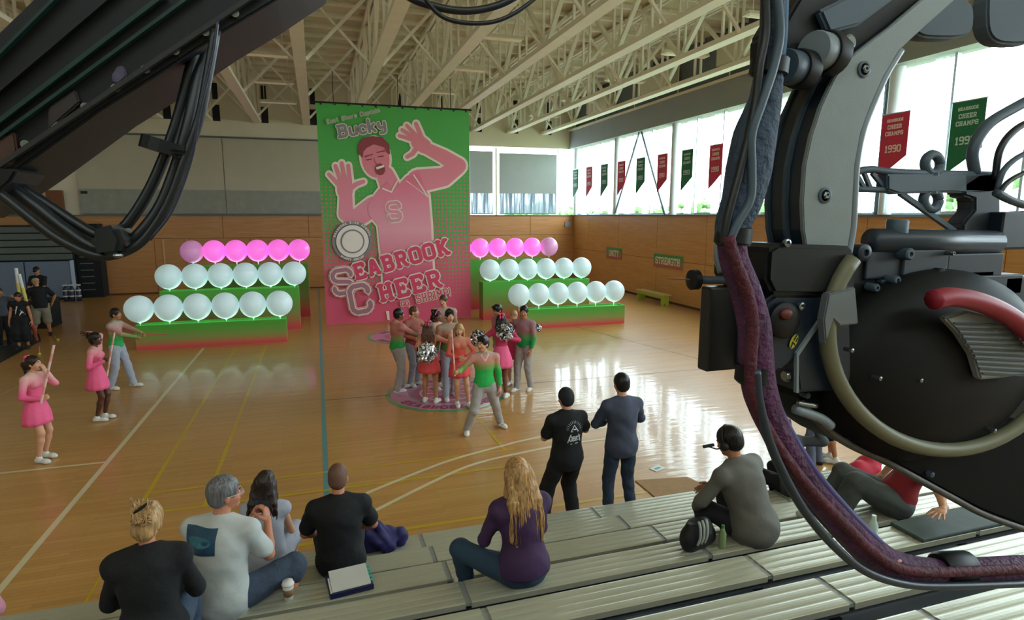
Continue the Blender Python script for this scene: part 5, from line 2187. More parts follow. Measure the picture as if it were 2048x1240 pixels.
# --- left three
loc = ground(85, 921)
yw = -pi / 2 - 0.35
I = person('young woman at far left in pink dress, one hand at her mouth', loc, yw, H=1.67, tone='light', sex='f',
           head=(0.15, 0.05, 0), hands=((-0.05, 0.17, 1.42), (0.13, 0.22, 1.02)), elbows=((-0.3, 0.5, -1), (1, -0.5, -0.6)), hpose=('half', 'grip'), hnorm=((0, -1, 0.2), (-1, 0, 0)), hdir=((0.3, -0.1, 1), (-0.3, 0.8, 0.3)),
           feet=((-0.12, -0.04, 0.085), (0.10, 0.04, 0.085)), footyaw=(0.0, 0.1), top=dict(mat=G_wom('w1', '#ee5f8d', '#e6b7ac', 1.0, 1.40), name='bodice', vneck=0.05, hem=-0.02), bottom=dict(kind='skirt', mat=M_pink, len=0.30), hair=dict(kind='pony', mat=H_dbrown, bow=M_bow))
staff((82, 806), (108, 690), 10.42, 10.42, 0.017, 'pale pink staff in the hand of the woman at far left')
loc = ground(203, 840)
yw = -pi / 2 - 0.1
I = person('dark skinned young woman in pink dress with one arm bent behind her head', loc, yw, H=1.66, tone='dark', sex='f',
           head=(0.0, 0.05, 0), hands=((-0.10, -0.12, 1.62), (0.16, 0.20, 1.14)), elbows=((-1, 0.3, 0.8), (0.6, -0.5, -1)), hpose=('half', 'grip'), hnorm=((1, 0, 0), (-1, 0, 0)), hdir=((0.3, -0.6, 0.3), (-0.3, 0.8, 0.3)),
           feet=((-0.09, 0.03, 0.085), (0.09, -0.03, 0.085)), footyaw=(0.0, 0.0), top=dict(mat=G_wom('w2', '#ee5f8d', '#d99a94', 1.0, 1.40), name='bodice', vneck=0.05, hem=-0.02), bottom=dict(kind='skirt', mat=M_pink, len=0.30), hair=dict(kind='bun', mat=H_black, bow=M_bow))
staff((214, 752), (229, 665), 12.38, 12.38, 0.015, 'pale pink staff beside the woman with her arm behind her head')
loc = ground(242, 776)
yw = -pi / 2 - 0.25
I = person('young man left of the balloon wall in pale trousers, both arms stretched forward', loc, yw, H=1.78, tone='olive', build=0.92,
           head=(0.0, -0.05, 0), hands=((-0.08, 0.52, 1.20), (0.10, 0.46, 1.16)), elbows=((-1, -0.3, -0.6), (1, -0.3, -0.6)), hpose=('grip', 'grip'), hnorm=((0.3, 0, -1), (-0.3, 0, -1)),
           feet=((-0.10, 0.22, 0.085), (0.11, -0.14, 0.085)), footyaw=(0.1, 0.2), top=dict(mat=G_man('m3', 0.98, 1.48), name='sweater', hem=-0.08, vneck=0.04, g=0.005), bottom=dict(kind='pants', mat=M_bgpants, g=0.008), hair=dict(kind='short', mat=H_black))
staff((281, 669), (336, 668), 14.85, 14.9, 0.012, 'thin red baton pointing at the green box, held by the man with stretched arms', 'baton', ('#c8504a', '#c8504a'))

# --- the cluster on the decal
loc = ground(798, 781)
I = person('man at left of the cheer group in hooded rose to green top, from behind', loc, -1.25, H=1.80, tone='brown', build=1.08,
           head=(-0.15, 0.0, 0), hands=((-0.12, 0.42, 1.12), (0.02, 0.52, 1.13)), elbows=((-1, -0.2, -0.8), (1, -0.2, -0.6)), hpose=('half', 'half'), feet=((-0.11, 0.13, 0.085), (0.13, -0.10, 0.085)), footyaw=(0, 0.15),
           top=dict(mat=G_man('m1', 0.95, 1.45, '#2f9a48', '#7f8a50', '#b5705f', '#c07a70'), name='hooded_top', hood=True, hem=-0.06, g=0.012), bottom=dict(kind='pants', mat=M_gpants, g=0.01), hair=dict(kind='short', mat=H_black))
loc = ground(828, 770)
person('fair haired man in rose top behind the hooded man, arms round his neighbours', loc, -2.5, H=1.80, tone='light', head=(0.5, 0, 0), hands=((-0.32, 0.16, 1.10), (0.22, 0.28, 1.12)), elbows=((-1, -0.5, 0), (1, -0.5, 0)),
       top=dict(mat=G_man('m5', 0.9, 1.45, '#b0504a', '#b5624f', '#b86a5c', '#a8665a'), name='sweater', hem=-0.05), bottom=dict(kind='pants', mat=M_bgpants), hair=dict(kind='buzz', mat=H_brown))
loc = ground(860, 806)
yw6 = -0.30
I6 = person('young woman seen from behind in coral skirt, brown hair with pink bow', loc, yw6, H=1.70, tone='tan', sex='f',
            head=(-0.2, 0, 0), hands=((-0.02, -0.26, 1.05), (0.38, 0.32, 1.34)), elbows=((-1, -0.5, -0.2), (1, 0.2, -0.6)), hpose=('grip', 'relax'), feet=((-0.11, 0.04, 0.085), (0.13, -0.02, 0.085)), footyaw=(0.0, 0.35),
            top=dict(mat=G_wom('w6', '#c9604c', '#b98a6a', .95, 1.45), name='bodice', hem=-0.02), bottom=dict(kind='skirt', mat=M_coral, len=0.27), hair=dict(kind='long', mat=H_brown, bow=M_bow, len=0.26, side=.6))
loc = onY(873, 800, 12.85)
loc = (loc.x, 12.85, 0)
person('dark haired woman with a pink headband standing in the middle of the cheer group', loc, -2.5, H=1.75, tone='brown', sex='f', head=(0.1, -0.2, 0),
       top=dict(mat=G_wom('w7', '#c9604c', '#c99a84', .95, 1.45), name='bodice', hem=-0.02), bottom=dict(kind='skirt', mat=M_pink, len=0.28), hair=dict(kind='curly', mat=H_black, band=M_bow), feet=((-0.1, 0, 0.085), (0.1, 0.05, 0.085)))
loc = onY(891, 760, 13.9)
loc = (loc.x, 13.9, 0)
person('tallest man, standing at the back of the cheer group in front of the banner', loc, pi - 0.3, H=1.93, tone='light', build=1.12, head=(-0.3, -0.1, 0),
       top=dict(mat=G_man('m8', 1.0, 1.6, '#2f9a48', '#93805c', '#c08478', '#b8a090'), name='sweater'), bottom=dict(kind='pants', mat=M_gpants), hair=dict(kind='short', mat=H_brown))
loc = ground(900, 793)
person('young man with tall dark hair standing behind the blonde woman in the cheer group', loc, pi + 0.05, H=1.86, tone='light', head=(0.1, -0.05, 0), hands=((-0.3, 0.05, 0.86), (0.30, 0.05, 0.86)),
       feet=((-0.10, -0.10, 0.085), (0.13, 0.20, 0.085)), top=dict(mat=G_man('m9', 1.0, 1.5, '#5f8a48', '#a5694a', '#b9745f', '#a8907c'), name='sweater', vneck=0.04), bottom=dict(kind='pants', mat=M_bgpants), hair=dict(kind='quiff', mat=H_black))
loc = ground(920, 812)
person('blonde woman in coral dress facing the camera behind the staff', loc, pi - 0.1, H=1.68, tone='light', sex='f', head=(-0.1, -0.1, 0), hands=((-0.10, 0.14, 1.0), (0.02, 0.16, 1.02)), elbows=((-1, -0.2, -0.6), (1, -0.2, -0.6)),
       feet=((-0.16, 0.10, 0.085), (0.05, -0.02, 0.085)), footyaw=(.3, .0), top=dict(mat=G_wom('w10', '#d8564a', '#c98a70', 1.0, 1.42), name='bodice', vneck=0.05), bottom=dict(kind='skirt', mat=M_coral, len=0.30), hair=dict(kind='long', mat=H_gold, len=0.22, side=1.2))
loc = ground(1003, 797)
yw12 = -0.1
I12 = person('woman with long black hair and pink bow seen from behind, silver pompom on her shoulder', loc, yw12, H=1.80, tone='brown', sex='f', head=(-0.1, 0, 0), hands=((-0.20, 0.2, 1.30), (0.10, -0.26, 1.32)), elbows=((-1, -0.2, -0.5), (1, -0.6, -0.8)), hpose=('grip', 'grip'),
             feet=((-0.10, 0.1, 0.085), (0.09, 0.0, 0.085)), footyaw=(0, .5), top=dict(mat=M_hotp, name='bodice'), bottom=dict(kind='skirt', mat=M_pink, len=0.28), hair=dict(kind='long', mat=H_black, bow=M_bow, len=0.22, side=.5))
loc = (onY(1004, 700, 12.9).x, 12.9, 0)
person('dark haired man bending his head behind the woman with the black hair', loc, pi * 0.62, H=1.80, tone='tan', head=(0, -0.4, 0), lean=(0.12, 0),
       top=dict(mat=G_man('m13', 1.0, 1.5, '#2f9a48', '#93805c', '#c0707c', '#a08078'), name='sweater'), bottom=dict(kind='pants', mat=M_gpants), hair=dict(kind='quiff', mat=H_black))
loc = ground(1028, 770)
person('blonde woman in dark pink dress beside the man at right of the group', loc, pi * 0.8, H=1.70, tone='light', sex='f', head=(0.2, -0.1, 0), hands=((-0.14, 0.16, 1.2), (0.24, 0.05, 0.80)), elbows=((-1, -0.2, -0.5), (1, -0.5, -0.2)),
       feet=((-0.07, 0.02, 0.085), (0.09, 0.0, 0.085)), top=dict(mat=mat('dusky_pink', '#a8525c', 0.75, bump=0.3, bscale=18), name='bodice'), bottom=dict(kind='skirt', mat=M_hotp, len=0.30), hair=dict(kind='pony', mat=H_blond))
loc = ground(1049, 779)
yw15 = pi * 0.72
I15 = person('man at right edge of the cheer group in rose to green sweater and grey trousers', loc, yw15, H=1.86, tone='tan', build=1.0, head=(0.35, -0.05, 0), hands=((-0.22, 0.10, 0.92), (0.28, -0.34, 1.30)), elbows=((-1, -0.5, 0), (1, -0.6, -0.7)), hpose=('relax', 'grip'),
             feet=((-0.12, -0.06, 0.085), (0.10, 0.14, 0.085)), top=dict(mat=G_man('m15', 0.95, 1.50, '#2a9c52', '#5c9a5c', '#a8707a', '#a58088'), name='sweater', hem=-0.08), bottom=dict(kind='pants', mat=M_gpants, g=0.004), hair=dict(kind='short', mat=H_black))

# --- pompoms
M_foil = [mat('foil_silver', '#cfcfd2', 0.22, metal=0.85), mat('foil_dark', '#2c2c30', 0.3, metal=0.6), mat('foil_white', '#f2f2f2', 0.4)]


def pompom(c, r, label, seed):
    rnd = random.Random(seed)
    o = empty('pompom', c, 0, label, 'pompom')
    for j, mt__ in enumerate(M_foil):
        m = MB()
        for k in range((170, 130, 110)[j]):
            d = Vector((rnd.gauss(0, 1), rnd.gauss(0, 1), rnd.gauss(0, 1))).normalized()
            t = d.orthogonal().normalized()
            t = Matrix.Rotation(rnd.uniform(0, 6.28), 3, d) @ t
            w = r * rnd.uniform(0.05, 0.085)
            c0 = d * r * rnd.uniform(0.35, 0.95)
            t2 = (t + d * rnd.uniform(-0.9, 0.9)).normalized()
            up_ = (d - t2 * d.dot(t2)).normalized()
            sd = t2.cross(up_).normalized()
            l = r * rnd.uniform(0.14, 0.26)
            p = [c0 - t2 * l - up_ * l * 0.5, c0 - t2 * l * 0.4, c0 + t2 * l * 0.4 + up_ * l * 0.05, c0 + t2 * l - up_ * l * 0.6]
            V = []
            for q in p:
                V += [q + sd * w, q - sd * w]
            m.add(V, [(0, 1, 3, 2), (2, 3, 5, 4), (4, 5, 7, 6)])
        m.build('foil_strands', mt__, o)
    MB().sphere((0, 0, 0), 0.03, 8, 6).build('grip', M_black, o)
    return o


pompom(onY(853, 706, 11.35), 0.235, 'big silver and black pompom behind the back of the woman in the coral skirt', 1)
pompom(onY(1011, 664, 11.2), 0.20, 'silver pompom on the shoulder of the woman with long black hair', 2)
pompom(onY(956, 676, 11.7), 0.19, 'silver pompom half hidden behind the head of the young man in front', 3)
pompom(onY(1076, 656, 12.2), 0.10, 'small silver pompom at far right of the cheer group', 4)

# --- crew at far left
M_blk = mat('black_cloth', '#101114', 0.85, noise=0.15, nscale=8, bump=0.3, bscale=20)
M_wp = mat('white_print', '#d6d8da', 0.7)
loc = (-8.05, 20.3, 0)
It = person('crew member in a long black sleeveless top with white print, second from the left edge', loc, pi, H=1.62, tone='tan', build=1.0, head=(0, -0.3, 0), hands=((-0.27, 0.06, 0.78), (0.27, 0.06, 0.78)),
            feet=((-0.1, 0, 0.085), (0.1, 0.05, 0.085)), top=dict(mat=M_blk, sleeve='none', hem=-0.14, name='sleeveless_top', g=0.01), bottom=dict(kind='shorts', mat=M_blk, len=0.35, g=0.04), hair=dict(kind='short', mat=H_dbrown), shoes='black')
Pp = Poly2()
for a, b in (((-.1, 1.05), (0.02, 1.22)), ((.02, 1.22), (.08, 1.02)), ((-.12, 1.0), (.1, .96)), ((-.05, 1.12), (.08, 1.12)), ((-.08, 1.08), (-.02, .98))):
    stroke2d(Pp, lambda x, y: Vector((x, 0, y)), a, b, .035, .02)
print_on(It, find(It, 'sleeveless_top'), Pp.p, M_wp, 'shirt_print', back=False)
loc = ground(88, 672)
person('crew member seen from behind in black tee, cap and khaki shorts near the folded bleachers', loc, 0.35, H=1.84, tone='tan', build=1.12, head=(0.5, -0.3, 0), lean=(0.06, -0.04), hands=((-0.14, 0.2, 1.12), (0.30, 0.10, 1.0)), elbows=((-1, -0.5, -0.3), (1, -0.4, 0)),
       feet=((-0.22, 0.02, 0.085), (0.17, 0.02, 0.085)), top=dict(mat=M_blk, sleeve='short', hem=-0.08, loose=True, g=0.01), bottom=dict(kind='shorts', mat=mat('khaki', '#8f8873', 0.85, bump=0.3, bscale=20), len=0.12, g=0.02), hair=dict(kind='hat', mat=mat('cap_khaki', '#a39a80', 0.8)), shoes='black')
loc = (-9.35, 25.2, 0)
person('crew member in black cap and dark tee behind the black draped table', loc, pi - 0.2, H=2.0, tone='tan', build=1.0, head=(0.2, -0.4, 0), hands=((-0.2, 0.35, 1.1), (0.2, 0.35, 1.1)),
       top=dict(mat=M_blk, sleeve='short', hem=-0.1), bottom=dict(kind='pants', mat=M_blk), hair=dict(kind='hat', mat=M_black), shoes='black')
loc = (onY(4, 640, 20.9).x, 20.9, 0)
person('crew member at the left edge in grey printed tee raising both hands to the face', loc, pi + 0.6, H=1.72, tone='olive', build=1.0, hands=((-0.28, 0.30, 1.42), (0.06, 0.25, 1.52)), elbows=((-1, 0.1, -0.4), (1, 0.1, -0.6)), hpose=('half', 'half'),
       top=dict(mat=mat('grey_tee', '#4a4d55', 0.85), sleeve='short'), bottom=dict(kind='pants', mat=M_blk), hair=dict(kind='short', mat=H_dbrown), shoes='black')
tb = empty('draped_table', (-9.55, 24.2, 0), 0, 'low table under a black cloth at far left', 'table')
MB().rbox((-1.0, -0.4, 0.92), (0.95, 0.4, 0.97), 0.01).build('tabletop', M_black, tb)
m = MB()
for i in range(40):
    a, b_ = 2 * pi * i / 40, 2 * pi * (i + 1) / 40
sq = []
for i in range(80):
    t = i / 80 * 4
    k, f = int(t), t - int(t)
    c = [(-1.0, -0.42), (0.97, -0.42), (0.97, 0.42), (-1.0, 0.42)]
    x = c[k][0] + (c[(k + 1) % 4][0] - c[k][0]) * f
    y = c[k][1] + (c[(k + 1) % 4][1] - c[k][1]) * f
    sq.append((x, y, 1 + 0.02 * math.sin(i * 1.7)))
V = []
for x, y, w in sq:
    V += [(x, y, 0.965), (x * w, y * w * 1.02, 0.03)]
m.add(V, [(2 * i, 2 * ((i + 1) % 80), 2 * ((i + 1) % 80) + 1, 2 * i + 1) for i in range(80)])
m.build('table_cloth', M_blk, tb)
for k, (p0, p1, lb) in enumerate((((32, 536), (43, 622), 'upright red and white pole of the pair at far left'), ((38, 548), (58, 622), 'leaning red and white pole of the pair at far left'))):
    a, b_ = onY(p0[0], p0[1], 21.4), onY(p1[0], p1[1], 21.4)
    b_ = Vector((b_.x, 21.4, 0.0)) if False else b_
    d = (b_ - a)
    d = d * ((a.z - 0.0) / (a.z - b_.z))
    o = empty('striped_pole', a + d, 0, lb, 'pole')
    cs = ('#d9d9d2', '#d9c75a', '#b23a34', '#b23a34', '#8c2f2c')
    for i in range(5):
        MB().tube([-d * (i / 5), -d * ((i + 1) / 5)], 0.045, 8).build('band', mat('pole_' + cs[4 - i], cs[4 - i], 0.5), o)
q = onZ(146, 602, 0)
o = empty('water_bottle_pack', (q.x, q.y, 0), 0, 'small dark pack of white capped bottles by the blue grey wall pads', 'bottles')
for i in range(3):
    MB().lathe([(0.10, 0), (0.11, 0.1), (0.11, 0.5), (0.05, 0.62), (0.05, 0.7)], (0.24 * i - 0.24, 0, 0), 10).build('bottle', mat('bottle_dark', '#1c2238', 0.3), o, smooth=True)
    for z in (0.2, 0.45, 0.68):
        MB().lathe([(0.115, 0), (0.115, 0.05)], (0.24 * i - 0.24, 0, z), 10).build('white_band', M_wp, o)
fm = MB().prism([(*ground(-30, 690)[:2], 0), (*ground(78, 668)[:2], 0), (*ground(82, 682)[:2], 0), (*ground(0, 726)[:2], 0), (*ground(-60, 745)[:2], 0)], (0, 0, 0.02)).build('rubber_mat', M_black)
tag(fm, 'long black rubber mat on the floor at the left edge', 'mat')
for k, (p0, p1) in enumerate((((104, 668), (116, 681)), ((78, 694), (79, 709)))):
    a, b_ = ground(*p0), ground(*p1)
    o = empty('marking_stick', a, 0, ['thin yellow tipped stick lying on the floor right of the black mat', 'short pale stick standing near the black mat edge'][k], 'stick')
    d = Vector(b_) - Vector(a)
    MB().tube([(0, 0, 0.012), d + Vector((0, 0, 0.012))], 0.012, 6).build('shaft', mat('stick_pale', '#b9b58c', 0.5), o)
    MB().sphere(tuple(d + Vector((0, 0, 0.02))), 0.04, 8, 6).build('tip', mat('tip_yellow', '#c9c62c', 0.5), o)

# --- two men standing with their backs to us
loc = (2.75, 6.42, 0)
Is = person('man from behind in black tee with white pyramid print, arms folded', loc, 0.05, H=1.77, tone='light', build=1.02, near=True, head=(0.05, -0.05, 0),
            hands=((-0.02, 0.20, 1.14), (0.06, 0.22, 1.16)), elbows=((-1, -0.2, -0.3), (1, -0.2, -0.3)), feet=((-0.32, 0.02, 0.085), (0.10, 0.02, 0.085)), pelvis=(-0.02, 0, 0.91),
            top=dict(mat=M_blk, sleeve='short', hem=-0.17, loose=True, g=0.008), bottom=dict(kind='pants', mat=M_blk, g=0.018), hair=dict(kind='short', mat=mat('knit_cap', '#1a1c22', 0.8, noise=0.2, nscale=40)), shoes='black')
Pp = Poly2()
zc = 1.225
f2 = lambda x, y: Vector((x, 0, y))
for a, b in (((-.045, zc + .03), (0, zc + .10)), ((0, zc + .10), (.05, zc + .03)), ((.05, zc + .03), (-.045, zc + .03)), ((-.085, zc - .10), (-.05, zc - .01)), ((-.05, zc - .01), (.055, zc - .01)), ((.055, zc - .01), (.09, zc - .10)), ((.09, zc - .10), (-.085, zc - .10)), ((-.05, zc - .12), (.05, zc - .12))):
    stroke2d(Pp, f2, a, b, .008, .008, 3)
stroke2d(Pp, f2, (-.012, zc + .055), (.018, zc + .055), .014, .014, 5)
for i in range(13):
    a = pi * i / 12
    stroke2d(Pp, f2, (.072 * math.cos(a), zc + .055 + .068 * math.sin(a)), (.10 * math.cos(a), zc + .055 + .095 * math.sin(a)), .003, .003, 2)
letters(Pp, 'OBEY', rot2(-.062, zc - .083, 0, f2), .052, .011, gap=.2, n=2, wide=.8)
print_on(Is, find(Is, 'shirt'), Pp.p, M_wp, 'shirt_print')
loc = (3.42, 6.35, 0)
person('tall man from behind in slate blue tee and jeans, arms folded', loc, -0.05, H=1.88, tone='light', build=0.98, near=True, head=(0.02, -0.05, 0),
       hands=((-0.02, 0.22, 1.24), (0.06, 0.24, 1.26)), elbows=((-1, -0.1, -0.35), (1, -0.1, -0.35)), feet=((-0.15, 0, 0.085), (0.17, 0.02, 0.085)),
       top=dict(mat=mat('slate_tee', '#454a5c', 0.85, noise=0.06, bump=0.4, bscale=9), sleeve='three', hem=-0.14, loose=True, g=0.006), bottom=dict(kind='pants', mat=mat('dark_jeans', '#2b3a4e', 0.85, noise=0.1, bump=0.4, bscale=20)), hair=dict(kind='short', mat=H_black), shoes='black')

# --- people on the bleachers
ROWY = lambda i: 5.825 - 0.648 * i
ROWZ = lambda i: 0.45 + 0.22 * i


def seated(label, x, row_, yaw, H, **kw):
    kw.setdefault('elbows', ((-0.4, -0.3, -1), (0.4, -0.3, -1)))
    loc = (x, ROWY(row_) + kw.pop('dy', 0), ROWZ(row_))
    s_ = H / 1.78
    kw.setdefault('pelvis', (0, 0, 0.115 * s_))
    kw.setdefault('feet', ((-0.14, 0.34, -0.28), (0.14, 0.34, -0.28)))
    kw.setdefault('knees', ((-0.1, 0.6, 1), (0.1, 0.6, 1)))
    kw.setdefault('near', True)
    return person(label, loc, yaw, H=H, **kw)


M_jean = mat('blue_jeans', '#3c4a5e', 0.85, noise=0.12, nscale=20, bump=0.4, bscale=24)
# nearest, blond bun
seated('woman with a messy blond bun in a black top, nearest at the lower left', -1.07, 3, 0.05, 1.74, tone='ruddy', sex='f', build=1.07, head=(-0.1, -0.25, 0.05), lean=(0.12, 0),
       hands=((-0.16, 0.34, 0.20), (0.16, 0.34, 0.20)), elbows=((-0.5, -0.2, -1), (0.5, -0.2, -1)), top=dict(mat=M_blk, sleeve='three', hem=-0.14, g=0.02), bottom=dict(kind='pants', mat=M_jean), hair=dict(kind='bun', mat=H_blond))
# white tee
Iw = seated('grey haired man with glasses in a white tee with a blue back print', -0.79, 2, -0.35, 1.90, tone='ruddy', build=1.03, head=(-0.85, 0.0, 0), lean=(0.10, 0),
            hands=((0.06, 0.40, 0.50), (0.20, 0.38, 0.50)), elbows=((-0.5, -0.2, -1), (0.4, -0.2, -1)), hpose=('half', 'half'), hdir=((0.4, 0.3, 0.8), (-0.3, 0.4, 0.9)), hnorm=((0.8, 0, 0.2), (-0.8, 0.2, 0.2)),
            feet=((-0.14, 0.40, -0.30), (0.32, 0.26, -0.28)), knees=((-0.1, 0.6, 1), (0.6, 0.6, 1)), top=dict(mat=mat('white_tee', '#c2c6c4', 0.85, bump=0.5, bscale=8), sleeve='short', hem=-0.16, loose=True, g=0.012), bottom=dict(kind='shorts', mat=M_jean, len=0.1, g=0.0), hair=dict(kind='short', mat=H_grey))
sq = []
N_ = 8
for i in range(N_):
    for j in range(6):
        u0, u1 = -.20 + .25 * i / N_, -.20 + .25 * (i + 1) / N_
        v0, v1 = .50 + .17 * j / 6, .50 + .17 * (j + 1) / 6
        sq.append([(u0, v0), (u1, v0), (u1, v1), (u0, v1)])
print_on(Iw, find(Iw, 'shirt'), sq, mat('blue_print', '#1f4660', 0.6, noise=0.3, nscale=9), 'back_print', step=0.0)
sq = []
for i in range(12):
    t0, t1 = 2 * pi * i / 12, 2 * pi * (i + 1) / 12
    sq.append([(-.075, .585), (-.075 + .10 * math.cos(t0), .585 + .035 * math.sin(t0)), (-.075 + .10 * math.cos(t1), .585 + .035 * math.sin(t1))])
print_on(Iw, find(Iw, 'shirt'), sq, mat('teal_print', '#2f6f80', 0.6), 'back_print', off=0.008)
HPw = Iw['HP']
gl_ = empty('eyeglasses', world_of(Iw, HPw(0, 0.1, 0)), 0, 'pale framed eyeglasses worn by the man in the white tee', 'glasses')
base = world_of(Iw, HPw(0, 0.1, 0))
WP = lambda x, y, z: world_of(Iw, HPw(x, y, z)) - base
m = MB()
for sg in (-1, 1):
    m.tube([WP(sg * 0.034 + 0.026 * math.cos(t), 0.108, 0.006 + 0.018 * math.sin(t)) for t in [2 * pi * k / 12 for k in range(13)]], 0.0028, 5)
    m.tube([WP(sg * 0.06, 0.106, 0.008), WP(sg * 0.086, 0.06, 0.010), WP(sg * 0.090, -0.01, 0.008)], 0.003, 5)
m.tube([WP(-0.01, 0.11, 0.008), WP(0.01, 0.11, 0.008)], 0.0028, 5)
m.build('frame', mat('glasses_frame', '#c9b9a8', 0.3), gl_)
wp_ = world_of(Iw, (Iw['wrist'][1] + Iw['wrist'][0]) / 2 + V3(0, 0.07, 0.10))
ph = empty('phone', wp_, -0.35, 'small phone held in both hands by the man in the white tee', 'phone')
MB().rbox((-0.07, -0.006, -0.035), (0.07, 0.006, 0.035), 0.004).build('case', M_black, ph)
MB().box((-0.062, -0.0075, -0.030), (0.062, -0.0065, 0.030)).build('screen', mat('phone_screen', '#3a4650', 0.1), ph)
# grey dress
seated('woman with long brown hair in a pale grey sleeveless dress', -0.60, 0, -0.20, 1.72, tone='light', sex='f', build=1.02, head=(-0.1, -0.1, 0), lean=(0.10, 0),
       hands=((-0.12, 0.34, 0.22), (0.14, 0.34, 0.22)), top=dict(mat=mat('pale_dress', '#a5a6b2', 0.8, noise=0.08, nscale=6, bump=0.4, bscale=10), sleeve='none', hem=-0.16, name='dress', g=0.008, loose=True), bottom=dict(kind='shorts', mat=mat('pale_dress', '#a5a6b2'), len=0.1, g=0.02), hair=dict(kind='long', mat=H_dbrown, len=0.30))
# black tee bald
seated('man with close cropped hair in a black tee sitting beside the blue jacket', 0.07, 1, 0.0, 1.78, tone='ruddy', build=1.08, head=(-0.15, -0.1, 0), lean=(0.08, 0),
       hands=((-0.13, 0.30, 0.22), (0.13, 0.30, 0.22)), elbows=((-0.8, -0.1, -0.8), (0.8, -0.1, -0.8)), top=dict(mat=M_blk, sleeve='short', hem=-0.16, loose=True, g=0.012), bottom=dict(kind='pants', mat=M_blk), hair=dict(kind='buzz', mat=mat('hair_stubble', '#6b4a3a', 0.7, noise=0.2, nscale=60)))
# purple
seated('woman with long golden hair in a purple jacket sitting alone mid bleachers', 1.32, 3, 0.12, 1.72, tone='light', sex='f', build=1.05, head=(0.1, -0.15, 0), lean=(0.10, 0.0),
       hands=((-0.10, 0.33, 0.38), (0.08, 0.34, 0.36)), elbows=((-0.6, -0.1, -1), (0.5, -0.1, -1)), feet=((-0.30, 0.36, -0.16), (0.12, 0.40, -0.28)), knees=((-0.8, 0.5, 0.5), (0.1, 0.6, 1)),
       top=dict(mat=mat('purple_jacket', '#43284f', 0.8, noise=0.12, bump=0.4, bscale=9), sleeve='long', hem=-0.08, name='jacket', g=0.02), bottom=dict(kind='pants', mat=mat('teal_jeans', '#2a4256', 0.85, noise=0.1)), hair=dict(kind='long', mat=H_gold, len=0.42))
m = MB()
# headset person
Ih = seated('bent over person in grey tee wearing a headset, beside the black bag', 3.34, 3, 0.25, 1.76, tone='tan', build=1.1, head=(0.25, -0.35, 0), lean=(0.34, -0.08),
            hands=((-0.22, 0.42, 0.14), (0.0, 0.46, 0.26)), elbows=((-1, -0.1, -0.4), (1, -0.1, -0.4)), top=dict(mat=mat('warm_grey_tee', '#6a6862', 0.85, noise=0.08, bump=0.4, bscale=9), sleeve='long', hem=-0.14, loose=True, g=0.012), bottom=dict(kind='pants', mat=mat('charcoal_trousers', '#22252c', 0.85)), hair=dict(kind='short', mat=H_black))
HPh = Ih['HP']
base = world_of(Ih, HPh(0, 0, 0))
WP = lambda x, y, z: world_of(Ih, HPh(x, y, z)) - base
hs_ = empty('headset', base, 0, 'dark headset with a boom microphone on the bent over person', 'headset')
MB().tube([WP(0.103 * math.cos(t), 0.0, 0.02 + 0.125 * math.sin(t)) for t in [pi * k / 14 for k in range(15)]], 0.009, 6).build('headband', M_black, hs_)
for sg in (-1, 1):
    MB().sphere(WP(sg * 0.10, 0, -0.01), 0.038, 12, 8).build('ear_cup', M_black, hs_, smooth=True)
MB().tube([WP(-0.11, 0, -0.02), WP(-0.13, 0.06, -0.02), WP(-0.16, 0.10, 0.01)], 0.006, 6).build('boom', M_black, hs_)
MB().tube([WP(-0.14, 0.07, 0.02), WP(-0.22, 0.12, 0.03)], 0.014, 8).build('microphone', M_black, hs_)
# second grey person
seated('person in dark grey top bent forward behind the hanging cables', 4.98, 1, 0.2, 1.70, tone='tan', build=1.05, lean=(0.34, 0), head=(0, -0.5, 0),
       top=dict(mat=mat('dark_grey_tee', '#4a4c50', 0.85), sleeve='long', hem=-0.14, loose=True), bottom=dict(kind='pants', mat=M_blk), hair=dict(kind='short', mat=H_dbrown))
# reclining one in red
Ir = seated('reclining person in red tee and grey trousers, one hand planted on the bench', 4.85, 3, 1.05, 1.78, tone='light', build=1.05, near=True, lean=(-0.42, 0.0), head=(0.0, 0.2, 0),
            hands=(to_local(onZ(1893, 1036, 1.45), (4.85, ROWY(3), ROWZ(3)), 1.05), to_local(onY(1766, 948, 4.25), (4.85, ROWY(3), ROWZ(3)), 1.05)), elbows=((-1, -0.3, 0.3), (1, -0.3, -0.3)), hpose=('flat', 'relax'), hdir=((-0.75, 0.65, -0.12), None), hnorm=((0, 0, -1), None), spread=0.25,
            feet=((-0.14, 0.52, -0.10), (0.10, 0.58, -0.12)), knees=((-0.1, 0.3, 1), (0.1, 0.3, 1)), top=dict(mat=mat('red_tee', '#8c2029', 0.85, bump=0.3, bscale=10), sleeve='short', hem=-0.12), bottom=dict(kind='pants', mat=mat('grey_green_trousers', '#4a4e4c', 0.85, bump=0.4, bscale=12), g=0.02), hair=dict(kind='short', mat=H_dbrown))
# two bystanders whose legs show below the rig
loc = ground(1634, 936)
person('bystander in blue grey jeans whose legs show below the film camera', loc, 0.4, H=1.74, tone='light', feet=((-0.2, 0, 0.085), (0.16, 0.05, 0.085)),
       top=dict(mat=M_blk, sleeve='short'), bottom=dict(kind='pants', mat=mat('faded_jeans', '#5c6478', 0.85)), hair=dict(kind='short', mat=H_brown), shoes='black')
loc = ground(1672, 925)
person('bystander with bare calves standing behind the one in jeans', loc, 0.6, H=1.66, tone='tan', sex='f', top=dict(mat=M_blk, sleeve='short'), bottom=dict(kind='shorts', mat=M_blk), hair=dict(kind='pony', mat=H_brown), feet=((-0.08, 0, .085), (0.1, 0.1, .085)))
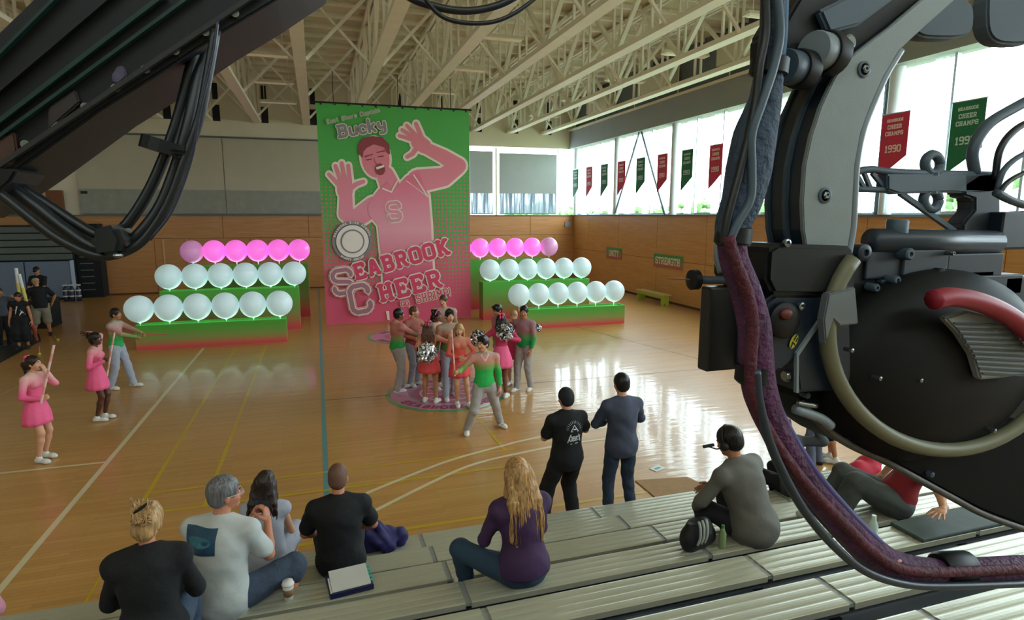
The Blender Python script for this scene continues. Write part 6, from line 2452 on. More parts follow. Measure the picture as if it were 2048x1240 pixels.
# ================================================================== bleachers in front
M_plank = mat('plank_alu', '#bdbba6', 0.32, metal=0.35, noise=0.05, nscale=3, bump=0.06, bscale=60)
M_deck = mat('deck_grey', '#55585a', 0.6, noise=0.12, nscale=4)
M_joint = mat('joint_plate', '#8a8c86', 0.5)
bl = empty('bleachers', (0, 0, 0), 0, 'stepped bleachers of pale ribbed planks in the foreground', 'bleachers')
SEAM0, SEGL = 0.88, 1.95
protop = None


def rib_profile(w, n=4):
    """top outline of a plank across its width, ribs between shallow grooves"""
    pts = []
    for i in range(n):
        a = -w / 2 + w * i / n
        b_ = -w / 2 + w * (i + 1) / n
        e = w / n * 0.22
        pts += [(a + e * 0.2, -0.0035), (a + e, 0.0), ((a + b_) / 2, 0.0009), (b_ - e, 0.0), (b_ - e * 0.2, -0.0035)]
    return pts


def plank_mesh(L):
    m = MB()
    pf_ = [(-0.135, -0.045), (-0.135, -0.006)] + rib_profile(0.27) + [(0.135, -0.006), (0.135, -0.045)]
    m.prism([(0, y, z) for y, z in pf_], (L, 0, 0))
    return m.build('plank', M_plank, bl)


jp = None
for i in range(8):
    y, z = ROWY(i), ROWZ(i)
    k0 = -1 if i == 0 else -3
    for k in range(k0, 5):
        x0 = SEAM0 + SEGL * k + 0.022
        if protop is None:
            protop = plank_mesh(SEGL - 0.044)
            protop.location = (x0, y, z)
        else:
            place(protop, 'plank', bl, (x0, y, z))
    xa = SEAM0 + SEGL * k0
    xb = SEAM0 + SEGL * 5
    for k in range(k0, 6):
        if jp is None:
            jp = MB().box((-0.024, -0.13, -0.03), (0.024, 0.13, -0.006)).build('joint_plate', M_joint, bl)
            jp.location = (SEAM0 + SEGL * k, y, z)
        else:
            place(jp, 'joint_plate', bl, (SEAM0 + SEGL * k, y, z))
    # carrying beam, foot deck in front of the seat and its dark riser
    MB().box((xa, y - 0.03, z - 0.16), (xb, y + 0.03, z - 0.047)).build('seat_beam', M_deck, bl)
    zd = max(z - 0.40, 0.02)
    if i > 0:
        MB().box((xa, y + 0.02, zd - 0.04), (xb, y + 0.66, zd)).build('foot_deck', M_deck, bl)
    for k in range(k0, 6):
        xx = SEAM0 + SEGL * k
        MB().box((xx - 0.03, y - 0.05, 0.0), (xx + 0.03, y + 0.0, z - 0.16)).build('bracket', M_black, bl)
    MB().box((xa, y - 0.40, zd - 0.04), (xb, y - 0.37, z - 0.19)).build('riser', M_deck, bl)

# ---- things lying on the planks
cz = ROWZ(2)
cup = empty('paper_cup', (-0.33, ROWY(2) - 0.02, cz), 0, 'takeaway coffee cup with white lid and brown sleeve beside the man in white', 'cup')
M_cup = mat('cup_white', '#d9d3c6', 0.5)
MB().lathe([(0.029, 0), (0.032, 0.002), (0.042, 0.125), (0.040, 0.125)], n=24).build('cup_body', M_cup, cup, smooth=True)
MB().lathe([(0.0335, 0.035), (0.0350, 0.035), (0.0405, 0.092), (0.039, 0.092)], n=24).build('sleeve', mat('cup_sleeve', '#8d6f4f', 0.8), cup, smooth=True)
MB().lathe([(0.045, 0.122), (0.046, 0.130), (0.040, 0.134), (0.038, 0.150), (0.001, 0.150)], n=24).build('lid', mat('cup_lid', '#efe9e2', 0.4), cup, smooth=True)

bd = empty('binder', (0.11, ROWY(2) + 0.02, cz), 0.12, 'open white paper pad on a dark blue binder behind the man in black', 'binder')
MB().rbox((-0.16, -0.13, 0.0), (0.17, 0.14, 0.045), 0.006).build('cover', mat('navy_vinyl', '#232a52', 0.4), bd)
m = MB()
m.prism([(-0.14, -0.12, 0.047), (0.15, -0.12, 0.047), (0.155, 0.13, 0.075), (-0.135, 0.13, 0.075)], (0, 0, 0.006))
m.build('page', mat('paper', '#cfcdc6', 0.7, noise=0.04, nscale=5), bd)
m = MB()
m.prism([(-0.155, -0.125, 0.0465), (-0.142, -0.125, 0.0465), (-0.14, 0.05, 0.066), (-0.152, 0.05, 0.066)], (0, 0, 0.004))
m.build('page', mat('paper', '#cfcdc6'), bd)
for i in range(5):
    MB().box((0.150, -0.09 + 0.045 * i, 0.05), (0.175, -0.065 + 0.045 * i, 0.056 + 0.005 * i)).build('index_tab', mat('tab_teal', '#4fae9c', 0.5), bd)

# blue jacket: soft folded bundle
jk = empty('folded_jacket', (0.46, ROWY(0), ROWZ(0)), 0, 'rumpled indigo jacket bundled on the front bench beside the man in black', 'jacket')
F = Field()
F.ell((-0.10, 0, 0.13), (0.16, 0.14, 0.17), None, 0.04).ell((0.05, 0.0, 0.09), (0.15, 0.13, 0.12), None, 0.04).ell((0.20, 0.0, 0.085), (0.085, 0.10, 0.10), None, 0.02)
F.cone((-0.14, -0.10, 0.22), (0.06, -0.12, 0.05), 0.05, 0.06, 0.03).cone((-0.02, -0.1, 0.25), (0.10, -0.13, 0.05), 0.04, 0.045, 0.02)
F.plane((0, 0, 0.0), (0, 0, -1))
v, f = F.mesh(0.010, wob=0.012, wf=26, seed=2)
mesh_obj('cloth', [(v, f, 0)], [mat('indigo_cloth', '#2b2760', 0.7, noise=0.15, nscale=6)], jk)

# black bag with curled pale straps
bg_ = empty('shoulder_bag', (2.80, ROWY(3) + 0.01, ROWZ(3)), 0.25, 'black shoulder bag with curled pale straps beside the headset person', 'bag')
F = Field()
F.ell((0, 0, 0.12), (0.15, 0.085, 0.14), None, 0.03).ell((-0.08, 0, 0.08), (0.09, 0.08, 0.10), None, 0.03).ell((0.09, 0, 0.08), (0.09, 0.08, 0.10), None, 0.03)
F.plane((0, 0, 0.0), (0, 0, -1)).plane((0, 0, 0.22), (0, 0, 1))
v, f = F.mesh(0.009, wob=0.006, wf=30)
mesh_obj('bag_body', [(v, f, 0)], [mat('bag_black', '#14161c', 0.6, noise=0.2)], bg_)
for x in (-0.09, -0.05, -0.01):
    pts = [(x - 0.02, -0.10, 0.09), (x - 0.005, -0.11, 0.15), (x + 0.01, -0.095, 0.22), (x + 0.03, -0.06, 0.25), (x + 0.05, -0.06, 0.22)]
    MB().tube(smooth_path(pts, 4), 0.011, 6).build('strap', mat('strap_pale', '#a9aaa2', 0.6), bg_, smooth=True)
q = onY(1443, 1080, ROWY(3) - 0.05)
wb_ = empty('small_bottle', (q.x, ROWY(3) - 0.06, ROWZ(3)), 0, 'slim green capped bottle standing between the bag and the headset person', 'bottle')
MB().lathe([(0.028, 0), (0.03, 0.01), (0.03, 0.12), (0.015, 0.15), (0.012, 0.17)], n=14).build('bottle_body', mat('bottle_green', '#8ba071', 0.2), wb_, smooth=True)
MB().lathe([(0.014, 0.165), (0.014, 0.19)], n=12).build('cap', mat('cap_green', '#4f8a4a', 0.4), wb_)
wb2 = empty('water_bottle', (3.84, ROWY(4) - 0.02, ROWZ(4)), 0, 'clear water bottle in front of the reclining person', 'bottle')
MB().lathe([(0.031, 0), (0.034, 0.01), (0.034, 0.14), (0.016, 0.19), (0.014, 0.20)], n=16).build('bottle_body', mat('clear_plastic', '#c9dcd6', 0.1, spec=0.6), wb2, smooth=True)
MB().lathe([(0.016, 0.195), (0.016, 0.22)], n=12).build('cap', mat('cap_pale', '#e0efe6', 0.4), wb2)
# dark pad under the planted hand and red bundle beyond
sp_ = tag(MB().rbox((4.2, ROWY(4) - 0.14, ROWZ(4) + 0.0), (5.9, ROWY(4) + 0.14, ROWZ(4) + 0.03), 0.01).build('seat_pad', mat('pad_green_grey', '#3f4a46', 0.7, noise=0.2)), 'dark grey green pad on the bench under the planted hand', 'pad')
rj = empty('red_bundle', (5.95, ROWY(1), ROWZ(1)), 0, 'bright red and pink clothing bundle on the bench below the film camera', 'clothing')
F = Field()
F.ell((0, 0, 0.12), (0.22, 0.13, 0.15), None, 0.04).ell((0.1, 0, 0.2), (0.13, 0.11, 0.12), None, 0.04).ell((-0.16, 0, 0.08), (0.10, 0.10, 0.09), None, 0.03).plane((0, 0, 0), (0, 0, -1))
v, f = F.mesh(0.014, wob=0.014, wf=20)
mesh_obj('cloth', [(v, f, 0)], [mat('red_cloth', '#cf2f48', 0.7, noise=0.15, nscale=5)], rj)
# pink shoulder at the lower left corner
seated('person in a pale pink top whose shoulder shows at the lower left corner', -2.10, 3, 0.0, 1.42, tone='light', sex='f', lean=(0.25, 0.05), head=(0, -0.3, 0), top=dict(mat=mat('pale_pink_top', '#d08aa0', 0.8, noise=0.1, bump=0.3, bscale=14), sleeve='long', hem=-0.1), bottom=dict(kind='pants', mat=M_jean), hair=dict(kind='short', mat=H_brown))
# ================================================================== film crane and camera, close to us
M_rigblk = mat('rig_black', '#090c10', 0.5, spec=0.35, noise=0.25, nscale=9)
M_rignavy = mat('rig_navy', '#162230', 0.42, noise=0.15, nscale=6)
M_rigslate = mat('rig_slate', '#3b4b58', 0.5, noise=0.12, nscale=6)
M_riggrey = mat('rig_grey_plate', '#757f80', 0.42, noise=0.05, nscale=12, bump=0.05, bscale=200)
M_rigedge = mat('rig_edge', '#77838a', 0.4)
M_olive = mat('ring_olive_grey', '#66664f', 0.5, noise=0.06, nscale=12)
M_steelb = mat('bolt_steel', '#8d959a', 0.25, metal=0.9)
M_rubber = mat('cable_rubber', '#10161a', 0.4, noise=0.1)
M_teal = mat('crane_rail', '#12302e', 0.3)


def sc_at(px, py, Y):
    a, b = onY(px, py, Y), onY(px + 10, py, Y)
    return (b - a).length / 10


def poly_part(name, pts, Y, t, material, parent, base, bevel=0.0, smooth=False, dy=0.0):
    m = MB()
    m.prism([onY(x, y, Y) - base + Vector((0, dy, 0)) for x, y in pts], (0, t, 0))
    return m.build(name, material, parent, bevel=bevel)


def rigtube(name, pts, Y, rpx, material, parent, base, n=10, sub=6, dY=None, rs=None):
    P = []
    for i, (x, y) in enumerate(pts):
        yy = Y if dY is None else Y + dY[i]
        P.append(onY(x, y, yy) - base)
    S_ = smooth_path(P, sub) if sub > 1 else P
    r = rpx * sc_at(pts[0][0], pts[0][1], Y)
    R_ = None
    if rs:
        R_ = []
        for i in range(len(S_)):
            f = i / (len(S_) - 1) * (len(rs) - 1)
            k = min(int(f), len(rs) - 2)
            R_.append((rs[k] + (rs[k + 1] - rs[k]) * (f - k)) * sc_at(pts[0][0], pts[0][1], Y))
    return MB().tube(S_, r, n, rs=R_).build(name, material, parent, smooth=True)


# ---------------- crane arm, upper left
YC = 1.75
base = onY(150, 200, YC)
ca = empty('crane_arm', base, 0, 'black film crane arm crossing the upper left corner', 'crane arm')
body = [(-120, 190), (-60, 120), (72, -8), (140, -70), (660, -70), (554, 0), (445, 65), (362, 120), (294, 164), (205, 219), (34, 342), (-10, 372), (-120, 440)]
poly_part('beam', body, YC, 0.30, M_rigblk, ca, base, bevel=0.006)
# raised rails along the beam
for (a, b_, w, mt__) in (((-60, 290), (330, -10), 9, M_teal), ((-60, 318), (400, -20), 7, M_teal), ((-60, 170), (130, -20), 6, M_teal), ((-60, 372), (520, -16), 10, mat('rig_soft_black', '#181614', 0.6)), ((-60, 235), (240, -20), 5, M_rigblk)):
    MB().bar(onY(a[0], a[1], YC - 0.012) - base, onY(b_[0], b_[1], YC - 0.012) - base, w * sc_at(150, 150, YC), 0.02, up=(0, -1, 0)).build('rail', mt__, ca)
for k in range(9):
    x = -10 + 60 * k
    y = 330 - 0.625 * (x + 10) + 8
    MB().lathe([(0.010, 0), (0.010, 0.010), (0.006, 0.014)], (0, 0, 0), 10, axis='Y').build('bolt', M_steelb, ca, loc=onY(x, y - 12, YC - 0.01) - base)
poly_part('brown_cover', [(-40, 350), (-40, 300), (28, 262), (34, 300), (20, 332)], YC - 0.015, 0.02, mat('brown_cover', '#3a2114', 0.5), ca, base, bevel=0.004)
poly_part('brown_cover', [(95, 215), (150, 178), (160, 205), (95, 262)], YC - 0.012, 0.02, mat('brown_cover2', '#241a14', 0.6), ca, base, bevel=0.004)
poly_part('worn_patch', [(222, 150), (236, 130), (250, 134), (254, 152), (236, 168), (224, 164)], YC - 0.008, 0.012, mat('worn_lilac', '#4b4658', 0.8, noise=0.3, nscale=60), ca, base, bevel=0.003)
poly_part('bracket', [(-30, 335), (36, 338), (20, 365), (-10, 390), (-30, 390)], YC - 0.05, 0.16, M_rigblk, ca, base, bevel=0.006)

base = onY(200, 500, YC)
cl = empty('cable_loop', base, 0, 'thick black cables looping down below the crane arm', 'cable')
rigtube('cable', [(-20, 352), (60, 405), (120, 452), (180, 492), (225, 498), (270, 478), (318, 420), (350, 345), (378, 250), (398, 150), (420, 60)], YC, 17, M_rubber, cl, base, dY=[.02, .02, .02, .02, .02, .02, .02, .02, .02, .05, .1])
rigtube('cable', [(-20, 372), (40, 420), (110, 474), (180, 508), (230, 510), (285, 482), (335, 410), (366, 330), (398, 240), (416, 150), (432, 60)], YC - 0.03, 12, M_rubber, cl, base)
rigtube('cable', [(0, 352), (80, 400), (150, 446), (196, 470), (240, 462), (282, 410), (318, 340), (352, 250), (376, 160), (392, 90)], YC + 0.05, 14, M_rubber, cl, base)
rigtube('thin_cable', [(300, 480), (345, 420), (382, 320), (400, 220), (426, 110), (436, 40)], YC - 0.06, 3.5, mat('cable_sheen', '#23283a', 0.2), cl, base, n=6)
poly_part('cable_wrap', [(196, 455), (230, 448), (245, 480), (238, 512), (200, 515), (180, 498), (176, 470)], YC - 0.07, 0.12, M_rubber, cl, base, bevel=0.012)
MB().tube([onY(330, 282, YC) - base, onY(324, 306, YC) - base], 0.052, 14).build('cable_tie', M_rigblk, cl)
poly_part('clamp', [(336, 290), (376, 294), (374, 310), (334, 304)], YC - 0.05, 0.10, M_rigblk, cl, base, bevel=0.012)
MB().sphere(onY(236, 511, YC - 0.08) - base, (0.012, 0.008, 0.006), 10, 6).build('shackle', M_steelb, cl)

base = onY(940, 20, 1.9)
hc = empty('slack_cable', base, 0, 'two slack black cables hanging into the top of the picture', 'cable')
rigtube('cable', [(760, -60), (815, -8), (870, 13), (930, 22), (985, 14), (1030, -6), (1090, -50)], 1.9, 8, M_rubber, hc, base)
rigtube('cable', [(830, -40), (858, 8), (890, 36), (935, 46), (985, 44), (1030, 26), (1075, -8), (1110, -50)], 1.85, 4.5, M_rubber, hc, base)

# ---------------- remote camera head, right
YR = 1.5
base = onY(1700, 300, YR)
rh = empty('camera_head', base, 0, 'remote film camera head with a pale curved arm and dark round housing at right', 'film camera')
Lf = [(1860, -14), (1780, 54), (1740, 84), (1699, 116), (1668, 158), (1643, 212), (1624, 270), (1611, 330), (1606, 406), (1608, 460), (1616, 508)]
Rt = [(1925, -14), (1853, 50), (1799, 100), (1768, 152), (1741, 213), (1722, 265), (1710, 330), (1706, 400), (1703, 455), (1694, 508)]
poly = Lf + Rt[::-1]
poly_part('curved_plate', poly, YR, 0.018, M_riggrey, rh, base, bevel=0.003)
inner = [(x + (6 if i < len(Lf) else -6), y) for i, (x, y) in enumerate(poly)]
poly_part('curved_body', inner, YR, 0.055, M_rignavy, rh, base, dy=0.018)
poly_part('curved_rib', poly, YR, 0.02, M_rigslate, rh, base, bevel=0.003, dy=0.073)
poly_part('curved_body', inner, YR, 0.06, M_rignavy, rh, base, dy=0.093)
poly_part('curved_plate_rear', poly, YR, 0.018, M_rigslate, rh, base, bevel=0.003, dy=0.153)
rigtube('edge_tube', [(x + 2, y) for x, y in Rt[2:]], YR + 0.01, 6, M_rigedge, rh, base, n=8)
for (x, y) in ((1727, 139), (1649, 391)):
    q = onY(x, y, YR) - base
    MB().lathe([(0.024, 0.0), (0.024, -0.004), (0.017, -0.006), (0.017, 0.004), (0.001, 0.004)], (0, 0, 0), 22, axis='Y').build('bolt_seat', M_rigslate, rh, loc=q)
    MB().lathe([(0.0125, 0.004), (0.0125, -0.006), (0.009, -0.009), (0.006, -0.009), (0.006, -0.004)], (0, 0, 0), 6, axis='Y').build('bolt', M_steelb, rh, loc=q + Vector((0, -0.004, 0)))
for (x, y, r) in ((1571, 486, 0.012), (1600, 612, 0.012), (1688, 638, 0.014)):
    q = onY(x, y, YR - 0.05) - base
    MB().lathe([(r, 0.0), (r, -0.01), (r * .6, -0.012), (r * .6, -0.004)], (0, 0, 0), 14, axis='Y').build('bolt', M_steelb, rh, loc=q)

# upper black arm with rollers
poly_part('upper_arm', [(1605, -14), (1870, -14), (1784, 48), (1700, 112), (1650, 146), (1604, 162), (1570, 152), (1560, 110), (1562, 58)], YR + 0.03, 0.14, M_rigblk, rh, base, bevel=0.01)
poly_part('upper_arm_cap', [(1640, 20), (1700, -10), (1800, -10), (1720, 50), (1660, 66)], YR + 0.0, 0.03, M_rigslate, rh, base, bevel=0.008)


def roller(x, y, r, L, mt_a, mt_b, name):
    q = onY(x, y, YR - 0.02) - base
    k = sc_at(x, y, YR)
    Mx = Matrix.Rotation(0.25, 3, 'Z')
    MB().lathe([(r * k * .96, 0.0), (r * k, 0.006), (r * k, L), (r * k * .9, L + 0.006)], (0, 0, 0), 26, axis='X', M=Mx).build(name, mt_a, rh, loc=q, autosm=40)
    MB().lathe([(r * k * 1.12, L), (r * k * 1.18, L + 0.01), (r * k * 1.18, L + 0.05), (r * k * .9, L + 0.062), (r * k * 0.35, L + 0.062)], (0, 0, 0), 26, axis='X', M=Mx).build('roller_flange', mt_b, rh, loc=q, autosm=40)


roller(1568, 132, 27, 0.05, M_rigslate, M_rigblk, 'roller')
roller(1626, 100, 30, 0.045, M_rigedge, M_rigblk, 'roller')
q = onY(1700, 84, YR - 0.05) - base
MB().lathe([(0.022, 0.03), (0.022, 0.0), (0.016, -0.005), (0.001, -0.005)], (0, 0, 0), 18, axis='Y').build('bolt', M_steelb, rh, loc=q, autosm=40)

# motor block
poly_part('motor_block', [(1538, 500), (1556, 488), (1700, 492), (1714, 506), (1714, 584), (1690, 592), (1548, 590), (1534, 560)], YR - 0.06, 0.26, M_rigblk, rh, base, bevel=0.012)
poly_part('motor_cover', [(1530, 604), (1552, 588), (1640, 590), (1702, 588), (1706, 780), (1598, 786), (1590, 720), (1562, 742), (1528, 736)], YR - 0.04, 0.22, M_rignavy, rh, base, bevel=0.010)
poly_part('cover_ridge', [(1594, 706), (1640, 640), (1646, 640), (1598, 712), (1598, 786), (1593, 786)], YR - 0.05, 0.012, M_rigedge, rh, base)
q = onY(1565, 640, YR - 0.045) - base
MB().lathe([(0.055, 0.0), (0.055, -0.012), (0.045, -0.02), (0.02, -0.022)], (0, 0, 0), 26, axis='Y').build('motor_disc', M_rigblk, rh, loc=q, autosm=40)
q = onY(1572, 628, YR - 0.07) - base
MB().sphere(q, (0.022, 0.014, 0.018), 14, 10).build('red_button', mat('dull_red', '#5a241e', 0.5), rh, smooth=True)
# yellow oval sticker
m = MB()
pts = []
for k in range(24):
    t = 2 * pi * k / 24
    u, v_ = 15.5 * math.cos(t), 6.5 * math.sin(t)
    c_, s_ = math.cos(1.15), math.sin(1.15)
    pts.append(onY(1588 + u * c_ - v_ * s_ * -1 * 1, 683 - u * s_ + v_ * c_, YR - 0.046) - base)
m.prism(pts, (0, 0.002, 0))
sticker = m.build('oval_sticker', mat('sticker_yellow', '#b7b23a', 0.5), rh)
m = MB()
for (a, b_) in (((1582, 695), (1586, 684)), ((1586, 684), (1590, 690)), ((1588, 680), (1594, 670)), ((1592, 683), (1595, 676))):
    stroke2d(m, lambda x, y: onY(x, y, YR - 0.048) - base, a, b_, 2.2, 2.2, 4)
m.build('sticker_mark', M_rigblk, sticker)
q = onY(1568, 752, YR) - base
for dx in (0, 0.03):
    MB().lathe([(0.015, 0), (0.019, 0.006), (0.019, 0.02), (0.012, 0.03)], (0, 0, 0), 18, axis='X').build('lock_nut', M_steelb, rh, loc=q + Vector((dx, 0, 0)), autosm=40)

# big drum in front with the olive ring
k_ = sc_at(1885, 690, YR)
dc = onY(1893, 740, YR - 0.03) - base
Rd = 212 * k_
M_drum = mat('drum_black', '#050708', 0.6, spec=0.2, noise=0.3, nscale=7)
MB().lathe([(Rd * 1.0, 0.30), (Rd * 1.0, 0.06), (Rd * 0.97, 0.02), (Rd * 0.80, -0.03), (Rd * 0.5, -0.06), (Rd * 0.25, -0.07), (0.002, -0.072)], (0, 0, 0), 56, axis='Y', M=Matrix.Diagonal((1, 1, 0.68))).build('drum', M_drum, rh, smooth=True, loc=dc)
arc = []
for a in range(142, 345, 6):
    t = math.radians(a)
    arc.append((1893 + 238 * math.cos(t), 664 - 236 * math.sin(t)))
m = MB()
P = [onY(x, y, YR - 0.07) - base for x, y in arc]
m.tube(P, 10.5 * k_, 12)
m.build('ring', M_olive, rh, smooth=True)
poly_part('ring_mount', [(1658, 588), (1712, 574), (1718, 648), (1680, 652), (1668, 640), (1652, 690), (1648, 640)], YR - 0.10, 0.03, mat('mount_grey', '#5d6468', 0.5), rh, base, bevel=0.004)
for (x, y) in ((1756, 756), (1838, 760), (1700, 700), (1985, 860)):
    MB().lathe([(0.007, 0.02), (0.007, -0.01), (0.003, -0.012)], (0, 0, 0), 10, axis='Y').build('bolt', M_steelb, rh, loc=onY(x, y, YR - 0.09) - base)
poly_part('side_housing', [(1960, 596), (2090, 596), (2090, 900), (1990, 880)], YR + 0.12, 0.15, M_rigblk, rh, base, bevel=0.01)
# grilled light grey shell
shell = [(1890, 636), (1938, 622), (1985, 634), (2030, 660), (2060, 700), (2060, 748), (2010, 756), (1962, 760), (1948, 712), (1920, 668)]
poly_part('grille_shell', shell, YR - 0.13, 0.03, mat('shell_grey', '#787f80', 0.6, noise=0.08), rh, base, bevel=0.006)
for i in range(11):
    y0 = 646 + i * 10
    xa = 1908 + i * 5.6
    MB().bar(onY(xa, y0, YR - 0.134) - base, onY(2062, y0 + 6, YR - 0.134) - base, 2.0 * k_, 0.006, up=(0, -1, 0)).build('grille_slot', mat('slot_dark', '#3d4446', 0.7), rh)
rigtube('red_hose', [(1866, 600), (1900, 594), (1950, 602), (2000, 622), (2040, 648), (2080, 690)], YR - 0.16, 15, mat('hose_red', '#8d1a30', 0.5), rh, base)

# underside of the head
under = [(1536, 700), (1598, 780), (1604, 800), (1640, 846), (1696, 884), (1760, 914), (1832, 952), (1900, 990), (1966, 1024), (2080, 1066), (2080, 850), (1960, 880), (1800, 860), (1700, 780), (1640, 700)]
poly_part('under_housing', under, YR + 0.02, 0.22, mat('under_black', '#050606', 0.7, spec=0.15, noise=0.3, nscale=10), rh, base, bevel=0.012)
rigtube('under_rim', [(1604, 806), (1650, 856), (1700, 890), (1765, 920), (1835, 958), (1905, 996), (1970, 1030), (2070, 1066)], YR + 0.0, 6, mat('under_rim', '#4a4640', 0.6, noise=0.3, nscale=30), rh, base, n=8)
rigtube('handle_bar', [(1590, 818), (1640, 836), (1662, 852)], YR - 0.04, 8, M_rigedge, rh, base)
rigtube('handle_bar', [(1596, 806), (1632, 812)], YR - 0.05, 4, M_steelb, rh, base, n=8)
for (x, y) in ((1690, 842), (1690, 880), (1860, 948), (1612, 790)):
    MB().lathe([(0.010, 0.03), (0.010, -0.01), (0.004, -0.012)], (0, 0, 0), 12, axis='Y').build('bolt', M_rigslate, rh, loc=onY(x, y, YR + 0.01) - base)

# camera frame behind the arm
YF = YR + 0.12
rigtube('rail_tube', [(1706, 346), (1740, 339), (1800, 345), (1992, 350)], YF, 6, M_rigslate, rh, base, n=10)
rigtube('rail_tube', [(1706, 378), (1800, 380), (1880, 378)], YF, 5, M_rigslate, rh, base, n=10)
for a, b_ in (((1712, 348), (1728, 376)), ((1740, 376), (1728, 346)), ((1744, 346), (1768, 376)), ((1772, 346), (1790, 376))):
    MB().bar(onY(*a, YF) - base, onY(*b_, YF) - base, 0.012, 0.012).build('truss_strut', M_rigslate, rh)
poly_part('rail_block', [(1776, 348), (1850, 348), (1990, 345), (1998, 360), (1994, 384), (1960, 388), (1900, 384), (1800, 388), (1776, 380)], YF - 0.02, 0.05, M_rigslate, rh, base, bevel=0.006)
for (x, y) in ((1865, 328), (1862, 400)):
    P = [onY(x + 15 * math.cos(t), y + 19 * math.sin(t), YF) - base for t in [2 * pi * i / 20 for i in range(21)]]
    MB().tube(P, 7 * sc_at(x, y, YF), 8).build('lifting_eye', M_rigslate, rh, smooth=True)
    MB().tube([onY(x, 345 if y < 360 else 380, YF) - base, onY(x, 360 if y < 360 else 388, YF) - base], 0.02, 8).build('eye_stem', M_rigslate, rh)
MB().bar(onY(1800, 386, YF) - base, onY(1908, 462, YF) - base, 0.016, 0.016).build('diagonal_stay', M_rigslate, rh)
poly_part('frame_post', [(1928, 346), (1992, 346), (2002, 362), (2002, 600), (1926, 600), (1926, 450), (1932, 440), (1950, 420), (1950, 398), (1930, 392)], YF - 0.02, 0.07, mat('frame_dark', '#232c36', 0.5), rh, base, bevel=0.008)
q0, q1 = onY(1742, 482, YF - 0.05) - base, onY(1990, 484, YF - 0.05) - base
MB().tube([q0, q1], 18 * sc_at(1800, 482, YF), 20).build('scope_tube', mat('scope_slate', '#2c3742', 0.4), rh, smooth=True)
MB().lathe([(0.030, -0.004), (0.034, 0.0), (0.034, 0.04), (0.030, 0.046)], (0, 0, 0), 24, axis='Z').build('top_knob', M_rigslate, rh, loc=onY(1793, 466, YF - 0.05) - base, autosm=40)
rnd = random.Random(5)
blocks = [(1700, 492, 1760, 600), (1730, 500, 1830, 560), (1800, 498, 1900, 600), (1880, 470, 1950, 520), (1890, 505, 2010, 575), (1760, 548, 2048, 604), (2000, 470, 2070, 500), (2000, 424, 2070, 498), (2006, 552, 2070, 610), (1846, 560, 1900, 600), (1930, 540, 1990, 600)]
for i, (x0, y0, x1, y1) in enumerate(blocks):
    a = onY(x0, y1, YF - 0.06 - 0.01 * (i % 3)) - base
    b_ = onY(x1, y0, YF - 0.06 - 0.01 * (i % 3)) - base
    MB().rbox((a.x, a.y, a.z), (b_.x, a.y + 0.07, b_.z), 0.006).build('camera_module', [M_rigblk, M_rignavy, mat('frame_dark', '#232c36', 0.5)][i % 3], rh)
for (x, y, r, mt__) in ((1812, 508, 0.020, M_rigslate), (1722, 505, 0.028, M_rignavy), (1786, 560, 0.016, M_rigslate), (1875, 546, 0.018, M_rigblk), (1840, 586, 0.010, M_steelb), (1897, 506, 0.008, M_steelb), (1952, 560, 0.014, M_rigslate), (1745, 575, 0.014, M_rigslate)):
    MB().lathe([(r, 0.02), (r, -0.015), (r * .75, -0.02), (r * .4, -0.02), (r * .35, -0.012)], (0, 0, 0), 20, axis='Y').build('control_knob', mt__, rh, loc=onY(x, y, YF - 0.09) - base, autosm=40)
for k, pts in enumerate(([(1950, 348), (1946, 300), (1975, 250), (2030, 215), (2080, 190)], [(1990, 360), (2000, 300), (2030, 260), (2080, 232)], [(1994, 380), (2008, 340), (2040, 312), (2080, 296)], [(1996, 392), (2015, 365), (2050, 345), (2080, 338)], [(1992, 385), (2020, 400), (2050, 410), (2080, 416)])):
    rigtube('cable', pts, YF - 0.03 * k, (8, 5, 4, 3.5, 6)[k], [M_rigslate, M_rubber][k % 2], rh, base, n=8)
# rounded pads above
for (cx, cy, rx, ry) in ((1888, 34, 62, 42), (2034, 26, 58, 62)):
    P = []
    for k in range(28):
        t = 2 * pi * k / 28
        c_, s_ = math.cos(t), math.sin(t)
        P.append((cx + rx * abs(c_) ** 0.6 * (1 if c_ > 0 else -1), cy + ry * abs(s_) ** 0.6 * (1 if s_ > 0 else -1)))
    poly_part('padded_cover', P, YR + 0.14, 0.06, mat('pad_slate', '#4a5660', 0.7, noise=0.05), rh, base, bevel=0.008)
# frames at the left of the motor block
rigtube('hoop', [(1440, 545), (1432, 515), (1436, 488), (1452, 470)], YR + 0.1, 4, M_rigedge, rh, base, n=6)
for y in (506, 520, 534):
    MB().bar(onY(1500, y, YR + 0.1) - base, onY(1545, y - 4, YR + 0.1) - base, 0.01, 0.01).build('clip_bar', M_rigblk, rh)
rigtube('guide_rod', [(1497, 430), (1500, 500), (1503, 560)], YR + 0.04, 2.5, M_steelb, rh, base, n=6)

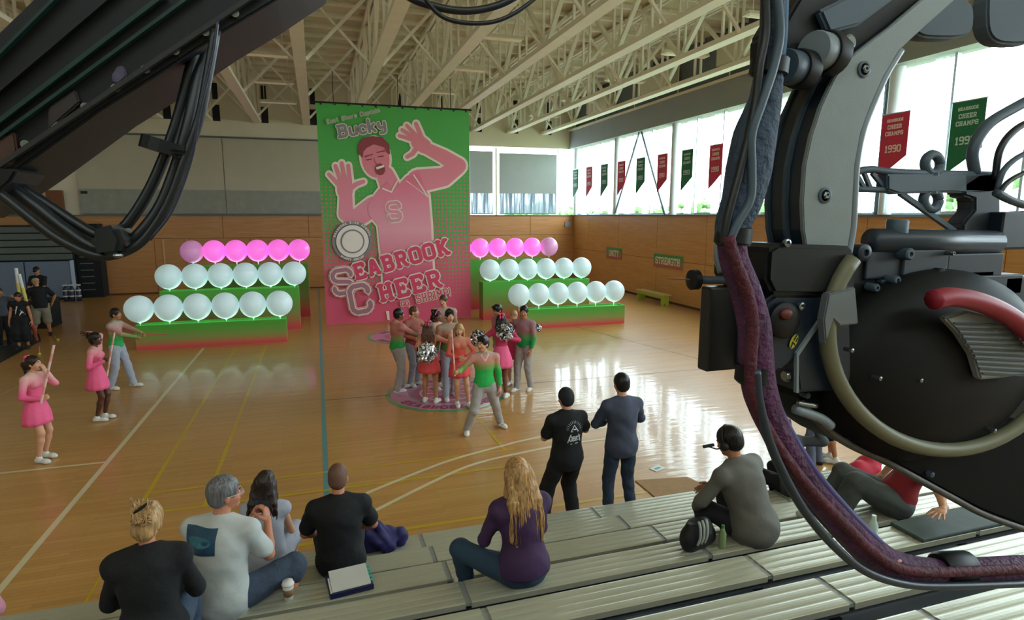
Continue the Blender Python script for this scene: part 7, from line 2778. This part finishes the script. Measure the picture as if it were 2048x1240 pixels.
# ---------------- sleeve with the cables
M_sleeve = mat('sleeve_slate', '#2f3f52', 0.75, noise=0.35, nscale=14, bump=0.8, bscale=40)
M_purple = mat('sleeve_purple', '#4c2148', 0.7, noise=0.4, nscale=12, bump=0.8, bscale=50)
M_maroon = mat('sleeve_maroon', '#4c1426', 0.7, noise=0.3, nscale=12, bump=0.6, bscale=50)
YB_ = 1.42
base = onY(1500, 600, YB_)
cb = empty('cable_sleeve', base, 0, 'long slate and purple cable sleeve hanging from the top and sweeping right', 'cable sleeve')
top_path = [(1546, -40), (1544, 60), (1538, 130), (1530, 200), (1510, 270), (1497, 340), (1484, 400), (1466, 448), (1462, 490)]
rigtube('upper_sleeve', top_path, YB_, 24, M_sleeve, cb, base, n=14, rs=[19, 20, 22, 27, 36, 38, 34, 30, 26])
rigtube('cable', [(x + 18, y) for x, y in top_path], YB_ + 0.05, 11, mat('sleeve_blue', '#2f5a78', 0.6, noise=0.2), cb, base)
rigtube('cable', [(x - 16 + 4 * math.sin(i * 1.9), y) for i, (x, y) in enumerate(top_path)], YB_ - 0.04, 8, M_rubber, cb, base)
rigtube('cable', [(x + 4 + 12 * math.sin(i * 1.3), y) for i, (x, y) in enumerate(top_path)], YB_ - 0.05, 8, M_rigslate, cb, base)
low = [(1462, 470), (1468, 520), (1490, 580), (1508, 650), (1512, 720), (1522, 790), (1556, 870), (1612, 960), (1680, 1040), (1740, 1100), (1800, 1134), (1880, 1142), (1960, 1140), (2080, 1134)]
rigtube('lower_sleeve', low, YB_, 24, M_purple, cb, base, n=14, rs=[24, 24, 26, 28, 30, 30, 27, 25, 28, 31, 30, 26, 27, 28])
rigtube('maroon_hose', [(x - 6 + 10 * math.sin(i * 0.9), y + 2) for i, (x, y) in enumerate(low)], YB_ - 0.05, 11, M_maroon, cb, base)
rigtube('cable', [(x + 18, y - 14) for x, y in low[2:10]], YB_ - 0.02, 9, mat('cable_violet', '#3a3470', 0.5, noise=0.3), cb, base)
rigtube('cable', [(x - 8, y + 20) for x, y in low[5:]], YB_ + 0.04, 12, M_sleeve, cb, base)
for (x, y, ang) in ((1506, 745, 0), (1912, 1132, 1), (1538, 133, 0), (1466, 470, 0)):
    if ang:
        MB().tube([onY(x - 34, y + 4, YB_) - base, onY(x - 30, y + 3, YB_) - base, onY(x + 20, y + 1, YB_) - base, onY(x + 24, y + 1, YB_) - base], 0.05, 16, rs=[0.048, 0.055, 0.055, 0.048]).build('tape_wrap', M_rigblk, cb, autosm=40)
    else:
        MB().tube([onY(x + 2, y - 17, YB_) - base, onY(x + 2, y - 14, YB_) - base, onY(x - 2, y + 16, YB_) - base, onY(x - 2, y + 19, YB_) - base], 0.05, 16, rs=[0.040, 0.050, 0.050, 0.040]).build('tape_wrap', M_rigblk, cb, autosm=40)
MB().sphere(onY(1799, 1122, YB_ - 0.09) - base, (0.009, 0.005, 0.005), 8, 6).build('grommet', mat('grommet_pink', '#d8a0a0', 0.4), cb)

base = onY(1600, 1010, 1.36)
tc_ = empty('thin_hanging_cable', base, 0, 'single thin dark cable curving below the purple cable sleeve', 'cable')
rigtube('cable', [(1512, 740), (1518, 800), (1538, 880), (1568, 950), (1608, 1020), (1664, 1088), (1730, 1142), (1810, 1168), (1900, 1172), (2080, 1166)], 1.36, 8, mat('cable_blue_black', '#22303c', 0.4), tc_, base)

# ---------------- small monitor with rod
YM = 1.55
base = onY(1448, 660, YM)
mo = empty('side_monitor', base, 0, 'black flat monitor housing on a rod left of the camera head', 'monitor')
a, b_ = onY(1412, 745, YM) - base, onY(1486, 572, YM) - base
MB().rbox((a.x, 0, a.z), (b_.x, 0.05, b_.z), 0.008).build('housing', mat('monitor_black', '#15181c', 0.4, noise=0.1), mo)
MB().rbox((b_.x - 0.012, -0.01, a.z + 0.01), (b_.x, 0.05, b_.z), 0.003).build('hood_edge', M_rignavy, mo)
MB().tube([onY(1398, 560, YM) - base, onY(1560, 561, YM) - base], 0.012, 12).build('rod', M_rigslate, mo, smooth=True)
MB().lathe([(0.014, 0.0), (0.030, 0.006), (0.030, 0.026), (0.012, 0.034)], onY(1379, 560, YM) - base, 20, axis='X').build('knob', M_rigblk, mo, autosm=40)
MB().tube([onY(1336, 557, YM) - base, onY(1382, 559, YM) - base], 0.0022, 6).build('needle', mat('needle_amber', '#8a5a34', 0.4), mo)
